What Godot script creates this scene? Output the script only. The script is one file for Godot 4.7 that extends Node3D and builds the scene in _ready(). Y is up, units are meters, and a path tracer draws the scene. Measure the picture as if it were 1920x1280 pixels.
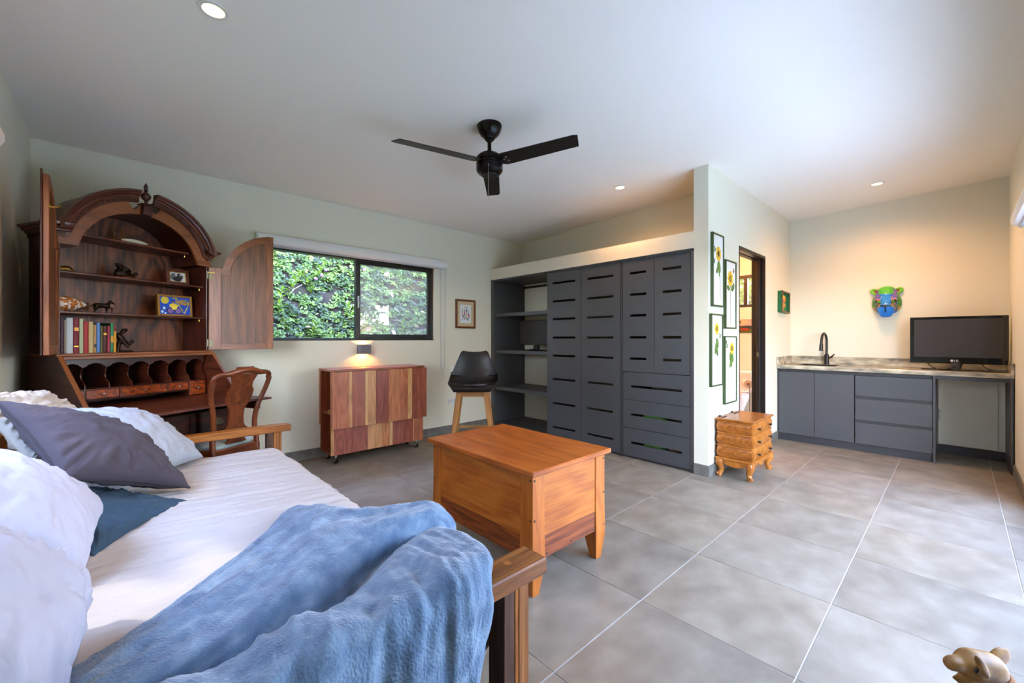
extends Node3D
# Room axes: u runs along the window wall (x), v runs from the camera's wall towards the window wall (-z), y is up.
var M := {}
var taken := {}
var rng := RandomNumberGenerator.new()

func P(u: float, y: float, v: float) -> Vector3:
	return Vector3(u, y, -v)

# A soup of triangles; corners are given counter-clockwise seen from outside.
class G:
	var v := PackedVector3Array()
	var t := PackedVector2Array()
	var c := PackedColorArray()
	var col := Color(1, 1, 1)
	var tint := false
	var xf := Transform3D.IDENTITY
	var off := Vector2.ZERO

	func tri(a: Vector3, b: Vector3, d: Vector3, ta := Vector2.ZERO, tb := Vector2.ZERO, td := Vector2.ZERO) -> void:
		v.append(xf * a); v.append(xf * d); v.append(xf * b)
		t.append(ta + off); t.append(td + off); t.append(tb + off)
		if tint:
			c.append(col); c.append(col); c.append(col)

	func quad(a: Vector3, b: Vector3, d: Vector3, e: Vector3, ta := Vector2.ZERO, tb := Vector2.ZERO, td := Vector2.ZERO, te := Vector2.ZERO) -> void:
		tri(a, b, d, ta, tb, td)
		tri(a, d, e, ta, td, te)

	# a box with chamfered edges; the grain runs along axis g (-1: the longest)
	func box(at: Vector3, s: Vector3, bev := 0.0, g := -1) -> G:
		var h := s * 0.5
		var b: float = minf(bev, minf(h.x, minf(h.y, h.z)) * 0.95)
		if g < 0:
			g = s.max_axis_index()
		for ax in 3:
			var p := (ax + 1) % 3
			var q := (ax + 2) % 3
			for sg: float in [-1.0, 1.0]:
				var cs := []
				for k in [[-1, -1], [1, -1], [1, 1], [-1, 1]]:
					var w := Vector3.ZERO
					w[ax] = sg * h[ax]
					w[p] = k[0] * (h[p] - b)
					w[q] = k[1] * (h[q] - b)
					cs.append(w)
				if sg < 0:
					cs.reverse()
				var us := []
				for w in cs:
					us.append(Vector2(w[p], w[q]) if (p == g or (q != g and ax == g)) else Vector2(w[q], w[p]))
				quad(at + cs[0], at + cs[1], at + cs[2], at + cs[3], us[0], us[1], us[2], us[3])
		if b > 0.0:
			for ax in 3:
				var p := (ax + 1) % 3
				var q := (ax + 2) % 3
				for k in [[1, 1], [-1, 1], [-1, -1], [1, -1]]:
					var a0 := Vector3.ZERO
					var a1 := Vector3.ZERO
					a0[p] = k[0] * h[p]; a0[q] = k[1] * (h[q] - b)
					a1[p] = k[0] * (h[p] - b); a1[q] = k[1] * h[q]
					var e := h[ax] - b
					var lo0 := a0; var hi0 := a0; var lo1 := a1; var hi1 := a1
					lo0[ax] = -e; hi0[ax] = e; lo1[ax] = -e; hi1[ax] = e
					var tu := Vector2(-e, 0)
					var tv := Vector2(e, 0)
					if k[0] * k[1] > 0:
						quad(at + lo0, at + lo1, at + hi1, at + hi0, tu, tu, tv, tv)
					else:
						quad(at + lo1, at + lo0, at + hi0, at + hi1, tu, tu, tv, tv)
			for sx: float in [-1.0, 1.0]:
				for sy in [-1.0, 1.0]:
					for sz: float in [-1.0, 1.0]:
						var a := Vector3(sx * h.x, sy * (h.y - b), sz * (h.z - b))
						var d := Vector3(sx * (h.x - b), sy * h.y, sz * (h.z - b))
						var e := Vector3(sx * (h.x - b), sy * (h.y - b), sz * h.z)
						if sx * sy * sz > 0:
							tri(at + a, at + d, at + e)
						else:
							tri(at + a, at + e, at + d)
		return self

	# box between two corners, given in any order
	func bx(a: Vector3, b: Vector3, bev := 0.0, g := -1) -> G:
		return box((a + b) * 0.5, (b - a).abs(), bev, g)

	# polygon in the xy plane pushed out from z0 to z1
	func prism(poly: PackedVector2Array, z0: float, z1: float, bev := 0.0) -> G:
		var pts := poly
		if Geometry2D.is_polygon_clockwise(pts):
			pts = pts.duplicate()
			pts.reverse()
		var inner := pts
		if bev > 0.0:
			var off_poly := Geometry2D.offset_polygon(pts, -bev, Geometry2D.JOIN_MITER)
			if off_poly.size() == 1 and off_poly[0].size() == pts.size():
				var cand: PackedVector2Array = off_poly[0]
				if Geometry2D.is_polygon_clockwise(cand):
					cand.reverse()
				var best := 0
				for i in cand.size():
					if cand[i].distance_squared_to(pts[0]) < cand[best].distance_squared_to(pts[0]):
						best = i
				inner = PackedVector2Array()
				for i in cand.size():
					inner.append(cand[(best + i) % cand.size()])
			else:
				bev = 0.0
		var ids := Geometry2D.triangulate_polygon(inner)
		for i in range(0, ids.size(), 3):
			var a := inner[ids[i]]; var b := inner[ids[i + 1]]; var d := inner[ids[i + 2]]
			if (b - a).cross(d - a) < 0:
				var s := b; b = d; d = s
			tri(Vector3(a.x, a.y, z1), Vector3(b.x, b.y, z1), Vector3(d.x, d.y, z1), a, b, d)
			tri(Vector3(a.x, a.y, z0), Vector3(d.x, d.y, z0), Vector3(b.x, b.y, z0), a, d, b)
		var run := 0.0
		var n := pts.size()
		for i in n:
			var a := pts[i]; var b := pts[(i + 1) % n]
			var l := a.distance_to(b)
			var zs := [z0, z1]
			if bev > 0.0:
				var ia := inner[i]; var ib := inner[(i + 1) % n]
				quad(Vector3(a.x, a.y, z1 - bev), Vector3(b.x, b.y, z1 - bev), Vector3(ib.x, ib.y, z1), Vector3(ia.x, ia.y, z1), a, b, ib, ia)
				quad(Vector3(ia.x, ia.y, z0), Vector3(ib.x, ib.y, z0), Vector3(b.x, b.y, z0 + bev), Vector3(a.x, a.y, z0 + bev), ia, ib, b, a)
				zs = [z0 + bev, z1 - bev]
			quad(Vector3(a.x, a.y, zs[0]), Vector3(b.x, b.y, zs[0]), Vector3(b.x, b.y, zs[1]), Vector3(a.x, a.y, zs[1]), Vector2(run, zs[0]), Vector2(run + l, zs[0]), Vector2(run + l, zs[1]), Vector2(run, zs[1]))
			run += l
		return self

	# rings of equal size joined in turn; each ring is counter-clockwise seen against the direction of travel
	func loft(rings: Array, closed := true, caps := true, wrap := false) -> G:
		var n: int = rings[0].size()
		var m := rings.size()
		var vv := 0.0
		for i in (m if wrap else m - 1):
			var r0: PackedVector3Array = rings[i]
			var r1: PackedVector3Array = rings[(i + 1) % m]
			var step: float = r0[0].distance_to(r1[0])
			var uu := 0.0
			for k in (n if closed else n - 1):
				var k2 := (k + 1) % n
				var l := r0[k].distance_to(r0[k2])
				quad(r0[k], r0[k2], r1[k2], r1[k], Vector2(vv, uu), Vector2(vv, uu + l), Vector2(vv + step, uu + l), Vector2(vv + step, uu))
				uu += l
			vv += step
		if caps and closed and not wrap:
			fan(rings[0], true)
			fan(rings[m - 1], false)
		return self

	func fan(r: PackedVector3Array, flip: bool) -> void:
		# flat cap, cut into triangles in its own plane
		var nn := Vector3.ZERO
		for i in r.size():
			nn += r[i].cross(r[(i + 1) % r.size()])
		if nn.length() < 1e-12:
			return
		nn = nn.normalized()
		var ax := (r[1] - r[0]).normalized()
		for i in range(1, r.size()):
			if ax.length() < 0.5:
				ax = (r[i] - r[0]).normalized()
		ax = (ax - nn * ax.dot(nn)).normalized()
		var ay := nn.cross(ax)
		var pl := PackedVector2Array()
		for p in r:
			pl.append(Vector2((p - r[0]).dot(ax), (p - r[0]).dot(ay)))
		var ids := Geometry2D.triangulate_polygon(pl)
		for i in range(0, ids.size(), 3):
			var a := ids[i]; var b := ids[i + 1]; var d := ids[i + 2]
			if (pl[b] - pl[a]).cross(pl[d] - pl[a]) < 0:
				var s := b; b = d; d = s
			if flip:
				tri(r[a], r[d], r[b], pl[a], pl[d], pl[b])
			else:
				tri(r[a], r[b], r[d], pl[a], pl[b], pl[d])

	# profile of (radius, height) turned round the y axis, bottom to top
	func lathe(prof: Array, seg := 20, at := Vector3.ZERO) -> G:
		var rings := []
		for p in prof:
			var r := PackedVector3Array()
			for k in seg:
				var a := -TAU * k / seg
				r.append(at + Vector3(cos(a) * maxf(p[0], 0.0002), p[1], sin(a) * maxf(p[0], 0.0002)))
			rings.append(r)
		return loft(rings)

	# round bar along a path; r is a number or one number for each point; flat squeezes it along the second axis
	func tube(pts: Array, r, seg := 8, flat := 1.0, up := Vector3.UP) -> G:
		var rings := []
		var n := pts.size()
		var x := Vector3.ZERO
		for i in n:
			var a: Vector3 = pts[maxi(i - 1, 0)]
			var b: Vector3 = pts[mini(i + 1, n - 1)]
			var d := (b - a).normalized()
			if i == 0:
				x = up.cross(d)
				if x.length() < 0.05:
					x = Vector3.RIGHT.cross(d)
			x = (x - d * x.dot(d)).normalized()
			var y := d.cross(x)
			var rad: float = r[i] if r is Array else r
			var ring := PackedVector3Array()
			for k in seg:
				var an := TAU * k / seg
				ring.append(pts[i] + x * (cos(an) * rad) + y * (sin(an) * rad * flat))
			rings.append(ring)
		return loft(rings)

	# four-sided bar along a path with width and depth at each point, x across, y the other way
	func bar(pts: Array, ws: Array, ds: Array, across: Vector3, bev := 0.004) -> G:
		var rings := []
		var n := pts.size()
		for i in n:
			var a: Vector3 = pts[maxi(i - 1, 0)]
			var b: Vector3 = pts[mini(i + 1, n - 1)]
			var d := (b - a).normalized()
			var x := (across - d * across.dot(d)).normalized()
			var y := d.cross(x)
			var w: float = ws[mini(i, ws.size() - 1)] * 0.5
			var h: float = ds[mini(i, ds.size() - 1)] * 0.5
			var ring := PackedVector3Array()
			for k in [[w, -h + bev], [w, h - bev], [w - bev, h], [-w + bev, h], [-w, h - bev], [-w, -h + bev], [-w + bev, -h], [w - bev, -h]]:
				ring.append(pts[i] + x * k[0] + y * k[1])
			rings.append(ring)
		return loft(rings)

	# surface from a table of points [row][column]; with a thickness it becomes a closed sheet
	func sheet(rows: Array, thick := 0.0, uvs := 1.0) -> G:
		var m := rows.size()
		var n: int = rows[0].size()
		var under := []
		if thick > 0.0:
			for i in m:
				var ur := PackedVector3Array()
				for k in n:
					var du: Vector3 = rows[i][mini(k + 1, n - 1)] - rows[i][maxi(k - 1, 0)]
					var dv: Vector3 = rows[mini(i + 1, m - 1)][k] - rows[maxi(i - 1, 0)][k]
					ur.append(rows[i][k] - du.cross(dv).normalized() * thick)
				under.append(ur)
		for i in m - 1:
			for k in n - 1:
				var a := Vector2(float(k) / (n - 1), float(i) / (m - 1)) * uvs
				var b := Vector2(float(k + 1) / (n - 1), float(i + 1) / (m - 1)) * uvs
				quad(rows[i][k], rows[i][k + 1], rows[i + 1][k + 1], rows[i + 1][k], a, Vector2(b.x, a.y), b, Vector2(a.x, b.y))
				if thick > 0.0:
					quad(under[i][k], under[i + 1][k], under[i + 1][k + 1], under[i][k + 1], a, Vector2(a.x, b.y), b, Vector2(b.x, a.y))
		if thick > 0.0:
			for i in m - 1:
				quad(rows[i][0], rows[i + 1][0], under[i + 1][0], under[i][0])
				quad(rows[i + 1][n - 1], rows[i][n - 1], under[i][n - 1], under[i + 1][n - 1])
			for k in n - 1:
				quad(rows[0][k + 1], rows[0][k], under[0][k], under[0][k + 1])
				quad(rows[m - 1][k], rows[m - 1][k + 1], under[m - 1][k + 1], under[m - 1][k])
		return self

	func ball(at: Vector3, s: Vector3, seg := 12) -> G:
		var prof := []
		var rings := []
		for i in seg / 2 + 1:
			var a := -PI / 2 + PI * i / (seg / 2)
			var r := PackedVector3Array()
			for k in seg:
				var b := -TAU * k / seg
				var cr := maxf(cos(a), 0.001)
				r.append(at + Vector3(cos(b) * cr * s.x, sin(a) * s.y, sin(b) * cr * s.z))
			rings.append(r)
		return loft(rings)

	# smooth body from a field (negative inside): one vertex in each cell that the surface crosses
	func field(f: Callable, lo: Vector3, hi: Vector3, cell: float, paint = null) -> G:
		var nx := int(ceil((hi.x - lo.x) / cell)) + 1
		var ny := int(ceil((hi.y - lo.y) / cell)) + 1
		var nz := int(ceil((hi.z - lo.z) / cell)) + 1
		var d := PackedFloat32Array()
		d.resize(nx * ny * nz)
		var i := 0
		for z in nz:
			for y in ny:
				for x in nx:
					d[i] = f.call(lo + Vector3(x, y, z) * cell)
					i += 1
		var at := {}
		var sx := 1
		var sy := nx
		var sz := nx * ny
		var offs := [0, sx, sy, sx + sy, sz, sx + sz, sy + sz, sx + sy + sz]
		var cor := [Vector3(0, 0, 0), Vector3(1, 0, 0), Vector3(0, 1, 0), Vector3(1, 1, 0), Vector3(0, 0, 1), Vector3(1, 0, 1), Vector3(0, 1, 1), Vector3(1, 1, 1)]
		var ed := [[0, 1], [2, 3], [4, 5], [6, 7], [0, 2], [1, 3], [4, 6], [5, 7], [0, 4], [1, 5], [2, 6], [3, 7]]
		for z in nz - 1:
			for y in ny - 1:
				for x in nx - 1:
					var b := x + y * sy + z * sz
					var neg := 0
					for k in 8:
						if d[b + offs[k]] < 0:
							neg += 1
					if neg == 0 or neg == 8:
						continue
					var sum := Vector3.ZERO
					var cnt := 0
					for e in ed:
						var a0 := d[b + offs[e[0]]]
						var a1 := d[b + offs[e[1]]]
						if (a0 < 0) != (a1 < 0):
							var ca: Vector3 = cor[e[0]]
							var cb: Vector3 = cor[e[1]]
							sum += ca.lerp(cb, a0 / (a0 - a1))
							cnt += 1
					at[b] = lo + (Vector3(x, y, z) + sum / cnt) * cell
		for z in range(1, nz - 1):
			for y in range(1, ny - 1):
				for x in range(1, nx - 1):
					var b := x + y * sy + z * sz
					var a0 := d[b]
					for ax in 3:
						var st: int = [sx, sy, sz][ax]
						var a1 := d[b + st]
						if (a0 < 0) == (a1 < 0):
							continue
						var p: int = [sy, sz, sx][ax]
						var q: int = [sz, sx, sy][ax]
						var w := [b - p - q, b - q, b, b - p]
						if not (at.has(w[0]) and at.has(w[1]) and at.has(w[2]) and at.has(w[3])):
							continue
						if a0 >= 0:
							w.reverse()
						var ps := [at[w[0]], at[w[1]], at[w[2]], at[w[3]]]
						if paint != null:
							col = paint.call((ps[0] + ps[2]) * 0.5)
						quad(ps[0], ps[1], ps[2], ps[3])
		return self

	func mesh(mat: Material, crease := 38.0) -> ArrayMesh:
		var n := PackedVector3Array()
		n.resize(v.size())
		var at := {}
		var cosc := cos(deg_to_rad(crease))
		var fn := PackedVector3Array()
		fn.resize(v.size() / 3)
		var fu := PackedVector3Array()
		fu.resize(v.size() / 3)
		for f in fn.size():
			var w := (v[f * 3 + 2] - v[f * 3]).cross(v[f * 3 + 1] - v[f * 3])
			fn[f] = w
			fu[f] = w.normalized()
			for k in 3:
				var key := Vector3i((v[f * 3 + k] * 30000.0).round())
				if at.has(key):
					at[key].append(f)
				else:
					at[key] = PackedInt32Array([f])
		for i in v.size():
			var f := i / 3
			var sum := Vector3.ZERO
			var u := fu[f]
			for o in at[Vector3i((v[i] * 30000.0).round())]:
				if fu[o].dot(u) >= cosc:
					sum += fn[o]
			sum = sum.normalized()
			n[i] = sum if sum.length() > 0.5 else Vector3.UP
		var a := []
		a.resize(Mesh.ARRAY_MAX)
		a[Mesh.ARRAY_VERTEX] = v
		a[Mesh.ARRAY_NORMAL] = n
		a[Mesh.ARRAY_TEX_UV] = t
		if tint and c.size() == v.size():
			a[Mesh.ARRAY_COLOR] = c
		var m := ArrayMesh.new()
		m.add_surface_from_arrays(Mesh.PRIMITIVE_TRIANGLES, a)
		m.surface_set_material(0, mat)
		return m

func g(fixed := false) -> G:
	var s := G.new()
	if not fixed:
		s.off = Vector2(rng.randf() * 4.0, rng.randf() * 4.0)
	return s

func numbered(n: String) -> String:
	taken[n] = taken.get(n, -1) + 1
	return n if taken[n] == 0 else "%s_%03d" % [n, taken[n]]

func thing(called: String, label: String, category: String, at := Vector3.ZERO, turn := 0.0, group := "") -> Node3D:
	var o := Node3D.new()
	o.name = numbered(called)
	add_child(o)
	o.position = at
	o.rotation.y = turn
	return tag(o, label, category, group)

func tag(o: Node3D, label: String, category: String, group := "") -> Node3D:
	o.set_meta("label", label)
	o.set_meta("category", category)
	if group:
		o.set_meta("group", group)
	return o

# one mesh: a part of a thing, or a thing of its own when no parent is given
func obj(called: String, s: G, mat: Material, parent: Node3D = self, crease := 38.0) -> MeshInstance3D:
	var o := MeshInstance3D.new()
	o.mesh = s.mesh(mat, crease)
	o.name = numbered(called) if parent == self else called
	parent.add_child(o, true)
	return o

func struct(called: String, s: G, mat: Material, parent: Node3D = self, crease := 38.0) -> MeshInstance3D:
	var o := obj(called, s, mat, parent, crease)
	if parent == self:
		o.set_meta("kind", "structure")
	return o

func inst(called: String, m: Mesh, parent: Node3D, at := Transform3D.IDENTITY) -> MeshInstance3D:
	var o := MeshInstance3D.new()
	o.mesh = m
	o.name = numbered(called) if parent == self else called
	parent.add_child(o, true)
	o.transform = at
	return o

func curve(pts: Array, n: int) -> Array:
	# Catmull-Rom through the points
	var out := []
	var m := pts.size()
	for i in n + 1:
		var f := float(i) / n * (m - 1)
		var k := mini(int(f), m - 2)
		var x := f - k
		var a = pts[maxi(k - 1, 0)]
		var b = pts[k]
		var d = pts[k + 1]
		var e = pts[mini(k + 2, m - 1)]
		out.append((b * 2.0 + (d - a) * x + (a * 2.0 - b * 5.0 + d * 4.0 - e) * x * x + (b * 3.0 - a - d * 3.0 + e) * x * x * x) * 0.5)
	return out

func look(from: Vector3, to: Vector3, up := Vector3.UP) -> Transform3D:
	# local z points from -> to
	var z := (to - from).normalized()
	var x := up.cross(z)
	if x.length() < 0.05:
		x = Vector3.RIGHT.cross(z)
	x = x.normalized()
	return Transform3D(Basis(x, z.cross(x), z), from)

# ---------------------------------------------------------------- materials
func noise_bytes(w: int, h: int, sd: int, freq: float, oct := 3) -> PackedByteArray:
	var n := FastNoiseLite.new()
	n.seed = sd
	n.frequency = freq
	n.fractal_octaves = oct
	n.noise_type = FastNoiseLite.TYPE_SIMPLEX_SMOOTH
	var im := n.get_seamless_image(w, h)
	im.convert(Image.FORMAT_L8)
	return im.get_data()

# wood: u along the grain, rings and fibres across; three tones from dark to light
func wood(sd: int, dark: Color, mid: Color, light: Color, rings: int, wav: float, fibre := 0.25, w := 256, h := 256) -> ImageTexture:
	var a := noise_bytes(256, 256, sd, 0.010, 2)
	var b := noise_bytes(256, 256, sd + 7, 0.03, 3)
	var out := PackedByteArray()
	out.resize(w * h * 3)
	var i := 0
	for y in h:
		var ya := (y * 256 / h) * 256
		var yb := ((y * 256 / h * 7) % 256) * 256
		var yc := ((y * 256 / h * 2 + 90) % 256) * 256
		for x in w:
			var xx := x * 256 / w
			var n0 := a[ya + xx] / 255.0
			var n1 := b[yb + xx] / 255.0
			var n2 := b[yc + (xx + 120) % 256] / 255.0
			var r := 0.5 + 0.5 * sin(TAU * (rings * float(y) / h + wav * n0))
			var f := clampf(0.5 + (1.0 - fibre) * (r - 0.5) * 0.75 + (n1 - 0.5) * (0.35 + fibre) + (n2 - 0.5) * 0.5, 0.0, 1.0)
			var cl := dark.lerp(mid, f * 2.0) if f < 0.5 else mid.lerp(light, f * 2.0 - 1.0)
			out[i] = int(cl.r * 255.0); out[i + 1] = int(cl.g * 255.0); out[i + 2] = int(cl.b * 255.0)
			i += 3
	return ImageTexture.create_from_image(Image.create_from_data(w, h, false, Image.FORMAT_RGB8, out))

# cloudy mix of three tones from seamless noise
func cloudy(sd: int, freq: float, oct: int, c0: Color, c1: Color, c2: Color, size := 256) -> ImageTexture:
	var a := noise_bytes(size, size, sd, freq, oct)
	var out := PackedByteArray()
	out.resize(size * size * 3)
	for k in size * size:
		var f := a[k] / 255.0
		var cl := c0.lerp(c1, f * 2.0) if f < 0.5 else c1.lerp(c2, f * 2.0 - 1.0)
		out[k * 3] = int(cl.r * 255.0); out[k * 3 + 1] = int(cl.g * 255.0); out[k * 3 + 2] = int(cl.b * 255.0)
	return ImageTexture.create_from_image(Image.create_from_data(size, size, false, Image.FORMAT_RGB8, out))

func grey_noise(sd: int, freq: float, oct: int, size := 256) -> ImageTexture:
	return ImageTexture.create_from_image(Image.create_from_data(size, size, false, Image.FORMAT_L8, noise_bytes(size, size, sd, freq, oct)))

func mat(nm: String, c: Color, rough := 0.6, metal := 0.0) -> StandardMaterial3D:
	var m := StandardMaterial3D.new()
	m.resource_name = nm
	m.albedo_color = c
	m.roughness = rough
	m.metallic = metal
	M[nm] = m
	return m

func texmat(nm: String, t: Texture2D, su: float, sv: float, rough := 0.5, spec := 0.5) -> StandardMaterial3D:
	var m := mat(nm, Color(1, 1, 1), rough)
	m.albedo_texture = t
	m.uv1_scale = Vector3(su, sv, 1)
	m.metallic_specular = spec
	return m

func trimat(nm: String, t: Texture2D, s: Vector3, rough := 0.6, world := true) -> StandardMaterial3D:
	var m := mat(nm, Color(1, 1, 1), rough)
	m.albedo_texture = t
	m.uv1_triplanar = true
	m.uv1_world_triplanar = world
	m.uv1_scale = s
	return m

func relief(m: StandardMaterial3D, t: Texture2D, cm: float) -> void:
	m.heightmap_enabled = true
	m.heightmap_texture = t
	m.heightmap_scale = cm

func make_materials() -> void:
	mat("paint", Color(0.87, 0.855, 0.775), 0.75)
	mat("ceiling_paint", Color(0.94, 0.93, 0.89), 0.85)
	mat("grey_lacquer", Color(0.262, 0.268, 0.276), 0.40)
	mat("grey_lacquer_dark", Color(0.19, 0.195, 0.205), 0.5)
	mat("black_frame", Color(0.075, 0.07, 0.065), 0.4)
	mat("white_plastic", Color(0.88, 0.88, 0.86), 0.35)
	mat("white_satin", Color(0.92, 0.92, 0.91), 0.6)
	mat("grey_blind", Color(0.72, 0.74, 0.76), 0.6)
	mat("black_plastic", Color(0.022, 0.022, 0.025), 0.38)
	mat("black_gloss", Color(0.015, 0.013, 0.013), 0.06)
	mat("chrome", Color(0.8, 0.81, 0.83), 0.15, 1.0)
	mat("brass", Color(0.80, 0.62, 0.28), 0.28, 1.0)
	mat("old_brass", Color(0.42, 0.40, 0.30), 0.45, 0.8)
	mat("steel", Color(0.62, 0.63, 0.62), 0.35, 1.0)
	mat("bronze", Color(0.17, 0.12, 0.09), 0.33, 0.75)
	mat("fan_bronze", Color(0.055, 0.045, 0.042), 0.28, 0.55)
	mat("fan_blade", Color(0.045, 0.037, 0.032), 0.5)
	mat("grout", Color(0.74, 0.73, 0.70), 0.9)
	mat("paper", Color(0.86, 0.83, 0.75), 0.9)
	mat("shell_pale", Color(0.80, 0.79, 0.70), 0.25)
	mat("brass_dark", Color(0.40, 0.33, 0.17), 0.3, 0.9)
	mat("oak_dark", Color(0.42, 0.22, 0.09), 0.4)
	mat("gilt", Color(0.50, 0.35, 0.11), 0.35, 0.5)
	var shp := mat("shell_painted", Color(1, 1, 1), 0.2)
	shp.vertex_color_use_as_albedo = true
	var bc := {"red": Color(0.45, 0.05, 0.06), "navy": Color(0.04, 0.17, 0.50), "yellow": Color(0.85, 0.72, 0.22), "plum": Color(0.28, 0.17, 0.24), "putty": Color(0.60, 0.56, 0.50), "pale": Color(0.78, 0.83, 0.86), "wine": Color(0.48, 0.06, 0.16), "mint": Color(0.72, 0.79, 0.62), "scarlet": Color(0.66, 0.14, 0.15), "cream": Color(0.80, 0.73, 0.50), "tan": Color(0.75, 0.60, 0.40), "sky": Color(0.36, 0.56, 0.82), "olive": Color(0.40, 0.42, 0.22), "brown": Color(0.30, 0.09, 0.05), "pink": Color(0.64, 0.20, 0.28), "green": Color(0.16, 0.55, 0.36), "orange": Color(0.88, 0.62, 0.15)}
	for k in bc:
		mat("book_" + k, bc[k], 0.55)
	mat("mount", Color(0.78, 0.70, 0.55), 0.9)
	mat("green_frame", Color(0.21, 0.28, 0.13), 0.45)
	mat("green_paint", Color(0.03, 0.36, 0.20), 0.5)
	mat("mask_paint", Color(1, 1, 1), 0.32).vertex_color_use_as_albedo = true
	mat("eye_green", Color(0.35, 0.72, 0.10), 0.15)
	mat("petal", Color(0.55, 0.25, 0.75), 0.6).cull_mode = BaseMaterial3D.CULL_DISABLED
	mat("sconce_grey", Color(0.36, 0.35, 0.36), 0.5)
	mat("pillow_green", Color(0.36, 0.60, 0.25), 0.9)
	mat("pillow_brown", Color(0.42, 0.25, 0.12), 0.9)
	mat("screen", Color(0.19, 0.165, 0.15), 0.22)  # brown base colour stands in for the room's reflection
	mat("badge", Color(0.8, 0.8, 0.8), 0.3)
	mat("porcelain", Color(0.9, 0.89, 0.87), 0.15)
	var lg := mat("lamp_glow", Color(1, 0.95, 0.85), 0.5)
	lg.emission_enabled = true
	lg.emission = Color(1.0, 0.86, 0.62)
	lg.emission_energy_multiplier = 3.0
	var grain := grey_noise(3, 0.09, 3)
	var tile := [Color(0.455, 0.42, 0.365), Color(0.515, 0.48, 0.42), Color(0.575, 0.54, 0.48)]
	for k in 3:
		var tm := trimat("tile_%d" % k, cloudy(40 + k, 0.016, 5, tile[0], tile[1], tile[2]), Vector3(0.85, 1, 1.1), 0.42)
		tm.uv1_offset = Vector3(k * 0.37, 0, k * 0.61)
		tm.roughness = 0.4
		tm.albedo_color = [Color(1, 1, 1), Color(0.96, 0.955, 0.95), Color(1.0, 0.985, 0.965)][k]
	trimat("skirting", cloudy(44, 0.02, 4, Color(0.36, 0.35, 0.32), Color(0.42, 0.41, 0.38), Color(0.48, 0.47, 0.44)), Vector3(1.5, 1.5, 1.5), 0.5)
	# woods
	var maho := wood(11, Color(0.20, 0.085, 0.05), Color(0.32, 0.145, 0.085), Color(0.41, 0.205, 0.125), 6, 2.2, 0.35)
	texmat("mahogany", maho, 0.41, 1.6, 0.33)
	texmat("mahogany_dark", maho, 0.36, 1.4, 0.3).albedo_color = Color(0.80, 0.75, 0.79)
	texmat("mahogany_light", wood(12, Color(0.40, 0.21, 0.10), Color(0.51, 0.29, 0.145), Color(0.59, 0.355, 0.19), 5, 1.6, 0.4), 0.36, 1.6, 0.38)
	texmat("mahogany_panel", wood(13, Color(0.30, 0.18, 0.105), Color(0.43, 0.265, 0.155), Color(0.51, 0.325, 0.195), 9, 1.2, 0.55), 0.36, 1.6, 0.45)
	texmat("flame_mahogany", wood(14, Color(0.21, 0.115, 0.085), Color(0.42, 0.225, 0.135), Color(0.56, 0.325, 0.195), 3, 3.6, 0.3), 0.41, 1.4, 0.4)
	texmat("burl_drawer", cloudy(15, 0.03, 5, Color(0.28, 0.085, 0.02), Color(0.55, 0.22, 0.055), Color(0.74, 0.36, 0.11)), 3.2, 4.5, 0.3)
	texmat("chair_wood", wood(16, Color(0.30, 0.135, 0.06), Color(0.43, 0.21, 0.10), Color(0.52, 0.275, 0.14), 4, 1.4, 0.45), 0.41, 2.2, 0.28)
	texmat("trunk_wood", wood(17, Color(0.60, 0.31, 0.085), Color(0.70, 0.395, 0.13), Color(0.77, 0.465, 0.18), 4, 2.4, 0.4), 0.41, 1.3, 0.36)
	texmat("trunk_top", wood(18, Color(0.52, 0.245, 0.065), Color(0.66, 0.345, 0.105), Color(0.74, 0.43, 0.16), 6, 2.2, 0.45), 0.32, 1.3, 0.33)
	texmat("trunk_dark", wood(19, Color(0.33, 0.14, 0.05), Color(0.50, 0.235, 0.085), Color(0.62, 0.33, 0.13), 14, 2.0, 0.4), 0.41, 2.4, 0.36)
	texmat("bed_wood", wood(20, Color(0.36, 0.205, 0.085), Color(0.52, 0.32, 0.14), Color(0.64, 0.43, 0.21), 10, 1.8, 0.45), 0.36, 2.6, 0.4)
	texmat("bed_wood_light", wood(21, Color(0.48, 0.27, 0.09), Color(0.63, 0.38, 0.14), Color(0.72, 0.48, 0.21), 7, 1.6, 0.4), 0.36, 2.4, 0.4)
	texmat("bed_wood_dark", wood(22, Color(0.20, 0.125, 0.08), Color(0.31, 0.20, 0.125), Color(0.41, 0.275, 0.175), 9, 1.5, 0.5), 0.36, 2.4, 0.45)
	texmat("oak", wood(23, Color(0.52, 0.33, 0.15), Color(0.64, 0.43, 0.21), Color(0.72, 0.52, 0.29), 6, 1.2, 0.5), 0.41, 3.0, 0.5)
	var bt := [[0.60, 0.30, 0.19], [0.76, 0.54, 0.33], [0.53, 0.245, 0.16], [0.68, 0.385, 0.235], [0.57, 0.27, 0.185], [0.71, 0.43, 0.245], [0.81, 0.62, 0.40]]
	for k in bt.size():
		var b: Color = Color(bt[k][0], bt[k][1], bt[k][2])
		texmat("board_%d" % k, wood(60 + k, b.darkened(0.22), b, b.lightened(0.10), 3 + k % 3, 1.7 + 0.3 * k, 0.45, 128, 128), 0.45, 2.2, 0.36)
	texmat("table_case", wood(68, Color(0.33, 0.13, 0.055), Color(0.46, 0.20, 0.09), Color(0.55, 0.27, 0.13), 6, 1.6, 0.5, 128, 128), 0.41, 2.0, 0.45)
	texmat("burl_walnut", cloudy(24, 0.03, 4, Color(0.46, 0.245, 0.075), Color(0.57, 0.325, 0.11), Color(0.68, 0.42, 0.165)), 2.4, 2.4, 0.24)
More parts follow.
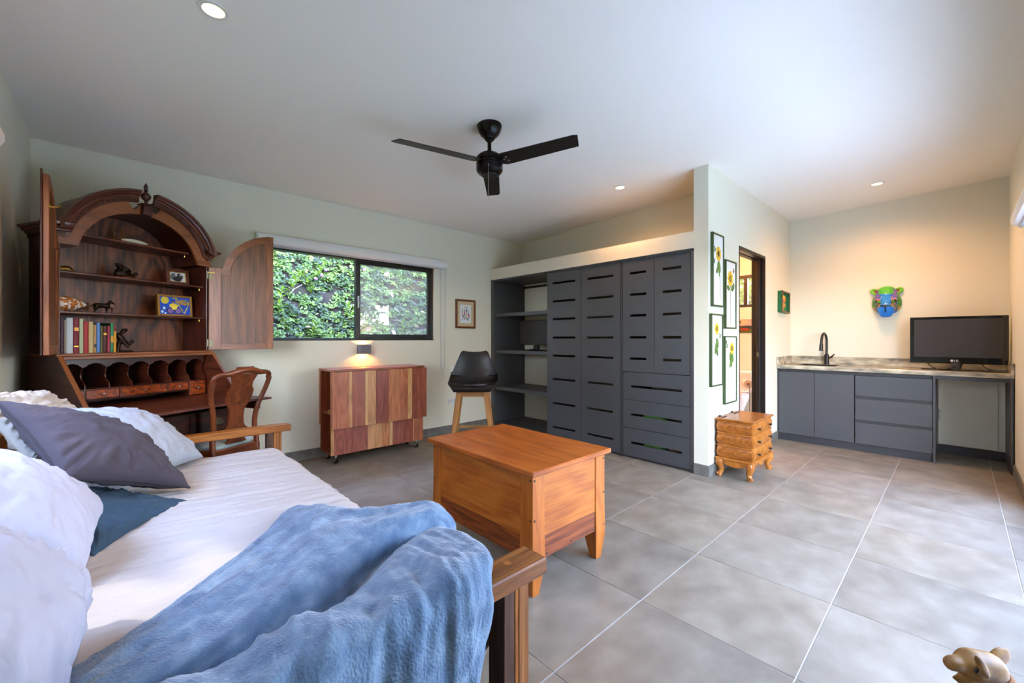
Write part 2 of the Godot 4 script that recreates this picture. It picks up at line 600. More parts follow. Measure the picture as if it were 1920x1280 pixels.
	texmat("burl_light", cloudy(25, 0.02, 3, Color(0.55, 0.315, 0.095), Color(0.63, 0.375, 0.13), Color(0.70, 0.45, 0.18)), 2.0, 2.0, 0.25)
	# stone
	var gr := cloudy(26, 0.012, 6, Color(0.38, 0.37, 0.34), Color(0.66, 0.62, 0.53), Color(0.83, 0.80, 0.71))
	trimat("granite", gr, Vector3(2.2, 3.5, 1.2), 0.18)
	# cloth
	var weave := grey_noise(31, 0.25, 2, 128)
	var folds := grey_noise(32, 0.02, 4)
	for e in [["sheet", Color(0.73, 0.71, 0.69)], ["pillow_white", Color(0.69, 0.69, 0.745)], ["pillow_blue", Color(0.66, 0.69, 0.73)], ["pillow_grey", Color(0.265, 0.240, 0.272)], ["piping", Color(0.20, 0.18, 0.205)], ["cream_cloth", Color(0.72, 0.69, 0.64)], ["teal_cloth", Color(0.16, 0.26, 0.335)]]:
		var m := mat(e[0], e[1], 0.92)
		m.rim_enabled = true
		m.rim = 0.15
		m.uv1_triplanar = true
		m.uv1_scale = Vector3(3, 3, 3)
		relief(m, folds, 0.25 if e[0] != "pillow_grey" else 0.2)
	var bl := trimat("blanket", cloudy(33, 0.022, 5, Color(0.23, 0.345, 0.475), Color(0.375, 0.49, 0.605), Color(0.53, 0.63, 0.715)), Vector3(2.6, 2.6, 2.6), 0.85, false)
	bl.rim_enabled = true
	bl.rim = 0.8
	bl.rim_tint = 0.3
	relief(bl, grey_noise(34, 0.2, 3), 0.3)
	var seat := trimat("seat_damask", cloudy(35, 0.05, 3, Color(0.50, 0.585, 0.59), Color(0.62, 0.70, 0.70), Color(0.74, 0.80, 0.79)), Vector3(4, 4, 4), 0.6, false)
	seat.rim_enabled = true
	var burlap := trimat("burlap", cloudy(36, 0.22, 2, Color(0.36, 0.20, 0.075), Color(0.52, 0.315, 0.135), Color(0.64, 0.42, 0.21)), Vector3(9, 9, 9), 0.9, false)
	relief(burlap, weave, 0.3)
	trimat("carved_wood", cloudy(37, 0.03, 4, Color(0.38, 0.25, 0.10), Color(0.55, 0.39, 0.18), Color(0.66, 0.50, 0.27)), Vector3(4, 4, 4), 0.55, false)
	# outside
	for k in 5:
		var lm := mat("leaf_%d" % k, [Color(0.15, 0.23, 0.05), Color(0.27, 0.36, 0.09), Color(0.36, 0.43, 0.12), Color(0.13, 0.19, 0.06), Color(0.42, 0.52, 0.17)][k], 0.65)
		lm.backlight_enabled = true
		lm.backlight = Color(0.30, 0.38, 0.08)
		lm.cull_mode = BaseMaterial3D.CULL_DISABLED
	trimat("soil", cloudy(38, 0.02, 4, Color(0.10, 0.07, 0.045), Color(0.17, 0.125, 0.08), Color(0.25, 0.19, 0.13)), Vector3(1.2, 1.2, 1.2), 0.95)
	mat("dead_leaf", Color(0.55, 0.43, 0.36), 0.8)
	mat("dry_stick", Color(0.62, 0.58, 0.53), 0.8)
	trimat("lawn", cloudy(39, 0.05, 4, Color(0.14, 0.22, 0.05), Color(0.22, 0.33, 0.08), Color(0.32, 0.42, 0.13)), Vector3(0.7, 0.7, 0.7), 0.95)
	mat("terrace", Color(0.86, 0.85, 0.83), 0.8)
	texmat("bark", wood(29, Color(0.16, 0.11, 0.07), Color(0.26, 0.19, 0.13), Color(0.34, 0.27, 0.19), 8, 1.2, 0.6, 128, 128), 0.45, 1.0, 0.9)
	var gl := mat("glass", Color(1, 1, 1, 0.06), 0.02)
	gl.transparency = BaseMaterial3D.TRANSPARENCY_ALPHA
	gl.metallic_specular = 0.5

# ---------------------------------------------------------------- scene
const VA := 4.415      # window wall
const UL := -0.494     # wall behind the bed
const UB := 4.298      # wall behind the wardrobe
const VP := 1.472      # partition, room side
const UK := 6.285      # kitchen wall
const VR := -0.342     # glass wall
const UC := 3.693      # wardrobe front and end of the partition
const VC := 1.597      # partition, bathroom side

func ceil_y(v: float) -> float:
	return 2.77 - 0.0377 * v

func _ready() -> void:
	rng.seed = 20
	# camera: level, with the lens shifted a little
	var cam := Camera3D.new()
	cam.name = "camera"
	add_child(cam)
	cam.position = Vector3(0, 1.2, 0)
	cam.rotation.y = 0.8218 - PI / 2
	cam.projection = Camera3D.PROJECTION_FRUSTUM
	cam.near = 0.05
	cam.far = 200.0
	cam.size = 2.0 * 0.05 * 640.0 / 777.0
	cam.frustum_offset = Vector2(0, -0.05 * 5.4 / 777.0)
	cam.current = true
	# sky and exposure
	var we := WorldEnvironment.new()
	we.name = "environment"
	var env := Environment.new()
	env.background_mode = Environment.BG_SKY
	env.tonemap_mode = Environment.TONE_MAPPER_LINEAR
	env.tonemap_exposure = 0.79
	env.ambient_light_source = Environment.AMBIENT_SOURCE_SKY
	env.sdfgi_enabled = true
	env.ssao_enabled = true
	env.ssil_enabled = true
	var sky := Sky.new()
	var psm := ProceduralSkyMaterial.new()
	psm.sky_top_color = Color(0.50, 0.60, 0.78)
	psm.sky_horizon_color = Color(0.955, 0.97, 0.975)
	psm.ground_bottom_color = Color(0.30, 0.33, 0.25)
	psm.ground_horizon_color = Color(0.62, 0.68, 0.66)
	psm.sky_curve = 0.2
	psm.sky_energy_multiplier = 5.8
	psm.ground_energy_multiplier = 2.0
	psm.use_debanding = false
	sky.sky_material = psm
	env.sky = sky
	we.environment = env
	add_child(we)
	# sun: through the window behind the bed
	var sun := DirectionalLight3D.new()
	sun.name = "sun"
	add_child(sun)
	sun.look_at_from_position(Vector3.ZERO, Vector3(0.61, -1.0, 0.03), Vector3.FORWARD)
	sun.light_color = Color(1.0, 0.95, 0.86)
	sun.light_energy = 1.5
	sun.light_angular_distance = 0.6
	sun.shadow_enabled = true
	sun.sky_mode = DirectionalLight3D.SKY_MODE_LIGHT_ONLY
	make_materials()
	build_room()
	make_trunk()
	make_table()
	make_stool()
	make_bombe_chest()
	make_fan()
	make_downlights()
	make_sconce()
	make_wardrobe()
	make_monitor()
	make_kitchenette()
	make_television()
	make_blinds()
	make_bathroom()
	make_secretary_desk()
	make_books()
	make_shelf_pieces()
	make_desk_chair()
	make_bed()
	make_pillows()
	make_blanket()
	make_wall_pictures()
	make_mask()
	make_animal_figure()
	make_bank()
	make_garden()

# ---------------------------------------------------------------- room shell
# a wall slab between two heights, standing on a straight run
func slab(s: G, a: Vector3, b: Vector3) -> void:
	s.bx(a, b)

func build_room() -> void:
	var f := g()
	f.bx(P(UL - 0.3, -0.25, VR - 0.16), P(6.9, -0.0025, VA + 0.16))
	var fl := struct("floor", f, M.grout)
	# tiles, joint by joint
	var pu := 0.605
	var pv := 0.6
	var tms := {}
	for i in range(-4, 11):
		for k in range(-3, 7):
			var u0 := maxf(1.729 + pu * i + 0.0018, UL)
			var u1 := minf(1.729 + pu * (i + 1) - 0.0018, 6.9)
			var v0 := maxf(0.989 + pv * k + 0.0018, VR)
			var v1 := minf(0.989 + pv * (k + 1) - 0.0018, VA)
			if u1 - u0 < 0.02 or v1 - v0 < 0.02 or (u0 > UB and v0 > 3.0):
				continue
			var m: Material = M["tile_%d" % ((i * 7 + k * 5 + 40) % 3)]
			var key := "%.3f %.3f" % [u1 - u0, v1 - v0]
			if not tms.has(key):
				var s := g()
				s.box(Vector3(0, -0.006, 0), Vector3(u1 - u0, 0.012, v1 - v0), 0.001)
				tms[key] = s.mesh(m)
			var o := inst("tile", tms[key], fl, Transform3D(Basis.IDENTITY, P((u0 + u1) / 2, 0, (v0 + v1) / 2)))
			o.set_surface_override_material(0, m)
	# ceiling, falling towards the window wall
	var c := g()
	var lo := []
	for e in [[UL - 0.3, VR - 0.3], [6.75, VR - 0.3], [6.75, VA + 0.3], [UL - 0.3, VA + 0.3]]:
		lo.append(P(e[0], ceil_y(e[1]), e[1]))
	var up := Vector3(0, 0.2, 0)
	c.quad(lo[3], lo[2], lo[1], lo[0])
	c.quad(lo[0] + up, lo[1] + up, lo[2] + up, lo[3] + up)
	for k in 4:
		c.quad(lo[k], lo[(k + 1) % 4], lo[(k + 1) % 4] + up, lo[k] + up)
	struct("ceiling", c, M.ceiling_paint)
	var H := 2.83
	# window wall with its opening
	var s := g()
	var w0 := 0.93
	var w1 := 2.79
	var y0 := 1.18
	var y1 := 2.085
	s.bx(P(UL - 0.2, 0, VA), P(w0, H, VA + 0.16))
	s.bx(P(w1, 0, VA), P(UB + 0.2, H, VA + 0.16))
	s.bx(P(w0, 0, VA), P(w1, y0, VA + 0.16))
	s.bx(P(w0, y1, VA), P(w1, H, VA + 0.16))
	struct("wall_window", s, M.paint)
	# wall behind the bed with a window above it
	s = g()
	s.bx(P(UL - 0.16, 0, VR - 0.16), P(UL, H, 1.36))
	s.bx(P(UL - 0.16, 0, 2.95), P(UL, H, VA))
	s.bx(P(UL - 0.16, 0, 1.36), P(UL, 0.95, 2.95))
	s.bx(P(UL - 0.16, 2.09, 1.36), P(UL, H, 2.95))
	struct("wall_left", s, M.paint)
	# wall behind the wardrobe, and the bathroom behind the partition
	s = g()
	s.bx(P(UB, 0, VC), P(UB + 0.1, H, VA))
	struct("wall_back", s, M.paint)
	s = g()
	s.bx(P(UC, 0, VP), P(4.43, H, VC))
	s.bx(P(4.43, 2.12, VP), P(5.25, H, VC))
	s.bx(P(5.25, 0, VP), P(6.4, H, VC))
	struct("wall_partition", s, M.paint)
	s = g()
	s.bx(P(UK, 0, VR - 0.16), P(UK + 0.115, H, VP))
	struct("wall_kitchen", s, M.paint)
	# beam over the wardrobe
	s = g()
	s.bx(P(UC, 2.008, VC), P(UC + 0.14, 2.158, VA))
	struct("trim_1", s, M.paint)
	# bathroom shell
	s = g()
	s.bx(P(6.65, 0, VP), P(6.75, 1.66, 3.1))
	s.bx(P(6.65, 2.13, VP), P(6.75, H, 3.1))
	s.bx(P(6.65, 1.66, VP), P(6.75, 2.13, 1.72))
	s.bx(P(6.65, 1.66, 2.9), P(6.75, 2.13, 3.1))
	s.bx(P(UB, 0, 3.1), P(6.75, H, 3.2))
	struct("wall_bathroom", s, M.paint)
	# glass wall: two pillars and a lintel leave the wide sliding door open to the light
	s = g()
	s.bx(P(UL - 0.16, 0, VR - 0.16), P(1.25, H, VR))
	s.bx(P(4.72, 0, VR - 0.16), P(UK, H, VR))
	s.bx(P(1.25, 2.1, VR - 0.16), P(4.72, H, VR))
	struct("wall_glazed", s, M.paint)
	# skirting tiles
	s = g()
	var t := 0.012
	s.bx(P(UL, 0, VA - t), P(UC, 0.098, VA), 0.002)
	struct("baseboard_window", s, M.skirting)
	s = g()
	s.bx(P(UC - t, 0, VP - t), P(UC, 0.098, VC), 0.002)
	s.bx(P(UC, 0, VP - t), P(4.42, 0.098, VP), 0.002)
	s.bx(P(5.26, 0, VP - t), P(5.70, 0.098, VP), 0.002)
	struct("baseboard_partition", s, M.skirting)
	s = g()
	s.bx(P(UL, 0, VR), P(UL + t, 0.098, VA - t), 0.002)
	struct("baseboard_left", s, M.skirting)
	s = g()
	s.bx(P(4.72, 0, VR), P(5.69, 0.098, VR + t), 0.002)
	struct("baseboard_glazed", s, M.skirting)
	# window 1: two sashes sliding in one black frame
	var w := struct("window_1", frame_ring(P(w0, y0, VA + 0.03), P(w1, y1, VA + 0.12), 0.028), M.black_frame)
	var sa := frame_ring(P(1.83, y0 + 0.02, VA + 0.075), P(w1 - 0.02, y1 - 0.02, VA + 0.105), 0.024)
	obj("fixed_sash", sa, M.black_frame, w)
	var sb := frame_ring(P(1.825, y0 + 0.02, VA + 0.04), P(w1 - 0.02, y1 - 0.02, VA + 0.072), 0.05)
	obj("sliding_sash", sb, M.black_frame, w)
	pane("pane", P(1.87, y0 + 0.04, VA + 0.09), P(w1 - 0.04, y1 - 0.04, VA + 0.09), w)
	pane("pane", P(1.87, y0 + 0.06, VA + 0.056), P(w1 - 0.06, y1 - 0.06, VA + 0.056), w)
	var lk := g()
	lk.box(P(1.85, 1.60, VA + 0.035), Vector3(0.018, 0.13, 0.012), 0.004)
	lk.box(P(1.85, 1.60, VA + 0.025), Vector3(0.012, 0.04, 0.016), 0.003)
	obj("latch", lk, M.steel, w)
	# window 2: behind the bed
	w = struct("window_2", frame_ring(P(UL - 0.12, 0.95, 1.36), P(UL - 0.05, 2.09, 2.95), 0.04), M.black_frame)
	var bar := g()
	bar.bx(P(UL - 0.11, 0.98, 2.13), P(UL - 0.06, 2.06, 2.18), 0.003)
	obj("mullion", bar, M.black_frame, w)
	pane("pane", P(UL - 0.085, 0.99, 1.40), P(UL - 0.085, 2.05, 2.13), w)
	pane("pane", P(UL - 0.085, 0.99, 2.18), P(UL - 0.085, 2.05, 2.91), w)
	# window 3: bathroom
	w = struct("window_3", frame_ring(P(6.66, 1.66, 1.72), P(6.73, 2.13, 2.9), 0.04), M.black_frame)
	bar = g()
	bar.bx(P(6.665, 1.69, 2.10), P(6.715, 2.10, 2.15), 0.003)
	obj("mullion", bar, M.black_frame, w)
	pane("pane", P(6.70, 1.70, 1.76), P(6.70, 2.09, 2.10), w)
	pane("pane", P(6.70, 1.70, 2.15), P(6.70, 2.09, 2.86), w)
	# sliding glass doors in the glazed wall
	w = struct("door_2", frame_ring(P(1.25, 0, VR - 0.12), P(4.72, 2.1, VR - 0.02), 0.05), M.black_frame)
	for k in 3:
		var a := 1.30 + 1.12 * k
		var b := a + 1.16
		var vv := VR - (0.05 if k % 2 == 0 else 0.09)
		obj("sash", frame_ring(P(a, 0.04, vv - 0.018), P(minf(b, 4.68), 2.06, vv + 0.018), 0.06), M.black_frame, w)
		pane("pane", P(a + 0.05, 0.09, vv), P(minf(b, 4.68) - 0.05, 2.01, vv), w)
	# doorway to the bathroom: dark jambs, head track and the edge of the pocket door
	s = g()
	s.bx(P(5.236, 0, VP - 0.004), P(5.25, 2.106, VC + 0.01), 0.002)
	s.bx(P(4.43, 0, VP - 0.004), P(4.444, 2.106, VC + 0.01), 0.002)
	s.bx(P(4.43, 2.09, VP - 0.004), P(5.25, 2.12, VP + 0.03), 0.002)
	s.bx(P(4.43, 2.09, VP + 0.08), P(5.25, 2.12, VC + 0.01), 0.002)
	w = struct("door_1", s, M.black_frame)
	s = g()
	s.bx(P(5.19, 0.01, VP + 0.038), P(5.235, 2.085, VP + 0.075), 0.003)
	obj("pocket_door_edge", s, M.black_frame, w)
	s = g()
	s.bx(P(4.445, 2.10, VP + 0.03), P(5.235, 2.118, VP + 0.08), 0.001)
	obj("track", s, M.steel, w)
	s = g()
	s.box(P(5.187, 1.02, VP + 0.056), Vector3(0.006, 0.05, 0.02), 0.002)
	obj("latch", s, M.old_brass, w)

# rectangular ring between two corners, lying across its thinnest side
func frame_ring(a: Vector3, b: Vector3, w: float) -> G:
	var s := g()
	var lo := Vector3(minf(a.x, b.x), minf(a.y, b.y), minf(a.z, b.z))
	var hi := Vector3(maxf(a.x, b.x), maxf(a.y, b.y), maxf(a.z, b.z))
	var ax := 0 if hi.x - lo.x > hi.z - lo.z else 2
	var e0 := hi
	e0[ax] = lo[ax] + w
	s.bx(lo, e0, 0.003)
	var e1 := lo
	e1[ax] = hi[ax] - w
	s.bx(e1, hi, 0.003)
	var l2 := lo
	var h2 := hi
	l2[ax] += w
	h2[ax] -= w
	s.bx(l2, Vector3(h2.x, lo.y + w, h2.z), 0.003)
	s.bx(Vector3(l2.x, hi.y - w, l2.z), h2, 0.003)
	return s

func pane(called: String, a: Vector3, b: Vector3, parent: Node3D) -> void:
	var s := g()
	var h := Vector3(0.002, 0, 0) if absf(a.x - b.x) < 0.001 else Vector3(0, 0, 0.002)
	s.bx(a - h, b + h)
	obj(called, s, M.glass, parent)


# ---------------------------------------------------------------- furniture
func make_trunk() -> void:
	var t := thing("blanket_chest", "golden wooden chest with pegged corner posts standing in the middle of the tiled floor", "chest", P(1.645, 0, 1.745))
	var hx := 0.285
	var hz := 0.42
	var s := g()
	s = g()
	s.box(Vector3(0, 0.5855, 0), Vector3(0.62, 0.025, 0.894), 0.004, 2)
	obj("lid", s, M.trunk_top, t)
	# panels: a pale board over a darker striped one
	for sg: float in [-1.0, 1.0]:
		s = g()
		s.box(Vector3(sg * (hx - 0.014), 0.42, 0), Vector3(0.018, 0.30, 2 * hz - 0.16), 0.0, 2)
		obj("panel_board", s, M.trunk_wood, t)
		s = g()
		s.box(Vector3(sg * (hx - 0.014), 0.2175, 0), Vector3(0.018, 0.105, 2 * hz - 0.16), 0.0, 2)
		obj("panel_board", s, M.trunk_dark, t)
		s = g()
		s.box(Vector3(0, 0.42, sg * (hz - 0.014)), Vector3(2 * hx - 0.16, 0.30, 0.018), 0.0, 0)
		obj("panel_board", s, M.trunk_wood, t)
		s = g()
		s.box(Vector3(0, 0.2175, sg * (hz - 0.014)), Vector3(2 * hx - 0.16, 0.105, 0.018), 0.0, 0)
		obj("panel_board", s, M.trunk_dark, t)
	s = g()
	s.box(Vector3(0, 0.175, 0), Vector3(2 * hx - 0.04, 0.012, 2 * hz - 0.04), 0.0, 0)
	obj("bottom_board", s, M.trunk_wood, t)
	for sx: float in [-1.0, 1.0]:
		for sz: float in [-1.0, 1.0]:
			s = g()
			var pts := []
			var ws := []
			for e in [[0.573, 0.083, 0.0], [0.30, 0.084, 0.0], [0.17, 0.087, 0.003], [0.13, 0.084, 0.002], [0.0, 0.045, -0.014]]:
				var w: float = e[1]
				pts.append(Vector3(sx * (hx + e[2] - w / 2), e[0], sz * (hz + e[2] - w / 2)))
				ws.append(w)
			s.bar(pts, ws, ws, Vector3.RIGHT, 0.003)
			obj("corner_post", s, M.trunk_wood, t, 20)
	var pm := g()
	pm.lathe([[0.0, 0.0], [0.006, 0.0], [0.006, 0.003], [0.004, 0.0045], [0.0, 0.0045]], 8)
	var peg := pm.mesh(M.bed_wood_dark)
	var ys := [0.545, 0.36, 0.185]
	for sg: float in [-1.0, 1.0]:
		for e in [-1.0, 1.0]:
			for y in ys:
				inst("peg", peg, t, Transform3D(Basis(Vector3.BACK, -sg * PI / 2), Vector3(sg * (hx - 0.001), y, e * (hz - 0.014))))
				inst("peg", peg, t, Transform3D(Basis(Vector3.RIGHT, sg * PI / 2), Vector3(e * (hx - 0.014), y, sg * (hz - 0.001))))
		for k in 4:
			inst("peg", peg, t, Transform3D(Basis(Vector3.BACK, -sg * PI / 2), Vector3(sg * (hx - 0.006), 0.18, -0.3 + 0.2 * k)))
		for k in 3:
			inst("peg", peg, t, Transform3D(Basis(Vector3.RIGHT, sg * PI / 2), Vector3(-0.18 + 0.18 * k, 0.18, sg * (hz - 0.006))))

func make_table() -> void:
	var t := thing("drop_leaf_table", "folded drop-leaf table of striped reddish boards on casters against the window wall", "table", P(1.915, 0, 4.17))
	var L := 1.411 - 1.915
	var R := 0.505
	var vf := 0.17      # local z of the front leaf's face (v 4.0)
	var s := g()
	# top strip of three boards
	var zb := [-0.165, -0.055, 0.06, 0.165]
	for k in 3:
		s = g()
		s.bx(Vector3(L - 0.012, 0.885, zb[k]), Vector3(R - 0.01, 0.905, zb[k + 1] - 0.0006), 0.002, 0)
		obj("board", s, M["board_%d" % [2, 4, 0][k]], t)
	# front leaf and the case front below it, board by board
	var cuts := [0.0, 0.155, 0.19, 0.315, 0.345, 0.425, 0.56, 0.69, 0.775, 0.825, 0.88, 1.0]
	var kinds := [3, 1, 0, 6, 1, 2, 5, 3, 6, 2, 0]
	for k in kinds.size():
		s = g()
		s.bx(Vector3(lerpf(L, R + 0.01, cuts[k]) + 0.0004, 0.34, vf - 0.022), Vector3(lerpf(L, R + 0.01, cuts[k + 1]) - 0.0004, 0.882, vf), 0.0012, 1)
		obj("leaf_board", s, M["board_%d" % kinds[k]], t)
		if k % 2 == 0 or k == 1:
			s = g()
			var b: float = cuts[mini(k + 2, 11)] if k != 1 else cuts[2]
			var a: float = cuts[k]
			s.bx(Vector3(lerpf(L, R + 0.01, a) + 0.0004, 0.34, -0.19), Vector3(lerpf(L, R + 0.01, b) - 0.0004, 0.882, -0.168), 0.0012, 1)
			obj("back_leaf_board", s, M["board_%d" % kinds[k]], t)
	cuts = [0.0, 0.03, 0.2, 0.36, 0.52, 0.60, 0.635, 0.875, 0.885, 1.0]
	kinds = [1, 4, 2, 1, 5, 6, 4, 6, 3]
	for k in kinds.size():
		s = g()
		s.bx(Vector3(lerpf(L, R - 0.02, cuts[k]) + 0.0004, 0.088, vf - 0.045), Vector3(lerpf(L, R - 0.02, cuts[k + 1]) - 0.0004, 0.882, vf - 0.024), 0.0012, 1)
		obj("case_board", s, M["board_%d" % kinds[k]], t)
	# case: open at the left end
	s = g()
	s.bx(Vector3(L, 0.088, -0.15), Vector3(R - 0.02, 0.108, vf - 0.045), 0.002, 0)
	obj("case_bottom", s, M.table_case, t)
	s = g()
	s.bx(Vector3(L, 0.108, -0.15), Vector3(R - 0.02, 0.885, -0.13), 0.002, 1)
	obj("case_back", s, M.table_case, t)
	s = g()
	s.bx(Vector3(L + 0.02, 0.46, -0.13), Vector3(R - 0.02, 0.48, vf - 0.045), 0.001, 0)
	obj("case_shelf", s, M.table_case, t)
	s = g()
	s.bx(Vector3(R - 0.04, 0.108, -0.13), Vector3(R - 0.02, 0.885, vf - 0.045), 0.001, 1)
	obj("case_end", s, M.table_case, t)
	s = g()
	s.bx(Vector3(L + 0.30, 0.108, -0.13), Vector3(L + 0.32, 0.885, vf - 0.045), 0.001, 1)
	obj("divider", s, M.table_case, t)
	for e in [[L + 0.012, 0.50, 0.06], [L + 0.004, 0.345, vf - 0.01]]:
		s = g()
		s.box(Vector3(e[0], e[1], e[2]), Vector3(0.02, 0.034, 0.022), 0.003)
		obj("wooden_stop", s, M.oak, t)
	for k in 3:
		s = g()
		s.box(Vector3(lerpf(L + 0.06, R - 0.06, k / 2.0), 0.884, vf - 0.004), Vector3(0.06, 0.012, 0.012), 0.002)
		obj("hinge", s, M.old_brass, t)
	# casters
	var c := g()
	c.box(Vector3(0, 0.083, 0), Vector3(0.045, 0.004, 0.045), 0.001)
	c.lathe([[0.014, 0.052], [0.016, 0.07], [0.012, 0.08]], 10)
	c.bx(Vector3(-0.018, 0.02, -0.014), Vector3(-0.014, 0.06, 0.016), 0.001)
	c.bx(Vector3(0.014, 0.02, -0.014), Vector3(0.018, 0.06, 0.016), 0.001)
	c.bx(Vector3(-0.018, 0.052, -0.014), Vector3(0.018, 0.058, 0.016), 0.001)
	var fork := c.mesh(M.chrome)
	c = g()
	c.xf = Transform3D(Basis(Vector3.BACK, PI / 2), Vector3(0, 0.022, 0.006))
	c.lathe([[0.008, -0.012], [0.020, -0.012], [0.022, -0.008], [0.022, 0.008], [0.020, 0.012], [0.008, 0.012]], 16)
	var wheel := c.mesh(M.black_plastic)
	for e in [[L + 0.06, vf - 0.075], [R - 0.08, vf - 0.075], [L + 0.06, -0.115], [R - 0.08, -0.115]]:
		var f := inst("caster", fork, t, Transform3D(Basis(Vector3.UP, 0.5), Vector3(e[0], 0, e[1])))
		inst("wheel", wheel, f)

func make_stool() -> void:
	var t := thing("bar_stool", "black moulded bar stool with splayed pale wooden legs beside the open shelves", "stool", P(2.5, 0, 3.25), 0.8218 - PI / 2 + 0.03)
	# shell: rows run from the front lip over the seat and up the back
	var rows := []
	var prof := [[-0.215, 0.700, 0.17, 0.012], [-0.225, 0.735, 0.195, 0.02], [-0.19, 0.755, 0.222, 0.04], [-0.08, 0.747, 0.238, 0.035], [0.05, 0.742, 0.245, 0.045], [0.13, 0.765, 0.240, 0.06], [0.175, 0.83, 0.228, 0.05], [0.20, 0.92, 0.195, 0.04], [0.215, 1.01, 0.160, 0.025], [0.226, 1.06, 0.140, 0.012], [0.228, 1.075, 0.118, 0.0]]
	var fine := []
	for k in 4:
		var col := []
		for e in prof:
			col.append(e[k])
		fine.append(curve(col, 30))
	for i in 31:
		var r := PackedVector3Array()
		for k in 25:
			var a := -1.0 + k / 12.0
			var w: float = fine[2][i]
			var lift: float = fine[3][i] * pow(absf(a), 2.4)
			var back: bool = i > 17
			var zz: float = fine[0][i]
			var y: float = fine[1][i]
			if back:
				zz -= lift * 1.1
				if i > 26:
					y -= 0.012 * (1.0 - a * a)
			else:
				y += lift * clampf(i / 10.0, 0.0, 1.0)
			r.append(Vector3(a * w, y, -zz))
		rows.append(r)
	for r in rows:
		for k in r.size():
			r[k].z = r[k].z
	var s := g()
	s.sheet(rows, 0.008)
	obj("shell", s, M.black_plastic, t, 60)
	s = g()
	var pad := []
	for e in [[0.02, 0.742], [0.17, 0.747], [0.195, 0.757], [0.19, 0.772], [0.12, 0.780], [0.02, 0.782]]:
		pad.append([e[0], e[1]])
	s.xf = Transform3D(Basis().scaled(Vector3(1.0, 1.0, 0.95)), Vector3(0, 0, 0.02))
	s.lathe(pad, 28)
	obj("seat_pad", s, M.black_plastic, t, 60)
	s = g()
	s.box(Vector3(0, 0.712, 0), Vector3(0.18, 0.022, 0.18), 0.004)
	s.box(Vector3(0, 0.728, 0), Vector3(0.12, 0.016, 0.12), 0.002)
	obj("base_plate", s, M.black_plastic, t)
	for sx: float in [-1.0, 1.0]:
		for sz: float in [-1.0, 1.0]:
			s = g()
			s.bar([Vector3(sx * 0.125, 0.705, sz * 0.115), Vector3(sx * 0.17, 0.36, sz * 0.155), Vector3(sx * 0.215, 0.0, sz * 0.195)], [0.05, 0.042, 0.03], [0.05, 0.042, 0.03], Vector3.RIGHT, 0.005)
			obj("leg", s, M.oak, t)
		s = g()
		s.bx(Vector3(-0.12, 0.645, sx * 0.118 - 0.011), Vector3(0.12, 0.70, sx * 0.118 + 0.011), 0.002)
		obj("apron", s, M.oak, t)
		s = g()
		s.bx(Vector3(sx * 0.127 - 0.011, 0.645, -0.11), Vector3(sx * 0.127 + 0.011, 0.70, 0.11), 0.002)
		obj("apron", s, M.oak, t)
		s = g()
		var y := 0.30 if sx > 0 else 0.30
		s.bx(Vector3(-0.178, y - 0.012, sx * 0.163 - 0.01), Vector3(0.178, y + 0.012, sx * 0.163 + 0.01), 0.002)
		obj("stretcher", s, M.oak, t)
		s = g()
		s.bx(Vector3(sx * 0.178 - 0.01, 0.375, -0.15), Vector3(sx * 0.178 + 0.01, 0.40, 0.15), 0.002)
		obj("stretcher", s, M.oak, t)

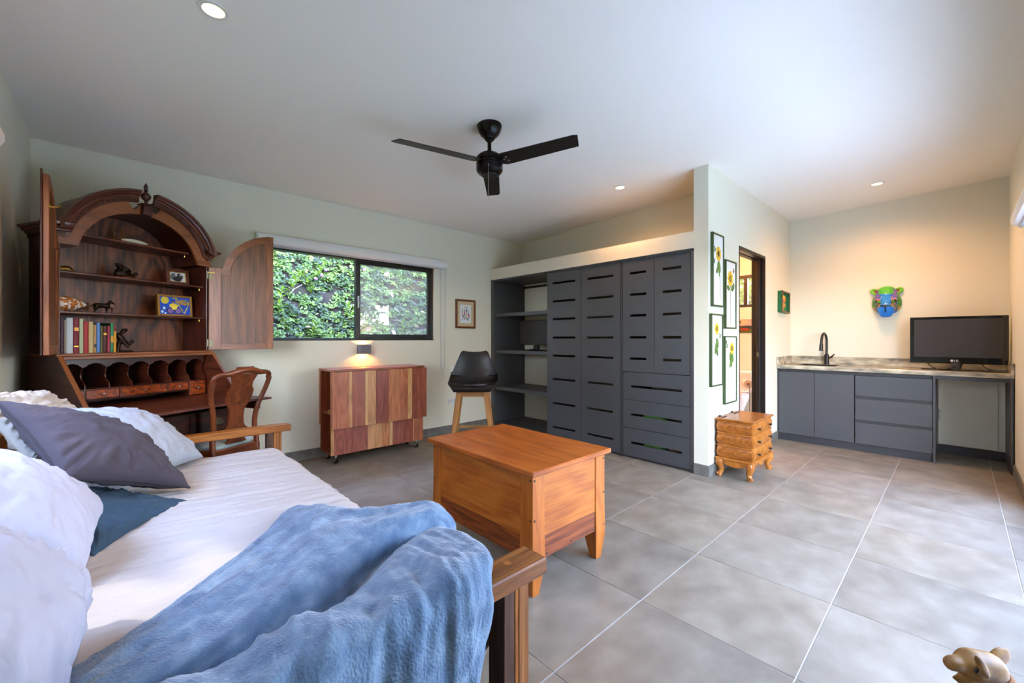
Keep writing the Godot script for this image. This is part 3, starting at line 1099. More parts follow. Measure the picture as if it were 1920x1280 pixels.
# small chest of three bulging drawers on carved feet
func make_bombe_chest() -> void:
	var t := thing("bedside_chest", "small burl wood chest of three bulging drawers on scrolled feet beside the bathroom doorway", "chest", P(4.075, 0, 1.305))
	var hx := 0.268
	var hz := 0.138
	var s := g()
	# one bulge for each drawer; rings from bottom to top
	var ring := func(x: float, z: float, y: float) -> PackedVector3Array:
		return PackedVector3Array([Vector3(x, y, z), Vector3(x, y, -z), Vector3(-x, y, -z), Vector3(-x, y, z)])
	var rings := []
	for d in 3:
		for k in 9:
			var f := k / 8.0
			var b := 0.012 * sin(PI * f)
			rings.append(ring.call(hx - 0.008 + b, hz - 0.008 + b, 0.165 + 0.108 * d + 0.104 * f))
	s.loft(rings)
	obj("body", s, M.burl_walnut, t, 50)
	for d in 3:
		s = g()
		rings = []
		for k in 9:
			var f := k / 8.0
			var b := 0.012 * sin(PI * f)
			var y := 0.168 + 0.108 * d + 0.098 * f
			var z := hz - 0.006 + b
			rings.append(PackedVector3Array([Vector3(hx - 0.022, y, z + 0.004), Vector3(hx - 0.022, y, z - 0.02), Vector3(-hx + 0.022, y, z - 0.02), Vector3(-hx + 0.022, y, z + 0.004)]))
		s.loft(rings)
		var dr := obj("drawer", s, M.burl_light, t, 50)
		for sx: float in [-1.0, 1.0]:
			s = g()
			s.xf = Transform3D(Basis(Vector3.RIGHT, PI / 2), Vector3(sx * 0.15, 0.217 + 0.108 * d, hz + 0.008))
			s.lathe([[0.009, 0.0], [0.005, 0.006], [0.005, 0.012], [0.010, 0.018], [0.011, 0.023], [0.007, 0.028], [0.0, 0.029]], 10)
			obj("knob", s, M.bronze, dr)
		# moulding above each drawer
		s = g()
		s.box(Vector3(0, 0.271 + 0.108 * d, 0), Vector3(2 * hx + 0.004, 0.009, 2 * hz + 0.008), 0.003, 0)
		obj("moulding", s, M.burl_light, t)
	s = g()
	s.box(Vector3(0, 0.158, 0), Vector3(2 * hx + 0.03, 0.016, 2 * hz + 0.03), 0.005, 0)
	s.box(Vector3(0, 0.146, 0), Vector3(2 * hx + 0.012, 0.012, 2 * hz + 0.012), 0.004, 0)
	obj("base_moulding", s, M.burl_light, t)
	s = g()
	s.box(Vector3(0, 0.4965, 0), Vector3(2 * hx + 0.025, 0.016, 2 * hz + 0.03), 0.006, 0)
	obj("top", s, M.burl_walnut, t)
	# shaped aprons
	for sz: float in [-1.0, 1.0]:
		var pl := PackedVector2Array([Vector2(-hx, 0.142), Vector2(-hx, 0.10)])
		for k in 25:
			var f := k / 24.0
			pl.append(Vector2(-hx + 0.05 + (2 * hx - 0.1) * f, 0.122 - 0.024 * pow(absf(cos(TAU * f)), 2.0) * (1.0 if absf(f - 0.5) < 0.26 else 0.2)))
		pl.append_array([Vector2(hx, 0.10), Vector2(hx, 0.142)])
		s = g()
		s.prism(pl, sz * (hz - 0.008) - 0.008, sz * (hz - 0.008) + 0.008)
		obj("apron", s, M.burl_light, t)
	for sx: float in [-1.0, 1.0]:
		var pl := PackedVector2Array([Vector2(-hz + 0.02, 0.142), Vector2(-hz + 0.02, 0.10)])
		for k in 13:
			var f := k / 12.0
			pl.append(Vector2((2 * hz - 0.1) * (f - 0.5), 0.115 - 0.02 * sin(PI * f)))
		pl.append_array([Vector2(hz - 0.02, 0.10), Vector2(hz - 0.02, 0.142)])
		s = g()
		s.xf = Transform3D(Basis(Vector3.UP, PI / 2), Vector3(sx * (hx - 0.008), 0, 0))
		s.prism(pl, -0.008, 0.008)
		obj("apron", s, M.burl_light, t)
		for sz: float in [-1.0, 1.0]:
			s = g()
			var o := Vector3(sx, 0, sz).normalized()
			var c0 := Vector3(sx * (hx - 0.025), 0, sz * (hz - 0.025))
			var pts := curve([c0 + Vector3(0, 0.145, 0) + o * 0.006, c0 + Vector3(0, 0.11, 0) + o * 0.016, c0 + Vector3(0, 0.06, 0) - o * 0.004, c0 + Vector3(0, 0.028, 0) + o * 0.006, c0 + o * 0.02], 12)
			s.tube(pts, [0.034, 0.035, 0.034, 0.032, 0.029, 0.026, 0.023, 0.021, 0.020, 0.020, 0.021, 0.022, 0.020], 10, 1.0, o)
			s.ball(c0 + o * 0.034 + Vector3(0, 0.024, 0), Vector3(0.014, 0.013, 0.014), 8)
			s.ball(c0 + o * 0.03 + Vector3(0, 0.108, 0), Vector3(0.013, 0.026, 0.013), 8)
			obj("foot", s, M.burl_light, t, 60)
	for k in 2:
		s = g()
		s.box(Vector3(-0.18 + 0.30 * k, 0.507, -0.11), Vector3(0.10, 0.006, 0.014), 0.002)
		s.box(Vector3(-0.18 + 0.30 * k, 0.509, -0.147), Vector3(0.035, 0.012, 0.012), 0.003)
		obj("lid_hinge", s, M.bronze, t)

func make_fan() -> void:
	var c := P(1.858, 0, 2.23)
	var top := ceil_y(2.23)
	var t := thing("ceiling_fan", "dark bronze ceiling fan with three blades hanging from the ceiling", "fan", Vector3(c.x, top, c.z))
	var s := g()
	s.lathe([[0.03, -0.098], [0.036, -0.094], [0.04, -0.085], [0.062, -0.066], [0.078, -0.04], [0.084, -0.02], [0.084, -0.012], [0.087, -0.01], [0.087, 0.003], [0.0, 0.003]], 28)
	obj("canopy", s, M.fan_bronze, t, 30)
	s = g()
	s.lathe([[0.0135, -0.205], [0.0135, -0.10]], 12)
	s.ball(Vector3(0, -0.1, 0), Vector3(0.026, 0.018, 0.026), 12)
	obj("downrod", s, M.fan_bronze, t)
	s = g()
	s.lathe([[0.0, -0.345], [0.058, -0.345], [0.064, -0.341], [0.078, -0.334], [0.092, -0.315], [0.094, -0.298], [0.094, -0.283], [0.09, -0.281], [0.09, -0.274], [0.094, -0.272], [0.093, -0.262], [0.084, -0.258], [0.084, -0.250], [0.09, -0.247], [0.09, -0.222], [0.084, -0.216], [0.07, -0.202], [0.04, -0.190], [0.02, -0.186], [0.0, -0.186]], 32)
	obj("motor_housing", s, M.fan_bronze, t, 28)
	s = g()
	s.lathe([[0.0, -0.351], [0.05, -0.351], [0.058, -0.348], [0.06, -0.343]], 28)
	obj("end_cap", s, M.fan_blade, t)
	# blades
	var pl := PackedVector2Array([Vector2(0.085, -0.045), Vector2(0.12, -0.062), Vector2(0.64, -0.055), Vector2(0.668, -0.045), Vector2(0.64, 0.055), Vector2(0.12, 0.062), Vector2(0.085, 0.045)])
	for a in FAN_TURN:
		s = g()
		var tilt := Basis(Vector3.UP, a) * Basis(Vector3.RIGHT, FAN_PITCH)
		s.xf = Transform3D(tilt * Basis(Vector3.RIGHT, -PI / 2), Vector3(0, -0.255, 0))
		s.prism(pl, -0.003, 0.003, 0.001)
		var b := obj("blade", s, M.fan_blade, t)
		s = g()
		s.xf = Transform3D(tilt, Vector3(0, -0.2595, 0))
		for k in [[0.12, 0.0], [0.145, 0.02], [0.145, -0.02]]:
			s.box(Vector3(k[0], 0, k[1]), Vector3(0.012, 0.005, 0.012), 0.002)
		obj("blade_screws", s, M.steel, b)
	s = g()
	s.tube([Vector3(-0.065, -0.30, 0.066), Vector3(-0.068, -0.31, 0.072), Vector3(-0.068, -0.56, 0.072)], 0.0016, 6)
	s.ball(Vector3(-0.068, -0.31, 0.072), Vector3(0.005, 0.006, 0.005), 8)
	obj("pull_chain", s, M.steel, t)

const FAN_TURN := [0.8218, 2.916, -1.272]
const FAN_PITCH := -0.21

func make_downlights() -> void:
	var labels := ["recessed ceiling downlight over the bed, at the top edge of the photo", "recessed ceiling downlight in front of the open wardrobe shelves", "recessed ceiling downlight over the kitchen counter"]
	var at := [[0.287, 2.29], [3.55, 2.26], [5.50, 0.55]]
	for k in 3:
		var v: float = at[k][1]
		var y := ceil_y(v)
		var t := thing("downlight", labels[k], "light", P(at[k][0], y, v), 0.0, "recessed ceiling downlights")
		var s := g()
		s.lathe([[0.042, -0.001], [0.044, -0.005], [0.058, -0.004], [0.062, 0.004], [0.044, 0.004]], 28)
		obj("trim_ring", s, M.white_plastic, t)
		s = g()
		s.lathe([[0.0, -0.0035], [0.042, -0.0035], [0.042, 0.002]], 24)
		obj("lamp_face", s, M.lamp_glow, t)
		var l := SpotLight3D.new()
		l.name = "lamp"
		t.add_child(l)
		l.position = Vector3(0, -0.02, 0)
		l.rotation.x = -PI / 2
		l.spot_angle = 80.0
		l.spot_angle_attenuation = 1.0
		l.light_color = Color(1.0, 0.74, 0.48)
		l.light_energy = [1.8, 2.4, 3.3][k]
		l.light_size = 0.04
		l.spot_range = 12.0
		l.spot_attenuation = 2.0
		l.shadow_enabled = true

func make_sconce() -> void:
	var t := thing("wall_sconce", "small cube wall sconce glowing warm up and down under the window", "lamp", P(1.8775, 1.085, VA))
	var s := g()
	# open tube of square section
	for e in [[-0.056, 0.0], [0.056, 0.0]]:
		s.box(Vector3(e[0], 0, 0.05), Vector3(0.006, 0.098, 0.098), 0.001)
	for z in [0.004, 0.096]:
		s.box(Vector3(0, 0, z), Vector3(0.106, 0.098, 0.006), 0.001)
	obj("body", s, M.sconce_grey, t)
	for sg: float in [-1.0, 1.0]:
		s = g()
		s.box(Vector3(0, sg * 0.018, 0.05), Vector3(0.10, 0.004, 0.08), 0.001)
		obj("lamp_face", s, M.lamp_glow, t)
		var l := SpotLight3D.new()
		l.name = "lamp"
		t.add_child(l)
		l.position = Vector3(0, sg * 0.022, 0.05)
		l.rotation.x = sg * PI / 2
		l.spot_angle = 75.0
		l.spot_angle_attenuation = 0.4
		l.light_color = Color(1.0, 0.66, 0.30)
		l.light_energy = 0.3
		l.light_size = 0.02
		l.spot_range = 8.0
		l.spot_attenuation = 2.0
		l.shadow_enabled = true

# ---------------------------------------------------------------- fitted joinery and appliances
# board with slots: outline a..b in the (v, y) plane at u0..u1, slots as [v0, v1, y0, y1]
func slotted(u0: float, u1: float, v0: float, v1: float, y0: float, y1: float, slots: Array) -> G:
	var s := g()
	# horizontal strips between slot rows, and the pieces left and right of each slot
	slots.sort_custom(func(a, b): return a[2] < b[2])
	var y := y0
	for e in slots:
		s.bx(P(u0, y, v0), P(u1, e[2], v1), 0.0, 1)
		s.bx(P(u0, e[2], v0), P(u1, e[3], e[0]), 0.0, 1)
		s.bx(P(u0, e[2], e[1]), P(u1, e[3], v1), 0.0, 1)
		y = e[3]
	s.bx(P(u0, y, v0), P(u1, y1, v1), 0.0, 1)
	return s

func make_wardrobe() -> void:
	var t := thing("built_in_wardrobe", "dark grey built-in wardrobe with slotted doors, drawers and an open shelf bay", "wardrobe")
	var u0 := UC + 0.012
	var s := g()
	# carcass: frame, sides and posts
	s.bx(P(u0 - 0.005, 1.986, VC + 0.02), P(UB, 2.007, VA - 0.004), 0.001)
	obj("top_rail", s, M.grey_lacquer, t)
	s = g()
	s.bx(P(u0 - 0.005, 0.0, 4.345), P(UB - 0.002, 1.986, 4.405), 0.001)
	obj("side_panel", s, M.grey_lacquer, t)
	s = g()
	s.bx(P(u0 - 0.005, 0.0, VC + 0.001), P(UB - 0.002, 1.986, 1.632), 0.001)
	obj("side_panel", s, M.grey_lacquer, t)
	s = g()
	s.bx(P(u0, 0.0, 2.328), P(UB - 0.002, 1.986, 2.352), 0.001)
	obj("side_panel", s, M.grey_lacquer_dark, t)
	s = g()
	s.bx(P(u0 + 0.022, 0.0, 3.345), P(UB - 0.002, 1.986, 3.363), 0.001)
	obj("side_panel", s, M.grey_lacquer_dark, t)
	s = g()
	s.bx(P(u0 + 0.02, 0.0, 1.632), P(u0 + 0.05, 0.02, 2.328), 0.001)
	s.bx(P(u0 + 0.03, 0.0, 2.352), P(u0 + 0.06, 0.02, 3.345), 0.001)
	obj("plinth", s, M.grey_lacquer_dark, t)
	s = g()
	s.bx(P(u0 + 0.01, 0.0, 3.363), P(UB - 0.002, 0.055, 4.345), 0.002)
	obj("bay_floor", s, M.grey_lacquer, t)
	# inside of the closed part
	s = g()
	s.bx(P(u0 + 0.03, 0.80, 1.632), P(UB - 0.002, 0.86, 2.328), 0.0)
	s.bx(P(u0 + 0.06, 1.15, 2.352), P(UB - 0.002, 1.17, 3.345), 0.0)
	obj("inner_shelf", s, M.grey_lacquer_dark, t)
	for y in [0.53, 1.03, 1.53]:
		s = g()
		s.bx(P(3.735, y - 0.032, 3.363), P(3.755, y + 0.014, 4.345), 0.002)
		s.bx(P(3.755, y - 0.004, 3.363), P(UB - 0.002, y + 0.012, 4.345), 0.0)
		obj("shelf", s, M.grey_lacquer, t)
	# black strip under the white ceiling of the bay
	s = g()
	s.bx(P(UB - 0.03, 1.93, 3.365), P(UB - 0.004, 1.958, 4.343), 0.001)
	obj("black_strip", s, M.black_frame, t)
	var rows := [1.855, 1.64, 1.43, 1.213, 1.0, 0.722, 0.437, 0.155]
	for e in [[2.862, 3.363, 2.938, 3.274], [2.356, 2.857, 2.438, 2.773]]:
		var sl := []
		for y in rows:
			sl.append([e[2], e[3], y - 0.012, y + 0.012])
		obj("door", slotted(u0, u0 + 0.02, e[0], e[1], 0.022, 1.984, sl), M.grey_lacquer, t)
	for e in [[1.984, 2.324, 2.066, 2.246], [1.638, 1.980, 1.716, 1.898]]:
		var sl := []
		for k in 5:
			sl.append([e[2], e[3], rows[k] - 0.012, rows[k] + 0.012])
		obj("door", slotted(u0, u0 + 0.02, e[0], e[1], 0.870, 1.984, sl), M.grey_lacquer, t)
	for y in [0.587, 0.306, 0.024]:
		obj("drawer", slotted(u0, u0 + 0.02, 1.636, 2.322, y, y + 0.277, [[1.712, 2.236, y + 0.123, y + 0.147]]), M.grey_lacquer, t)
	# folded clothes seen as colour through the drawer slots
	var kinds := [["folded green towel showing through the slot of the middle wardrobe drawer", "pillow_green", 2.06, 0.33], ["folded green cloth showing through the slot of the lowest wardrobe drawer", "pillow_green", 2.05, 0.048]]
	for e in kinds:
		s = g()
		s.box(P(3.85, e[3] + 0.055, e[2]), Vector3(0.2, 0.11, 0.22), 0.04)
		tag(obj("folded_cloth", s, M[e[1]]), e[0], "cloth")
	s = g()
	s.box(P(3.84, 0.048 + 0.05, 1.80), Vector3(0.2, 0.10, 0.18), 0.04)
	tag(obj("folded_cloth", s, M.pillow_brown), "folded brown cloth showing through the slot of the lowest wardrobe drawer", "cloth")

func make_monitor() -> void:
	var t := thing("computer_monitor", "black computer monitor on the middle shelf of the open wardrobe bay", "monitor", P(3.95, 1.044, 3.80), -PI / 2 + 0.02)
	var s := g()
	s.box(Vector3(0, 0.235, 0), Vector3(0.53, 0.33, 0.03), 0.006)
	obj("case", s, M.black_plastic, t)
	s = g()
	s.box(Vector3(0, 0.24, 0.016), Vector3(0.50, 0.29, 0.003), 0.001)
	obj("screen", s, M.black_plastic, t)
	s = g()
	s.bar([Vector3(0, 0.0, -0.02), Vector3(0, 0.10, -0.025), Vector3(0, 0.16, -0.01)], [0.10, 0.07, 0.06], [0.03, 0.03, 0.03], Vector3.RIGHT)
	obj("neck", s, M.black_plastic, t)
	s = g()
	s.lathe([[0.0, 0.0], [0.115, 0.0], [0.118, 0.006], [0.10, 0.012], [0.0, 0.014]], 24)
	obj("base", s, M.black_plastic, t)
	s = g()
	s.box(Vector3(0, 0.081, 0.0165), Vector3(0.03, 0.005, 0.002), 0.0)
	obj("badge", s, M.steel, t)
	s = g()
	s.tube(curve([Vector3(0.03, 0.06, -0.03), Vector3(0.10, 0.03, 0.02), Vector3(0.04, 0.012, 0.06), Vector3(-0.04, 0.02, 0.03), Vector3(-0.12, 0.008, -0.02)], 16), 0.004, 6)
	obj("cable", s, M.black_plastic, t)

func make_kitchenette() -> void:
	var u0 := 5.70
	var t := thing("kitchen_cabinet", "low dark grey kitchen cabinet with two doors, three drawers and an open bay", "cabinet")
	var s := g()
	s.bx(P(u0 + 0.002, 0.0, 1.452), P(UK - 0.005, 0.843, 1.470), 0.001)
	obj("side_panel", s, M.grey_lacquer_dark, t)
	s = g()
	s.bx(P(u0 - 0.004, 0.0, 0.145), P(UK - 0.005, 0.843, 0.163), 0.001)
	obj("side_panel", s, M.grey_lacquer, t)
	s = g()
	s.bx(P(u0 - 0.004, 0.0, -0.334), P(UK - 0.005, 0.843, -0.316), 0.001)
	obj("end_panel", s, M.grey_lacquer, t)
	s = g()
	s.bx(P(u0 + 0.02, 0.84, 0.163), P(UK - 0.01, 0.845, 1.452), 0.0)
	s.bx(P(u0 + 0.03, 0.81, 0.163), P(u0 + 0.05, 0.843, 1.452), 0.0)
	obj("rail", s, M.grey_lacquer_dark, t)
	s = g()
	s.bx(P(u0 + 0.002, 0.808, -0.316), P(u0 + 0.02, 0.843, 0.145), 0.001)
	obj("rail", s, M.grey_lacquer_dark, t)
	s = g()
	s.bx(P(u0 + 0.035, 0.0, 0.163), P(u0 + 0.05, 0.09, 1.452), 0.001)
	obj("plinth", s, M.grey_lacquer_dark, t)
	s = g()
	s.bx(P(u0 + 0.30, 0.09, 0.163), P(u0 + 0.32, 0.80, 1.452), 0.0)
	obj("inner_board", s, M.grey_lacquer_dark, t)
	for e in [[1.108, 1.450], [0.755, 1.104]]:
		s = g()
		s.bx(P(u0, 0.086, e[0]), P(u0 + 0.018, 0.810, e[1]), 0.0015)
		obj("door", s, M.grey_lacquer, t)
	for e in [[0.086, 0.305], [0.339, 0.557], [0.591, 0.808]]:
		s = g()
		s.bx(P(u0, e[0], 0.167), P(u0 + 0.018, e[1], 0.747), 0.0015)
		obj("drawer", s, M.grey_lacquer, t)
	s = g()
	s.bx(P(u0 + 0.025, 0.3, 0.165), P(u0 + 0.035, 0.6, 0.75), 0.0)
	obj("finger_channel", s, M.grey_lacquer_dark, t)
	# open bay: skirting and a pale panel door on the wall at its back
	s = g()
	s.bx(P(UK - 0.03, 0.0, -0.316), P(UK - 0.006, 0.09, 0.145), 0.001)
	obj("skirting", s, M.grey_lacquer_dark, t)
	var d := thing("wall_hatch", "pale hatch panel on the wall at the back of the open kitchen bay", "panel")
	s = g()
	s.bx(P(UK - 0.016, 0.095, -0.27), P(UK, 0.80, 0.14), 0.002)
	obj("panel", s, M.paint, d)
	s = g()
	s.box(P(UK - 0.02, 0.407, 0.134), Vector3(0.012, 0.10, 0.014), 0.003)
	obj("hinge", s, M.steel, d)
	# worktop with upstands, cut round the sink
	t = thing("stone_worktop", "pale veined granite worktop with upstands over the grey kitchen cabinet", "worktop")
	s = g()
	var uf := u0 - 0.022
	s.bx(P(uf, 0.846, -0.338), P(UK - 0.004, 0.889, 0.93), 0.003)
	s.bx(P(uf, 0.846, 1.31), P(UK - 0.004, 0.889, 1.469), 0.003)
	s.bx(P(uf, 0.846, 0.93), P(5.80, 0.889, 1.31), 0.003)
	s.bx(P(6.16, 0.846, 0.93), P(UK - 0.004, 0.889, 1.31), 0.003)
	obj("slab", s, M.granite, t)
	s = g()
	s.bx(P(UK - 0.024, 0.889, -0.338), P(UK - 0.004, 0.982, 1.469), 0.002)
	obj("upstand", s, M.granite, t)
	s = g()
	s.bx(P(uf, 0.889, 1.450), P(UK - 0.024, 0.982, 1.469), 0.002)
	obj("upstand", s, M.granite, t)
	s = g()
	s.bx(P(uf, 0.889, -0.338), P(UK - 0.024, 0.982, -0.318), 0.002)
	obj("upstand", s, M.granite, t)
	t = thing("sink", "dark undermounted sink sunk in the granite worktop below the tap", "sink")
	s = g()
	var a := P(5.80, 0.70, 0.93)
	var b := P(6.16, 0.888, 1.31)
	s.bx(a, Vector3(b.x, 0.715, b.z))
	s.bx(a, Vector3(a.x + 0.012, b.y, b.z))
	s.bx(Vector3(b.x - 0.012, a.y, a.z), b)
	s.bx(a, Vector3(b.x, b.y, a.z - 0.012))
	s.bx(Vector3(a.x, a.y, b.z + 0.012), b)
	obj("basin", s, M.black_plastic, t)
	s = g()
	s.lathe([[0.0, 0.0], [0.035, 0.0], [0.035, 0.004], [0.0, 0.005]], 16, P(5.98, 0.716, 1.12))
	obj("drain", s, M.steel, t)
	# tap
	t = thing("kitchen_tap", "tall black gooseneck kitchen tap with a side lever at the sink", "tap", P(6.205, 0.889, 1.08))
	s = g()
	s.lathe([[0.0, 0.0], [0.03, 0.0], [0.03, 0.012], [0.024, 0.016], [0.024, 0.115], [0.019, 0.12], [0.015, 0.125]], 16)
	obj("body", s, M.black_plastic, t)
	s = g()
	var arc := [Vector3(0, 0.12, 0), Vector3(0, 0.26, 0)]
	for k in 13:
		var an := PI * k / 12.0
		arc.append(Vector3(-0.085 + 0.085 * cos(an), 0.29 + 0.085 * sin(an), -0.02 * k / 12.0))
	arc.append(Vector3(-0.172, 0.25, -0.022))
	s.tube(arc, 0.013, 10)
	obj("spout", s, M.black_plastic, t)
	s = g()
	s.tube([Vector3(-0.172, 0.25, -0.022), Vector3(-0.174, 0.235, -0.022), Vector3(-0.178, 0.165, -0.024)], [0.016, 0.018, 0.021], 12)
	obj("spray_head", s, M.black_plastic, t)
	s = g()
	s.tube([Vector3(0, 0.085, 0.02), Vector3(0, 0.085, 0.04), Vector3(-0.006, 0.125, 0.075)], [0.012, 0.011, 0.006], 8)
	obj("lever", s, M.black_plastic, t)

func make_television() -> void:
	var t := thing("television", "black flat screen television standing on the granite worktop by the right wall", "television", P(5.99, 0.889, 0.008), -PI / 2)
	var s := g()
	s.box(Vector3(0, 0.297, -0.03), Vector3(0.664, 0.468, 0.05), 0.012)
	s.box(Vector3(0, 0.28, -0.06), Vector3(0.42, 0.30, 0.03), 0.01)
	obj("case", s, M.black_plastic, t)
	s = g()
	s.box(Vector3(0, 0.297, -0.003), Vector3(0.662, 0.466, 0.006), 0.002)
	obj("bezel", s, M.black_gloss, t)
	s = g()
	s.box(Vector3(0.0, 0.315, 0.0), Vector3(0.60, 0.38, 0.004), 0.0005)
	obj("screen", s, M.screen, t)
	s = g()
	s.lathe([[0.03, 0.012], [0.034, 0.03], [0.045, 0.06], [0.05, 0.075]], 16, Vector3(0, 0, -0.03))
	obj("neck", s, M.steel, t)
	s = g()
	var pl := PackedVector2Array()
	for k in 32:
		var a := TAU * k / 32
		pl.append(Vector2(0.25 * signf(cos(a)) * pow(absf(cos(a)), 0.5), 0.115 * signf(sin(a)) * pow(absf(sin(a)), 0.6)))
	s.xf = Transform3D(Basis(Vector3.RIGHT, -PI / 2), Vector3(0, 0.007, 0))
	s.prism(pl, -0.007, 0.006, 0.003)
	obj("base", s, M.black_gloss, t)
	# maker's mark: a disc with a face and two letters
	s = g()
	s.xf = Transform3D(Basis(Vector3.RIGHT, PI / 2), Vector3(-0.032, 0.092, 0.0005))
	s.lathe([[0.0, 0.0], [0.011, 0.0], [0.011, 0.0012], [0.0, 0.0015]], 20)
	obj("badge_disc", s, M.badge, t)
	letters("LG", 0.019, M.badge, t, Transform3D(Basis.IDENTITY, Vector3(-0.002, 0.092, 0.0006)))
	for e in [[-0.21, 0.05, -0.06], [0.16, 0.06, -0.05]]:
		s = g()
		s.tube(curve([Vector3(e[0], 0.075, -0.06), Vector3(e[0] + 0.03, 0.03, -0.03), Vector3(e[0] + 0.10, 0.006, 0.02), Vector3(e[0] + 0.2, 0.03, 0.0), Vector3(e[0] + 0.22, 0.07, -0.05)], 16), 0.004, 6)
		obj("cable", s, M.black_plastic, t)
	s = g()
	s.box(P(5.83, 0.8945, -0.24), Vector3(0.045, 0.011, 0.13), 0.003)
	tag(obj("remote_control", s, M.black_plastic), "slim black remote control lying on the worktop in front of the television's corner", "remote control")

func letters(txt: String, size: float, m: Material, parent: Node3D, at: Transform3D, depth := 0.001) -> MeshInstance3D:
	var tm := TextMesh.new()
	tm.text = txt
	var f := SystemFont.new()
	f.font_names = PackedStringArray(["Droid Sans"])
	f.font_weight = 700
	tm.font = f
	tm.font_size = 32
	tm.pixel_size = size / 24.0
	tm.depth = depth
	tm.material = m
	tm.curve_step = 2.0
	var o := MeshInstance3D.new()
	o.mesh = tm
	o.name = "lettering"
	parent.add_child(o, true)
	o.transform = at
	return o

# roller blinds, cords, switches
func blind(called: String, label: String, a: Vector3, b: Vector3, out: Vector3) -> Node3D:
	# cassette from a to b along the wall, standing off by out
	var t := thing(called, label, "blind")
	var s := g()
	var prof := [[0.0, 0.055], [0.035, 0.055], [0.062, 0.045], [0.078, 0.02], [0.08, -0.01], [0.068, -0.036], [0.04, -0.05], [0.0, -0.05]]
	var r0 := PackedVector3Array()
	var r1 := PackedVector3Array()
	for e in prof:
		r0.append(a + out * e[0] + Vector3(0, e[1], 0))
		r1.append(b + out * e[0] + Vector3(0, e[1], 0))
	if (b - a).cross(out).y > 0.0:
		r0.reverse()
		r1.reverse()
	s.loft([r0, r1])
	obj("cassette", s, M.white_satin, t, 30)
	s = g()
	var d := (b - a).normalized()
	s.tube([a + d * 0.02 + out * 0.03 - Vector3(0, 0.053, 0), b - d * 0.02 + out * 0.03 - Vector3(0, 0.053, 0)], 0.012, 8)
	obj("bottom_bar", s, M.grey_blind, t)
	return t

func make_blinds() -> void:
	var t := blind("roller_blind", "white roller blind cassette rolled up over the garden window", P(0.875, 2.125, VA), P(2.94, 2.125, VA), Vector3(0, 0, 1))
	var s := g()
	s.tube([P(2.925, 2.09, VA - 0.05), P(2.927, 0.84, VA - 0.02), P(2.90, 0.80, VA - 0.018), P(2.872, 0.84, VA - 0.02), P(2.87, 2.09, VA - 0.02)], 0.004, 6)
	obj("bead_chain", s, M.grey_blind, t)
	s = g()
	s.box(P(2.90, 0.79, VA - 0.02), Vector3(0.012, 0.05, 0.012), 0.004)
	obj("cord_weight", s, M.white_plastic, t)
	t = blind("roller_blind", "white roller blind cassette at the right edge of the photo, high on the glazed wall", P(1.2, 2.065, VR), P(4.76, 2.065, VR), Vector3(0, 0, -1))
	for u in [4.7, 3.9]:
		s = g()
		s.box(P(u, 2.125, VR + 0.03), Vector3(0.012, 0.014, 0.05), 0.003)
		obj("bracket", s, M.steel, t)
	blind("roller_blind", "white roller blind cassette at the left edge of the photo, over the bed", P(UL, 2.13, 1.2), P(UL, 2.13, 3.02), Vector3(1, 0, 0))
	# switch plate and socket behind the stool
	t = thing("light_switch", "white light switch plate on the wall beside the hanging blind cord", "switch", P(3.06, 0.795, VA))
	s = g()
	s.box(Vector3(0, 0, 0.004), Vector3(0.072, 0.115, 0.008), 0.003)
	obj("plate", s, M.white_plastic, t)
	s = g()
	s.box(Vector3(0, 0, 0.009), Vector3(0.03, 0.06, 0.005), 0.002)
	obj("rocker", s, M.white_satin, t)
	t = thing("wall_socket", "white double wall socket low on the window wall behind the bar stool", "socket", P(3.05, 0.403, VA))
	s = g()
	s.box(Vector3(0, 0, 0.004), Vector3(0.118, 0.085, 0.008), 0.003)
	obj("plate", s, M.white_plastic, t)
	for x in [-0.026, 0.026]:
		s = g()
		s.box(Vector3(x, 0, 0.0085), Vector3(0.036, 0.036, 0.003), 0.001)
		s.box(Vector3(x - 0.006, 0, 0.0095), Vector3(0.003, 0.012, 0.002))
		s.box(Vector3(x + 0.006, 0, 0.0095), Vector3(0.003, 0.012, 0.002))
		obj("outlet", s, M.grey_blind, t)
	t = thing("wall_socket", "white double wall socket low on the window wall behind the desk chair", "socket", P(0.82, 0.66, VA))
	s = g()
	s.box(Vector3(0, 0, 0.004), Vector3(0.118, 0.085, 0.008), 0.003)
	obj("plate", s, M.white_plastic, t)

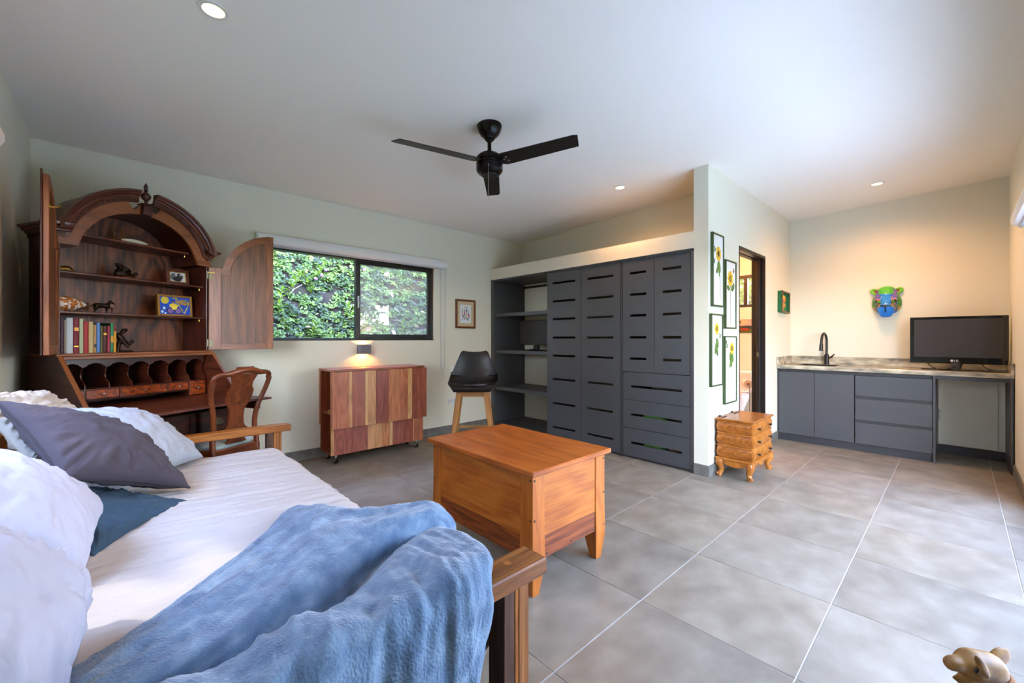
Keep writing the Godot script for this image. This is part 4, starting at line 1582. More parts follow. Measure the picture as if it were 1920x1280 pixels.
func make_bathroom() -> void:
	var t := thing("toilet", "white toilet seen through the bathroom doorway", "toilet", P(6.30, 0, 2.16), PI)
	var s := g()
	# bowl, pointing along +x of the node's own axes (towards the door after the half turn)
	var rings := []
	for e in [[0.0, 0.12, 0.22], [0.10, 0.11, 0.20], [0.22, 0.13, 0.23], [0.34, 0.175, 0.27], [0.39, 0.19, 0.285], [0.40, 0.185, 0.28]]:
		var r := PackedVector3Array()
		for k in 20:
			var a := -TAU * k / 20
			r.append(Vector3(cos(a) * e[2] + 0.02, e[0], sin(a) * e[1]))
		rings.append(r)
	s.loft(rings)
	obj("bowl", s, M.porcelain, t, 60)
	s = g()
	s.xf = Transform3D(Basis().scaled(Vector3(1.5, 1, 1)), Vector3(0.02, 0, 0))
	s.lathe([[0.0, 0.40], [0.185, 0.40], [0.192, 0.408], [0.19, 0.42], [0.15, 0.428], [0.0, 0.43]], 24)
	obj("lid", s, M.porcelain, t, 50)
	s = g()
	s.box(Vector3(-0.27, 0.58, 0), Vector3(0.14, 0.32, 0.38), 0.03)
	obj("cistern", s, M.porcelain, t)
	s = g()
	s.sheet(crumple(0.20, 0.16, 9), 0.003)
	s.xf = Transform3D.IDENTITY
	var c := obj("folded_cloth", s, M.porcelain)
	c.position = P(6.22, 0.445, 2.06)
	tag(c, "white cloth lying on the lid of the toilet", "cloth")
	t = thing("toilet_roll", "white toilet roll beside the doorway of the bathroom", "toilet roll", P(6.02, 0.60, 1.90), 0.6)
	s = g()
	s.xf = Transform3D(Basis(Vector3.BACK, PI / 2), Vector3.ZERO)
	s.lathe([[0.02, -0.05], [0.055, -0.05], [0.055, 0.05], [0.02, 0.05], [0.02, -0.05]], 20)
	obj("paper", s, M.porcelain, t)
	s = g()
	s.xf = Transform3D(Basis(Vector3.BACK, PI / 2), Vector3.ZERO)
	s.lathe([[0.018, -0.052], [0.02, -0.052], [0.02, 0.052], [0.018, 0.052]], 14)
	obj("tube", s, M.dead_leaf, t)
	s = g()
	s.tube([Vector3(0.07, 0, 0), Vector3(-0.08, 0, 0), Vector3(-0.09, 0, 0), Vector3(-0.10, -0.09, 0), Vector3(-0.10, -0.60, 0)], 0.008, 8)
	s.lathe([[0.0, -0.60], [0.08, -0.60], [0.08, -0.59], [0.0, -0.588]], 16, Vector3(-0.10, 0, 0))
	obj("stand", s, M.steel, t)
	s = g()
	s.bx(P(6.56, 0.0, VC), P(6.65, 0.72, 3.1), 0.004)
	struct("trim_2", s, M.paint)
	var l := OmniLight3D.new()
	l.name = "bathroom_lamp"
	var b := thing("bathroom_ceiling_lamp", "round ceiling lamp inside the bathroom, hidden behind the partition", "light", P(5.3, 2.60, 2.45))
	s = g()
	s.lathe([[0.0, -0.03], [0.09, -0.03], [0.12, -0.015], [0.13, 0.0], [0.13, 0.08], [0.0, 0.08]], 24)
	obj("lamp_face", s, M.lamp_glow, b)
	b.add_child(l)
	l.position = Vector3(0, -0.06, 0)
	l.light_color = Color(1.0, 0.60, 0.30)
	l.light_energy = 3.4
	l.light_size = 0.05
	l.omni_range = 9.0
	l.omni_attenuation = 2.0
	l.shadow_enabled = true

func crumple(w: float, d: float, n: int) -> Array:
	var nz := FastNoiseLite.new()
	nz.seed = 5
	nz.frequency = 9.0
	var rows := []
	for i in n:
		var r := PackedVector3Array()
		for k in n:
			var x := w * (float(k) / (n - 1) - 0.5)
			var z := d * (0.5 - float(i) / (n - 1))
			r.append(Vector3(x, 0.016 + 0.03 * absf(nz.get_noise_2d(x, z)) * 1.5, z))
		rows.append(r)
	for i in n:
		rows[i] = rows[i]
	return rows

# ---------------------------------------------------------------- secretary desk and what stands in it
const DESK_U := -0.313
const DESK_V := 3.719
const DESK_TURN := 0.486

func desk_at(x: float, y: float, z: float) -> Vector3:
	return P(DESK_U, 0, DESK_V) + Basis(Vector3.UP, DESK_TURN) * Vector3(x, y, z)

func arc_pts(cx: float, cy: float, r: float, x0: float, x1: float, n: int) -> PackedVector2Array:
	var out := PackedVector2Array()
	for k in n + 1:
		var x := lerpf(x0, x1, float(k) / n)
		out.append(Vector2(x, cy + sqrt(maxf(r * r - (x - cx) * (x - cx), 0.0))))
	return out

func make_secretary_desk() -> void:
	var t := thing("secretary_desk", "dark mahogany secretary bookcase desk with arched pediment, its doors and writing flap open", "desk", P(DESK_U, 0, DESK_V), DESK_TURN)
	var W := 0.906
	var cx := W / 2
	var s := g()
	# ---- upper case
	for x in [0.0, W - 0.018]:
		s = g()
		s.bx(Vector3(x, 1.105, -0.30), Vector3(x + 0.018, 1.83, 0.0), 0.002, 1)
		obj("upper_side", s, M.mahogany_dark, t)
	s = g()
	var bk := PackedVector2Array([Vector2(1.105, -0.018), Vector2(1.80, -0.018)])
	for p in arc_pts(cx, 1.7015, 0.378, cx - 0.36, cx + 0.36, 20):
		bk.append(Vector2(p.y, -p.x))
	bk.append_array([Vector2(1.80, -W + 0.018), Vector2(1.105, -W + 0.018)])
	s.xf = Transform3D(Basis(Vector3(0, 1, 0), Vector3(-1, 0, 0), Vector3(0, 0, 1)), Vector3.ZERO)
	s.prism(bk, -0.29, -0.28)
	obj("upper_back", s, M.flame_mahogany, t)
	# arched top, hollow below
	var inner := arc_pts(cx, 1.7015, 0.3685, cx - 0.36, cx + 0.36, 30)
	var outer := arc_pts(cx, 1.765, 0.452, cx - 0.425, cx + 0.425, 68)
	outer.reverse()
	var pl := PackedVector2Array([Vector2(0.002, 1.78)])
	pl.append_array(inner)
	pl.append_array([Vector2(W - 0.002, 1.78), Vector2(W - 0.002, 1.90)])
	for p in outer:
		var dx: float = absf(p.x - cx)
		var q := p
		if dx < 0.105:
			q.y = minf(p.y, 2.10 if dx < 0.026 else 2.092 + 0.075 * pow((dx - 0.062) / 0.040, 2.0))
		pl.append(q)
	pl.append(Vector2(0.002, 1.90))
	s = g()
	s.prism(pl, -0.295, -0.002)
	obj("arched_roof", s, M.mahogany_dark, t, 30)
	# pale frieze board with two scoops beside the finial
	pl = PackedVector2Array([Vector2(0.0, 1.78)])
	pl.append_array(inner)
	pl.append_array([Vector2(W, 1.78), Vector2(W, 1.86)])
	var o2 := arc_pts(cx, 1.745, 0.412, cx - 0.40, cx + 0.40, 40)
	o2.reverse()
	for p in o2:
		var dx: float = p.x - cx
		var q := p
		if absf(dx) > 0.026 and absf(dx) < 0.10:
			q.y = minf(p.y, 2.092 + 0.075 * pow((absf(dx) - 0.062) / 0.040, 2.0))
		pl.append(q)
	pl.append(Vector2(0.0, 1.86))
	s = g()
	s.prism(pl, 0.0, 0.018, 0.001)
	obj("frieze", s, M.mahogany_light, t, 30)
	# cornice mouldings: side return, short straight run, then up the arch
	var prof := [[0.0, 0.018], [0.004, 0.030], [0.030, 0.034], [0.034, 0.042], [0.044, 0.044], [0.050, 0.058], [0.062, 0.064], [0.066, 0.075], [0.080, 0.078], [0.084, 0.018]]
	for sg: float in [-1.0, 1.0]:
		var rings := []
		var mk := func(o: Vector3, up: Vector3, out: Vector3) -> PackedVector3Array:
			var r := PackedVector3Array()
			for e in prof:
				r.append(o + up * e[0] + out * e[1])
			if sg > 0:
				r.reverse()
			return r
		var ex: float = cx + sg * cx
		var y0 := 1.822
		# back of the side return, mitred front corner, then where the arch springs
		rings.append(mk.call(Vector3(ex - sg * 0.018, y0, -0.28), Vector3.UP, Vector3(sg, 0, 0)))
		rings.append(mk.call(Vector3(ex - sg * 0.018, y0, -0.018), Vector3.UP, Vector3(sg, 0, 1)))
		var a0 := atan2(0.085, 0.41)
		rings.append(mk.call(Vector3(cx + sg * 0.425, y0, 0), Vector3(-sg * 0.35, 1.0, 0), Vector3.BACK))
		for k in 23:
			var an := lerpf(a0 + 0.06, PI / 2 - 0.105, k / 22.0)
			var d := Vector3(sg * cos(an), sin(an), 0)
			rings.append(mk.call(Vector3(cx, 1.745, 0) + d * 0.405, d, Vector3.BACK))
		s = g()
		s.loft(rings)
		var m := obj("cornice", s, M.mahogany, t, 32)
		# carved egg band
		s = g()
		for k in 30:
			var an := lerpf(a0 + 0.09, PI / 2 - 0.12, k / 29.0)
			var d := Vector3(sg * cos(an), sin(an), 0)
			s.xf = Transform3D(Basis(Vector3.BACK, an if sg > 0 else PI - an), Vector3(cx, 1.745, 0.034) + d * 0.422)
			s.ball(Vector3.ZERO, Vector3(0.011, 0.0052, 0.006), 6)
		for k in 12:
			s.xf = Transform3D(Basis.IDENTITY, Vector3(ex + sg * 0.016, y0 + 0.017, -0.02 - 0.021 * k))
			s.ball(Vector3.ZERO, Vector3(0.006, 0.011, 0.006), 6)
		var band := obj("carved_band", s, M.mahogany_dark, m, 60)
		band.set_meta("kind", "stuff")
	# finial
	s = g()
	s.prism(PackedVector2Array([Vector2(cx - 0.03, 2.068), Vector2(cx + 0.03, 2.068), Vector2(cx + 0.026, 2.134), Vector2(cx - 0.026, 2.134)]), 0.002, 0.05, 0.002)
	s.box(Vector3(cx, 2.139, 0.026), Vector3(0.078, 0.009, 0.062), 0.002)
	obj("plinth", s, M.mahogany_dark, t)
	s = g()
	s.lathe([[0.0, 2.142], [0.026, 2.143], [0.026, 2.150], [0.012, 2.158], [0.009, 2.166], [0.012, 2.172], [0.022, 2.182], [0.029, 2.198], [0.030, 2.208], [0.022, 2.222], [0.012, 2.230], [0.009, 2.240], [0.014, 2.246], [0.009, 2.252], [0.013, 2.262], [0.014, 2.270], [0.008, 2.285], [0.0, 2.301]], 14, Vector3(cx, 0, 0.026))
	obj("finial", s, M.mahogany_dark, t, 45)
	# shelves and their brass pegs
	for y in [1.365, 1.615, 1.865]:
		var x0 := 0.02 if y < 1.8 else 0.13
		s = g()
		s.bx(Vector3(x0, y - 0.008, -0.278), Vector3(W - x0, y + 0.008, -0.03), 0.004, 0)
		obj("shelf", s, M.mahogany, t)
		s = g()
		for x in [x0 + 0.008, W - x0 - 0.008]:
			s.box(Vector3(x, y - 0.018, -0.07), Vector3(0.007, 0.02, 0.008), 0.002)
		obj("shelf_peg", s, M.brass, t)
	s = g()
	s.bx(Vector3(-0.012, 1.090, -0.30), Vector3(W + 0.012, 1.105, 0.022), 0.004, 0)
	obj("waist_moulding", s, M.mahogany_light, t)
	# ---- doors
	for e in [[0.0, -1.0, LDOOR], [W, 1.0, RDOOR]]:
		var sg: float = e[1]
		var d := Node3D.new()
		d.name = "door"
		t.add_child(d, true)
		d.position = Vector3(e[0], 0, 0.004)
		d.rotation.y = e[2]
		# own x runs from the hinge to the free edge
		var DW := 0.452
		var op := PackedVector2Array([Vector2(0, 1.112), Vector2(DW, 1.112), Vector2(DW, 2.066)])
		var ar := arc_pts(DW, 1.7015, 0.3655, DW - 0.36, DW, 14)
		ar.reverse()
		for p in ar:
			op.append(p)
		op.append_array([Vector2(0.085, 1.775), Vector2(0, 1.775)])
		var fl := 1.0 if sg > 0 else -1.0
		# stiles, rails and arch rail
		for part in [["hinge_stile", 0.0, 0.082, 1.112, 1.775, 1], ["free_stile", DW - 0.05, DW, 1.112, 2.066, 1], ["bottom_rail", 0.082, DW - 0.05, 1.112, 1.162, 0]]:
			s = g()
			s.bx(Vector3(part[1], part[3], -0.011), Vector3(part[2], part[4], 0.011), 0.0015, part[5])
			obj(part[0], s, M.mahogany_light, d)
		var rail := PackedVector2Array()
		for p in arc_pts(DW, 1.7015, 0.3655, DW - 0.36, DW - 0.05, 16):
			rail.append(p)
		var low := arc_pts(DW, 1.7015, 0.312, DW - 0.305, DW - 0.05, 16)
		low.reverse()
		rail.append_array(low)
		rail.append_array([Vector2(DW - 0.305, 1.725), Vector2(0.082, 1.725), Vector2(0.082, 1.775)])
		s = g()
		s.prism(rail, -0.011, 0.011, 0.001)
		obj("arch_rail", s, M.mahogany_light, d, 30)
		var pp := PackedVector2Array([Vector2(0.075, 1.155), Vector2(DW - 0.045, 1.155), Vector2(DW - 0.045, 2.02)])
		var pa := arc_pts(DW, 1.7015, 0.325, DW - 0.318, DW - 0.045, 14)
		pa.reverse()
		for p in pa:
			pp.append(p)
		pp.append(Vector2(0.075, 1.735))
		s = g()
		s.xf = Transform3D(Basis(Vector3(0, 1, 0), Vector3(-1, 0, 0), Vector3(0, 0, 1)), Vector3.ZERO)
		var rot := PackedVector2Array()
		for p in pp:
			rot.append(Vector2(p.y, -p.x))
		s.prism(rot, -0.004, 0.004)
		obj("panel", s, M.mahogany_panel, d)
		# overlapping strip on the outer face of the left door
		if sg < 0:
			s = g()
			s.bx(Vector3(DW - 0.02, 1.112, 0.012), Vector3(DW + 0.012, 2.09, 0.02), 0.002)
			obj("astragal", s, M.mahogany_dark, d)
		for y in [1.165, 1.715]:
			s = g()
			s.bx(Vector3(0.004, y - 0.03, sg * 0.011 - 0.002), Vector3(0.026, y + 0.03, sg * 0.011 + 0.002), 0.001)
			s.bx(Vector3(-0.012, y - 0.03, sg * 0.011 - 0.002), Vector3(-0.001, y + 0.03, sg * 0.011 + 0.002), 0.001)
			obj("hinge", s, M.old_brass, d)
		s = g()
		if sg > 0:
			s.box(Vector3(0.02, 1.733, 0.014), Vector3(0.05, 0.006, 0.006), 0.002)
		else:
			s.tube(curve([Vector3(DW - 0.012, 1.90, -0.012), Vector3(DW - 0.012, 1.90, -0.03), Vector3(DW - 0.02, 1.906, -0.045), Vector3(DW - 0.012, 1.912, -0.05)], 8), 0.004, 6)
			s.box(Vector3(DW - 0.012, 1.90, -0.0125), Vector3(0.03, 0.02, 0.003), 0.001)
		obj("catch", s, M.brass, d)
	# ---- lower case
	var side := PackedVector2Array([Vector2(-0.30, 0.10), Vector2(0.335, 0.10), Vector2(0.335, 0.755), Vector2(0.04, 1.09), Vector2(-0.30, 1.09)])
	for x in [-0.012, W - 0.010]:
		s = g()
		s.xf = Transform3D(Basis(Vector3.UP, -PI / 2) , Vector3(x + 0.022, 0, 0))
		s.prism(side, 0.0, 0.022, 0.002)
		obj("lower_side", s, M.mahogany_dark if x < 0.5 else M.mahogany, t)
		# pale edge of the slope
		s = g()
		s.bar([Vector3(x + 0.011, 1.091, 0.040), Vector3(x + 0.011, 0.757, 0.337)], [0.024], [0.006], Vector3.RIGHT, 0.001)
		obj("slope_edge", s, M.mahogany_light, t)
	s = g()
	s.bx(Vector3(0.01, 1.070, -0.30), Vector3(W - 0.01, 1.090, 0.05), 0.003, 0)
	obj("desk_top", s, M.mahogany_light, t)
	s = g()
	s.bx(Vector3(0.01, 0.742, -0.29), Vector3(W - 0.01, 0.757, 0.334), 0.001, 0)
	obj("writing_bed", s, M.mahogany, t)
	s = g()
	s.bx(Vector3(0.01, 0.757, -0.29), Vector3(W - 0.01, 1.07, -0.28), 0.0, 0)
	obj("lower_back", s, M.mahogany_dark, t)
	s = g()
	s.bx(Vector3(-0.008, 0.740, 0.338), Vector3(W + 0.006, 0.758, 0.655), 0.004, 0)
	s.bx(Vector3(-0.014, 0.744, 0.652), Vector3(W + 0.012, 0.754, 0.668), 0.003, 0)
	obj("writing_flap", s, M.mahogany, t)
	for x in [0.03, W - 0.05]:
		s = g()
		s.bx(Vector3(x, 0.672, 0.10), Vector3(x + 0.02, 0.738, 0.60), 0.002, 2)
		obj("loper", s, M.mahogany, t)
	# pigeonholes: valance, shelf, partitions, drawers
	var tips := [0.030, 0.134, 0.259, 0.384, 0.505, 0.630, 0.757, 0.880]
	pl = PackedVector2Array([Vector2(0.02, 1.069)])
	for k in 7:
		var a: float = tips[k]
		var b: float = tips[k + 1]
		pl.append(Vector2(a, 1.012))
		for q in [[0.14, 1.022], [0.24, 1.034], [0.34, 1.036], [0.43, 1.042], [0.5, 1.039], [0.57, 1.042], [0.66, 1.036], [0.76, 1.034], [0.86, 1.022]]:
			pl.append(Vector2(lerpf(a, b, q[0]), q[1]))
	pl.append_array([Vector2(0.880, 1.012), Vector2(0.886, 1.069)])
	s = g()
	s.prism(pl, -0.03, -0.02)
	obj("valance", s, M.mahogany_dark, t)
	for k in 8:
		var x: float = tips[k]
		var pp := PackedVector2Array([Vector2(-0.28, 0.872), Vector2(-0.28, 1.05), Vector2(-0.03, 1.05)])
		for q in curve([Vector2(-0.032, 1.01), Vector2(-0.045, 0.97), Vector2(-0.04, 0.935), Vector2(-0.012, 0.915), Vector2(0.0, 0.895), Vector2(0.0, 0.872)], 14):
			pp.append(q)
		if k in [0, 1, 6, 7]:
			pp.append(Vector2(0.0, 0.758))
			pp.append(Vector2(-0.28, 0.758))
		s = g()
		s.xf = Transform3D(Basis(Vector3.UP, -PI / 2), Vector3(x + 0.003, 0, 0))
		s.prism(pp, 0.0, 0.006)
		obj("partition", s, M.mahogany, t)
	s = g()
	s.bx(Vector3(0.03, 0.869, -0.28), Vector3(0.88, 0.876, 0.003), 0.001, 0)
	obj("pigeonhole_shelf", s, M.mahogany_dark, t)
	s = g()
	s.bx(Vector3(0.14, 0.800, -0.28), Vector3(0.755, 0.807, 0.003), 0.001, 0)
	obj("drawer_rail", s, M.mahogany_dark, t)
	for e in [[0.036, 0.130, 0.760, 0.867, 1], [0.140, 0.313, 0.809, 0.867, 0], [0.322, 0.603, 0.809, 0.867, 0], [0.612, 0.752, 0.809, 0.867, 0], [0.763, 0.876, 0.760, 0.867, 1]]:
		s = g()
		s.bx(Vector3(e[0], e[2], -0.2), Vector3(e[1], e[3], 0.0), 0.002, 0)
		var dr := obj("small_drawer", s, M.burl_drawer, t)
		s = g()
		s.xf = Transform3D(Basis(Vector3.RIGHT, PI / 2), Vector3((e[0] + e[1]) / 2, (e[2] + e[3]) / 2, 0.0))
		s.lathe([[0.004, 0.0], [0.003, 0.006], [0.0065, 0.010], [0.006, 0.014], [0.0, 0.015]], 10)
		obj("knob", s, M.steel, dr)
	for x in [0.3175, 0.6075]:
		s = g()
		s.bx(Vector3(x - 0.004, 0.807, -0.2), Vector3(x + 0.004, 0.869, 0.004), 0.001)
		obj("divider", s, M.mahogany, t)
	# drawers below: blocked front with rounded edges and brass plates
	for e in [[0.50, 0.735], [0.32, 0.49], [0.13, 0.31]]:
		var y0: float = e[0]
		var y1: float = e[1] - 0.065 if e[1] > 0.7 else e[1]
		var pf := PackedVector2Array()
		for q in [[0.012, 0.30], [0.012, 0.335], [0.03, 0.345], [0.28, 0.345], [0.52, 0.345], [0.536, 0.343], [0.546, 0.335], [0.55, 0.318], [0.60, 0.318], [0.604, 0.335], [0.614, 0.343], [0.63, 0.345], [0.875, 0.345], [0.894, 0.335], [0.894, 0.30]]:
			pf.append(Vector2(q[0], -q[1]))
		s = g()
		s.xf = Transform3D(Basis(Vector3.RIGHT, PI / 2), Vector3.ZERO)
		var flip := PackedVector2Array()
		for q in pf:
			flip.append(Vector2(q.x, -q.y))
		s.prism(flip, -y1, -y0)
		var dr := obj("long_drawer", s, M.mahogany_dark, t, 50)
		for x in [0.42, 0.735, 0.17]:
			s = g()
			var yc := (y0 + y1) / 2
			var bp := PackedVector2Array()
			for k in 24:
				var a := TAU * k / 24
				var r := 1.0 + 0.22 * cos(3 * a + PI / 2) + 0.12 * cos(7 * a)
				bp.append(Vector2(x + 0.042 * r * cos(a), yc + 0.024 * r * sin(a)))
			s.prism(bp, 0.345, 0.348)
			s.tube(curve([Vector3(x - 0.03, yc + 0.004, 0.35), Vector3(x - 0.028, yc - 0.012, 0.36), Vector3(x, yc - 0.02, 0.362), Vector3(x + 0.028, yc - 0.012, 0.36), Vector3(x + 0.03, yc + 0.004, 0.35)], 12), 0.003, 6)
			obj("brass_plate", s, M.old_brass, dr)
	s = g()
	s.bx(Vector3(-0.016, 0.08, -0.30), Vector3(W + 0.016, 0.12, 0.355), 0.006, 0)
	obj("base_moulding", s, M.mahogany_dark, t)
	for x in [0.04, W - 0.04]:
		for z in [-0.26, 0.31]:
			s = g()
			s.bar([Vector3(x, 0.09, z), Vector3(x, 0.05, z), Vector3(x, 0.0, z)], [0.09, 0.07, 0.075], [0.09, 0.07, 0.075], Vector3.RIGHT, 0.01)
			obj("bracket_foot", s, M.mahogany_dark, t)

const LDOOR := -2.057
const RDOOR := -0.797

func make_books() -> void:
	# x0, x1, height, depth, lean, colour, label
	var L := [
		[0.023, 0.032, 0.205, "red", "thin dark red book at the left end of the row, half hidden by the door"],
		[0.033, 0.050, 0.208, "navy", "narrow blue book with a yellow band near the left end of the row"],
		[0.051, 0.066, 0.222, "plum", "purplish brown leather book beside the blue one with the yellow band"],
		[0.067, 0.077, 0.212, "putty", "slim putty grey book beside the purplish leather book"],
		[0.078, 0.110, 0.226, "pale", "thick pale blue-white book with fine blue lettering"],
		[0.111, 0.139, 0.224, "wine", "wine red book with gilt lettering beside the thick pale book"],
		[0.140, 0.160, 0.222, "mint", "pale green book between the wine red and the scarlet ones"],
		[0.161, 0.186, 0.205, "scarlet", "plain scarlet book without lettering"],
		[0.187, 0.211, 0.205, "cream", "cream book with dark title lettering down its spine"],
		[0.212, 0.226, 0.186, "tan", "tan book with black lines low on its spine"],
		[0.227, 0.246, 0.199, "sky", "light blue book with white lettering down its spine"],
		[0.247, 0.260, 0.180, "olive", "olive green book beside the light blue one"],
		[0.261, 0.283, 0.178, "brown", "dark brown-red book with a pale purple edge"],
		[0.284, 0.300, 0.180, "pink", "pinkish red book leaning near the right end of the row"],
		[0.301, 0.318, 0.200, "green", "green book with an orange band near the right end of the row"],
		[0.319, 0.334, 0.177, "orange", "orange and yellow book at the right end of the row"],
	]
	for e in L:
		var w: float = e[1] - e[0]
		var h: float = e[2]
		var dep := 0.15
		var t := thing("book", e[4], "book", desk_at((e[0] + e[1]) / 2, 1.106, -0.075), DESK_TURN, "books on the lowest shelf of the desk")
		var s := g()
		var bd := 0.0022
		s.box(Vector3(-w / 2 + bd / 2, h / 2, -dep / 2), Vector3(bd, h, dep), 0.0005)
		s.box(Vector3(w / 2 - bd / 2, h / 2, -dep / 2), Vector3(bd, h, dep), 0.0005)
		var pf := PackedVector2Array()
		for k in 7:
			var a := PI * k / 6.0
			pf.append(Vector2(cos(a) * w / 2, 0.004 * sin(a)))
		pf.append_array([Vector2(-w / 2, -0.003), Vector2(w / 2, -0.003)])
		s.xf = Transform3D(Basis(Vector3.RIGHT, -PI / 2), Vector3.ZERO)
		var fl := PackedVector2Array()
		for q in pf:
			fl.append(Vector2(q.x, -q.y))
		s.prism(fl, 0.0, h)
		obj("cover", s, M["book_" + e[3]], t)
		s = g()
		s.box(Vector3(0, h / 2, -dep / 2 - 0.001), Vector3(w - 2 * bd, h - 0.008, dep - 0.006))
		obj("pages", s, M.paper, t)
		var bands := []
		match e[3]:
			"navy":
				bands = [["book_yellow", 0.55, 0.035]]
			"wine":
				bands = [["brass", 0.72, 0.003], ["brass", 0.69, 0.002], ["brass", 0.66, 0.003], ["brass", 0.2, 0.008]]
			"green":
				bands = [["book_orange", 0.45, 0.045]]
			"tan":
				bands = [["black_plastic", 0.3, 0.002], ["black_plastic", 0.26, 0.02], ["black_plastic", 0.2, 0.002]]
			"orange":
				bands = [["book_red", 0.9, 0.03]]
			"brown":
				bands = [["brass", 0.7, 0.012]]
			"scarlet", "plum", "putty":
				pass
		for b in bands:
			s = g()
			s.box(Vector3(0, h * b[1], 0.0036), Vector3(w * 0.8, b[2], 0.0012))
			obj("spine_print", s, M[b[0]], t)

func capsule_field(bones: Array, k: float) -> Callable:
	# bones: [from, to, radius at from, radius at to]
	return func(p: Vector3) -> float:
		var d := 1e6
		for b in bones:
			var ab: Vector3 = b[1] - b[0]
			var f := clampf((p - b[0]).dot(ab) / maxf(ab.length_squared(), 1e-9), 0.0, 1.0)
			var e: float = p.distance_to(b[0] + ab * f) - lerpf(b[2], b[3], f)
			var h := maxf(k - absf(d - e), 0.0) / k
			d = minf(d, e) - h * h * k * 0.25
		return d

func make_shelf_pieces() -> void:
	# brass plate stand and pale carved shell on the top shelf
	var t := thing("brass_stand", "small gilt folding display stand on the top shelf of the desk", "stand", desk_at(0.40, 1.873, -0.16), DESK_TURN)
	var s := g()
	for x in [-0.028, 0.028]:
		s.tube([Vector3(x, 0.0, -0.01), Vector3(x, 0.11, -0.04)], 0.004, 6)
		s.ball(Vector3(x, 0.112, -0.04), Vector3(0.006, 0.008, 0.006), 8)
		s.tube([Vector3(x, 0.035, -0.02), Vector3(x, 0.012, 0.05)], 0.004, 6)
	for e in [[0.085, -0.033], [0.05, -0.024], [0.014, -0.013]]:
		s.tube([Vector3(-0.04, e[0], e[1]), Vector3(0.04, e[0], e[1])], 0.003, 6)
	obj("frame", s, M.brass, t)
	t = thing("carved_shell", "pale elongated shell lying in front of the gilt stand on the top shelf", "shell", desk_at(0.455, 1.873, -0.10), DESK_TURN)
	s = g()
	var prof := []
	for k in 13:
		var f := k / 12.0
		prof.append([0.019 * pow(sin(PI * minf(f * 0.92 + 0.06, 1.0)), 0.75), -0.08 + 0.16 * f])
	s.xf = Transform3D(Basis(Vector3.BACK, -PI / 2), Vector3(0, 0.019, 0))
	s.lathe(prof, 16)
	obj("body", s, M.shell_pale, t, 60)
	# brass turtle-like paperweight, half hidden
	t = thing("brass_paperweight", "rounded brass paperweight at the left of the second shelf", "paperweight", desk_at(0.075, 1.623, -0.12), DESK_TURN)
	s = g()
	s.field(capsule_field([[Vector3(-0.02, 0.014, 0), Vector3(0.025, 0.018, 0), 0.015, 0.026], [Vector3(0.03, 0.012, 0.01), Vector3(0.055, 0.009, 0.02), 0.014, 0.007], [Vector3(0.0, 0.0, 0.0), Vector3(-0.05, 0.004, -0.01), 0.012, 0.008]], 0.012), Vector3(-0.07, -0.01, -0.045), Vector3(0.075, 0.06, 0.05), 0.006)
	obj("body", s, M.brass_dark, t, 80)
	# bronze frog on a round wooden base
	t = thing("bronze_frog", "dark bronze frog climbing a rock on a round wooden base, second shelf of the desk", "figurine", desk_at(0.41, 1.623, -0.13), DESK_TURN)
	s = g()
	s.lathe([[0.0, 0.0], [0.072, 0.0], [0.072, 0.004], [0.058, 0.014], [0.045, 0.018], [0.0, 0.018]], 24)
	obj("base", s, M.oak_dark, t)
	s = g()
	s.field(capsule_field([
		[Vector3(-0.045, 0.03, 0), Vector3(0.045, 0.024, 0), 0.018, 0.012], [Vector3(-0.03, 0.045, 0.0), Vector3(0.02, 0.03, 0.0), 0.016, 0.02],
		[Vector3(0.018, 0.06, 0), Vector3(-0.028, 0.085, 0), 0.019, 0.016], [Vector3(-0.03, 0.088, 0), Vector3(-0.05, 0.1, 0), 0.015, 0.008],
		[Vector3(-0.035, 0.1, 0.01), Vector3(-0.033, 0.104, 0.012), 0.006, 0.005], [Vector3(-0.035, 0.1, -0.01), Vector3(-0.033, 0.104, -0.012), 0.006, 0.005],
		[Vector3(0.02, 0.055, 0.016), Vector3(0.0, 0.04, 0.034), 0.011, 0.007], [Vector3(0.0, 0.04, 0.034), Vector3(0.03, 0.03, 0.03), 0.007, 0.006],
		[Vector3(-0.025, 0.075, 0.012), Vector3(-0.045, 0.05, 0.024), 0.007, 0.005], [Vector3(-0.025, 0.075, -0.012), Vector3(-0.045, 0.05, -0.024), 0.007, 0.005],
		[Vector3(0.05, 0.03, 0.0), Vector3(0.066, 0.045, 0.004), 0.01, 0.012]], 0.01), Vector3(-0.075, 0.005, -0.05), Vector3(0.085, 0.118, 0.055), 0.005)
	obj("frog_and_rock", s, M.bronze, t, 80)
	# photograph in a wooden frame
	t = thing("photo_frame", "small brown wooden frame with a black and white photograph, second shelf of the desk", "photo frame", desk_at(0.76, 1.623, -0.13), DESK_TURN - 0.12)
	var tilt := Transform3D(Basis(Vector3.RIGHT, -0.2), Vector3.ZERO)
	ring_frame(t, 0.155, 0.125, 0.022, 0.016, M.mahogany, tilt, "frame")
	ring_frame(t, 0.113, 0.083, 0.005, 0.018, M.brass, tilt.translated_local(Vector3(0, 0.021, 0)), "gilt_slip")
	var im := canvas(64, 48, Color(0.78, 0.78, 0.76))
	disc(im, 18, 24, 16, 18, Color(0.35, 0.35, 0.35))
	disc(im, 40, 20, 14, 16, Color(0.16, 0.16, 0.16))
	disc(im, 30, 34, 18, 12, Color(0.1, 0.1, 0.1))
	disc(im, 46, 12, 5, 6, Color(0.6, 0.6, 0.6))
	disc(im, 26, 14, 5, 6, Color(0.7, 0.7, 0.7))
	picture(t, im, 0.106, 0.076, tilt.translated_local(Vector3(0, 0.0625, 0.003)), "photograph")
	s = g()
	s.bar([Vector3(-0.03, 0.09, -0.028), Vector3(-0.045, 0.002, -0.075)], [0.03], [0.004], Vector3.RIGHT, 0.001)
	obj("strut", s, M.oak, t)
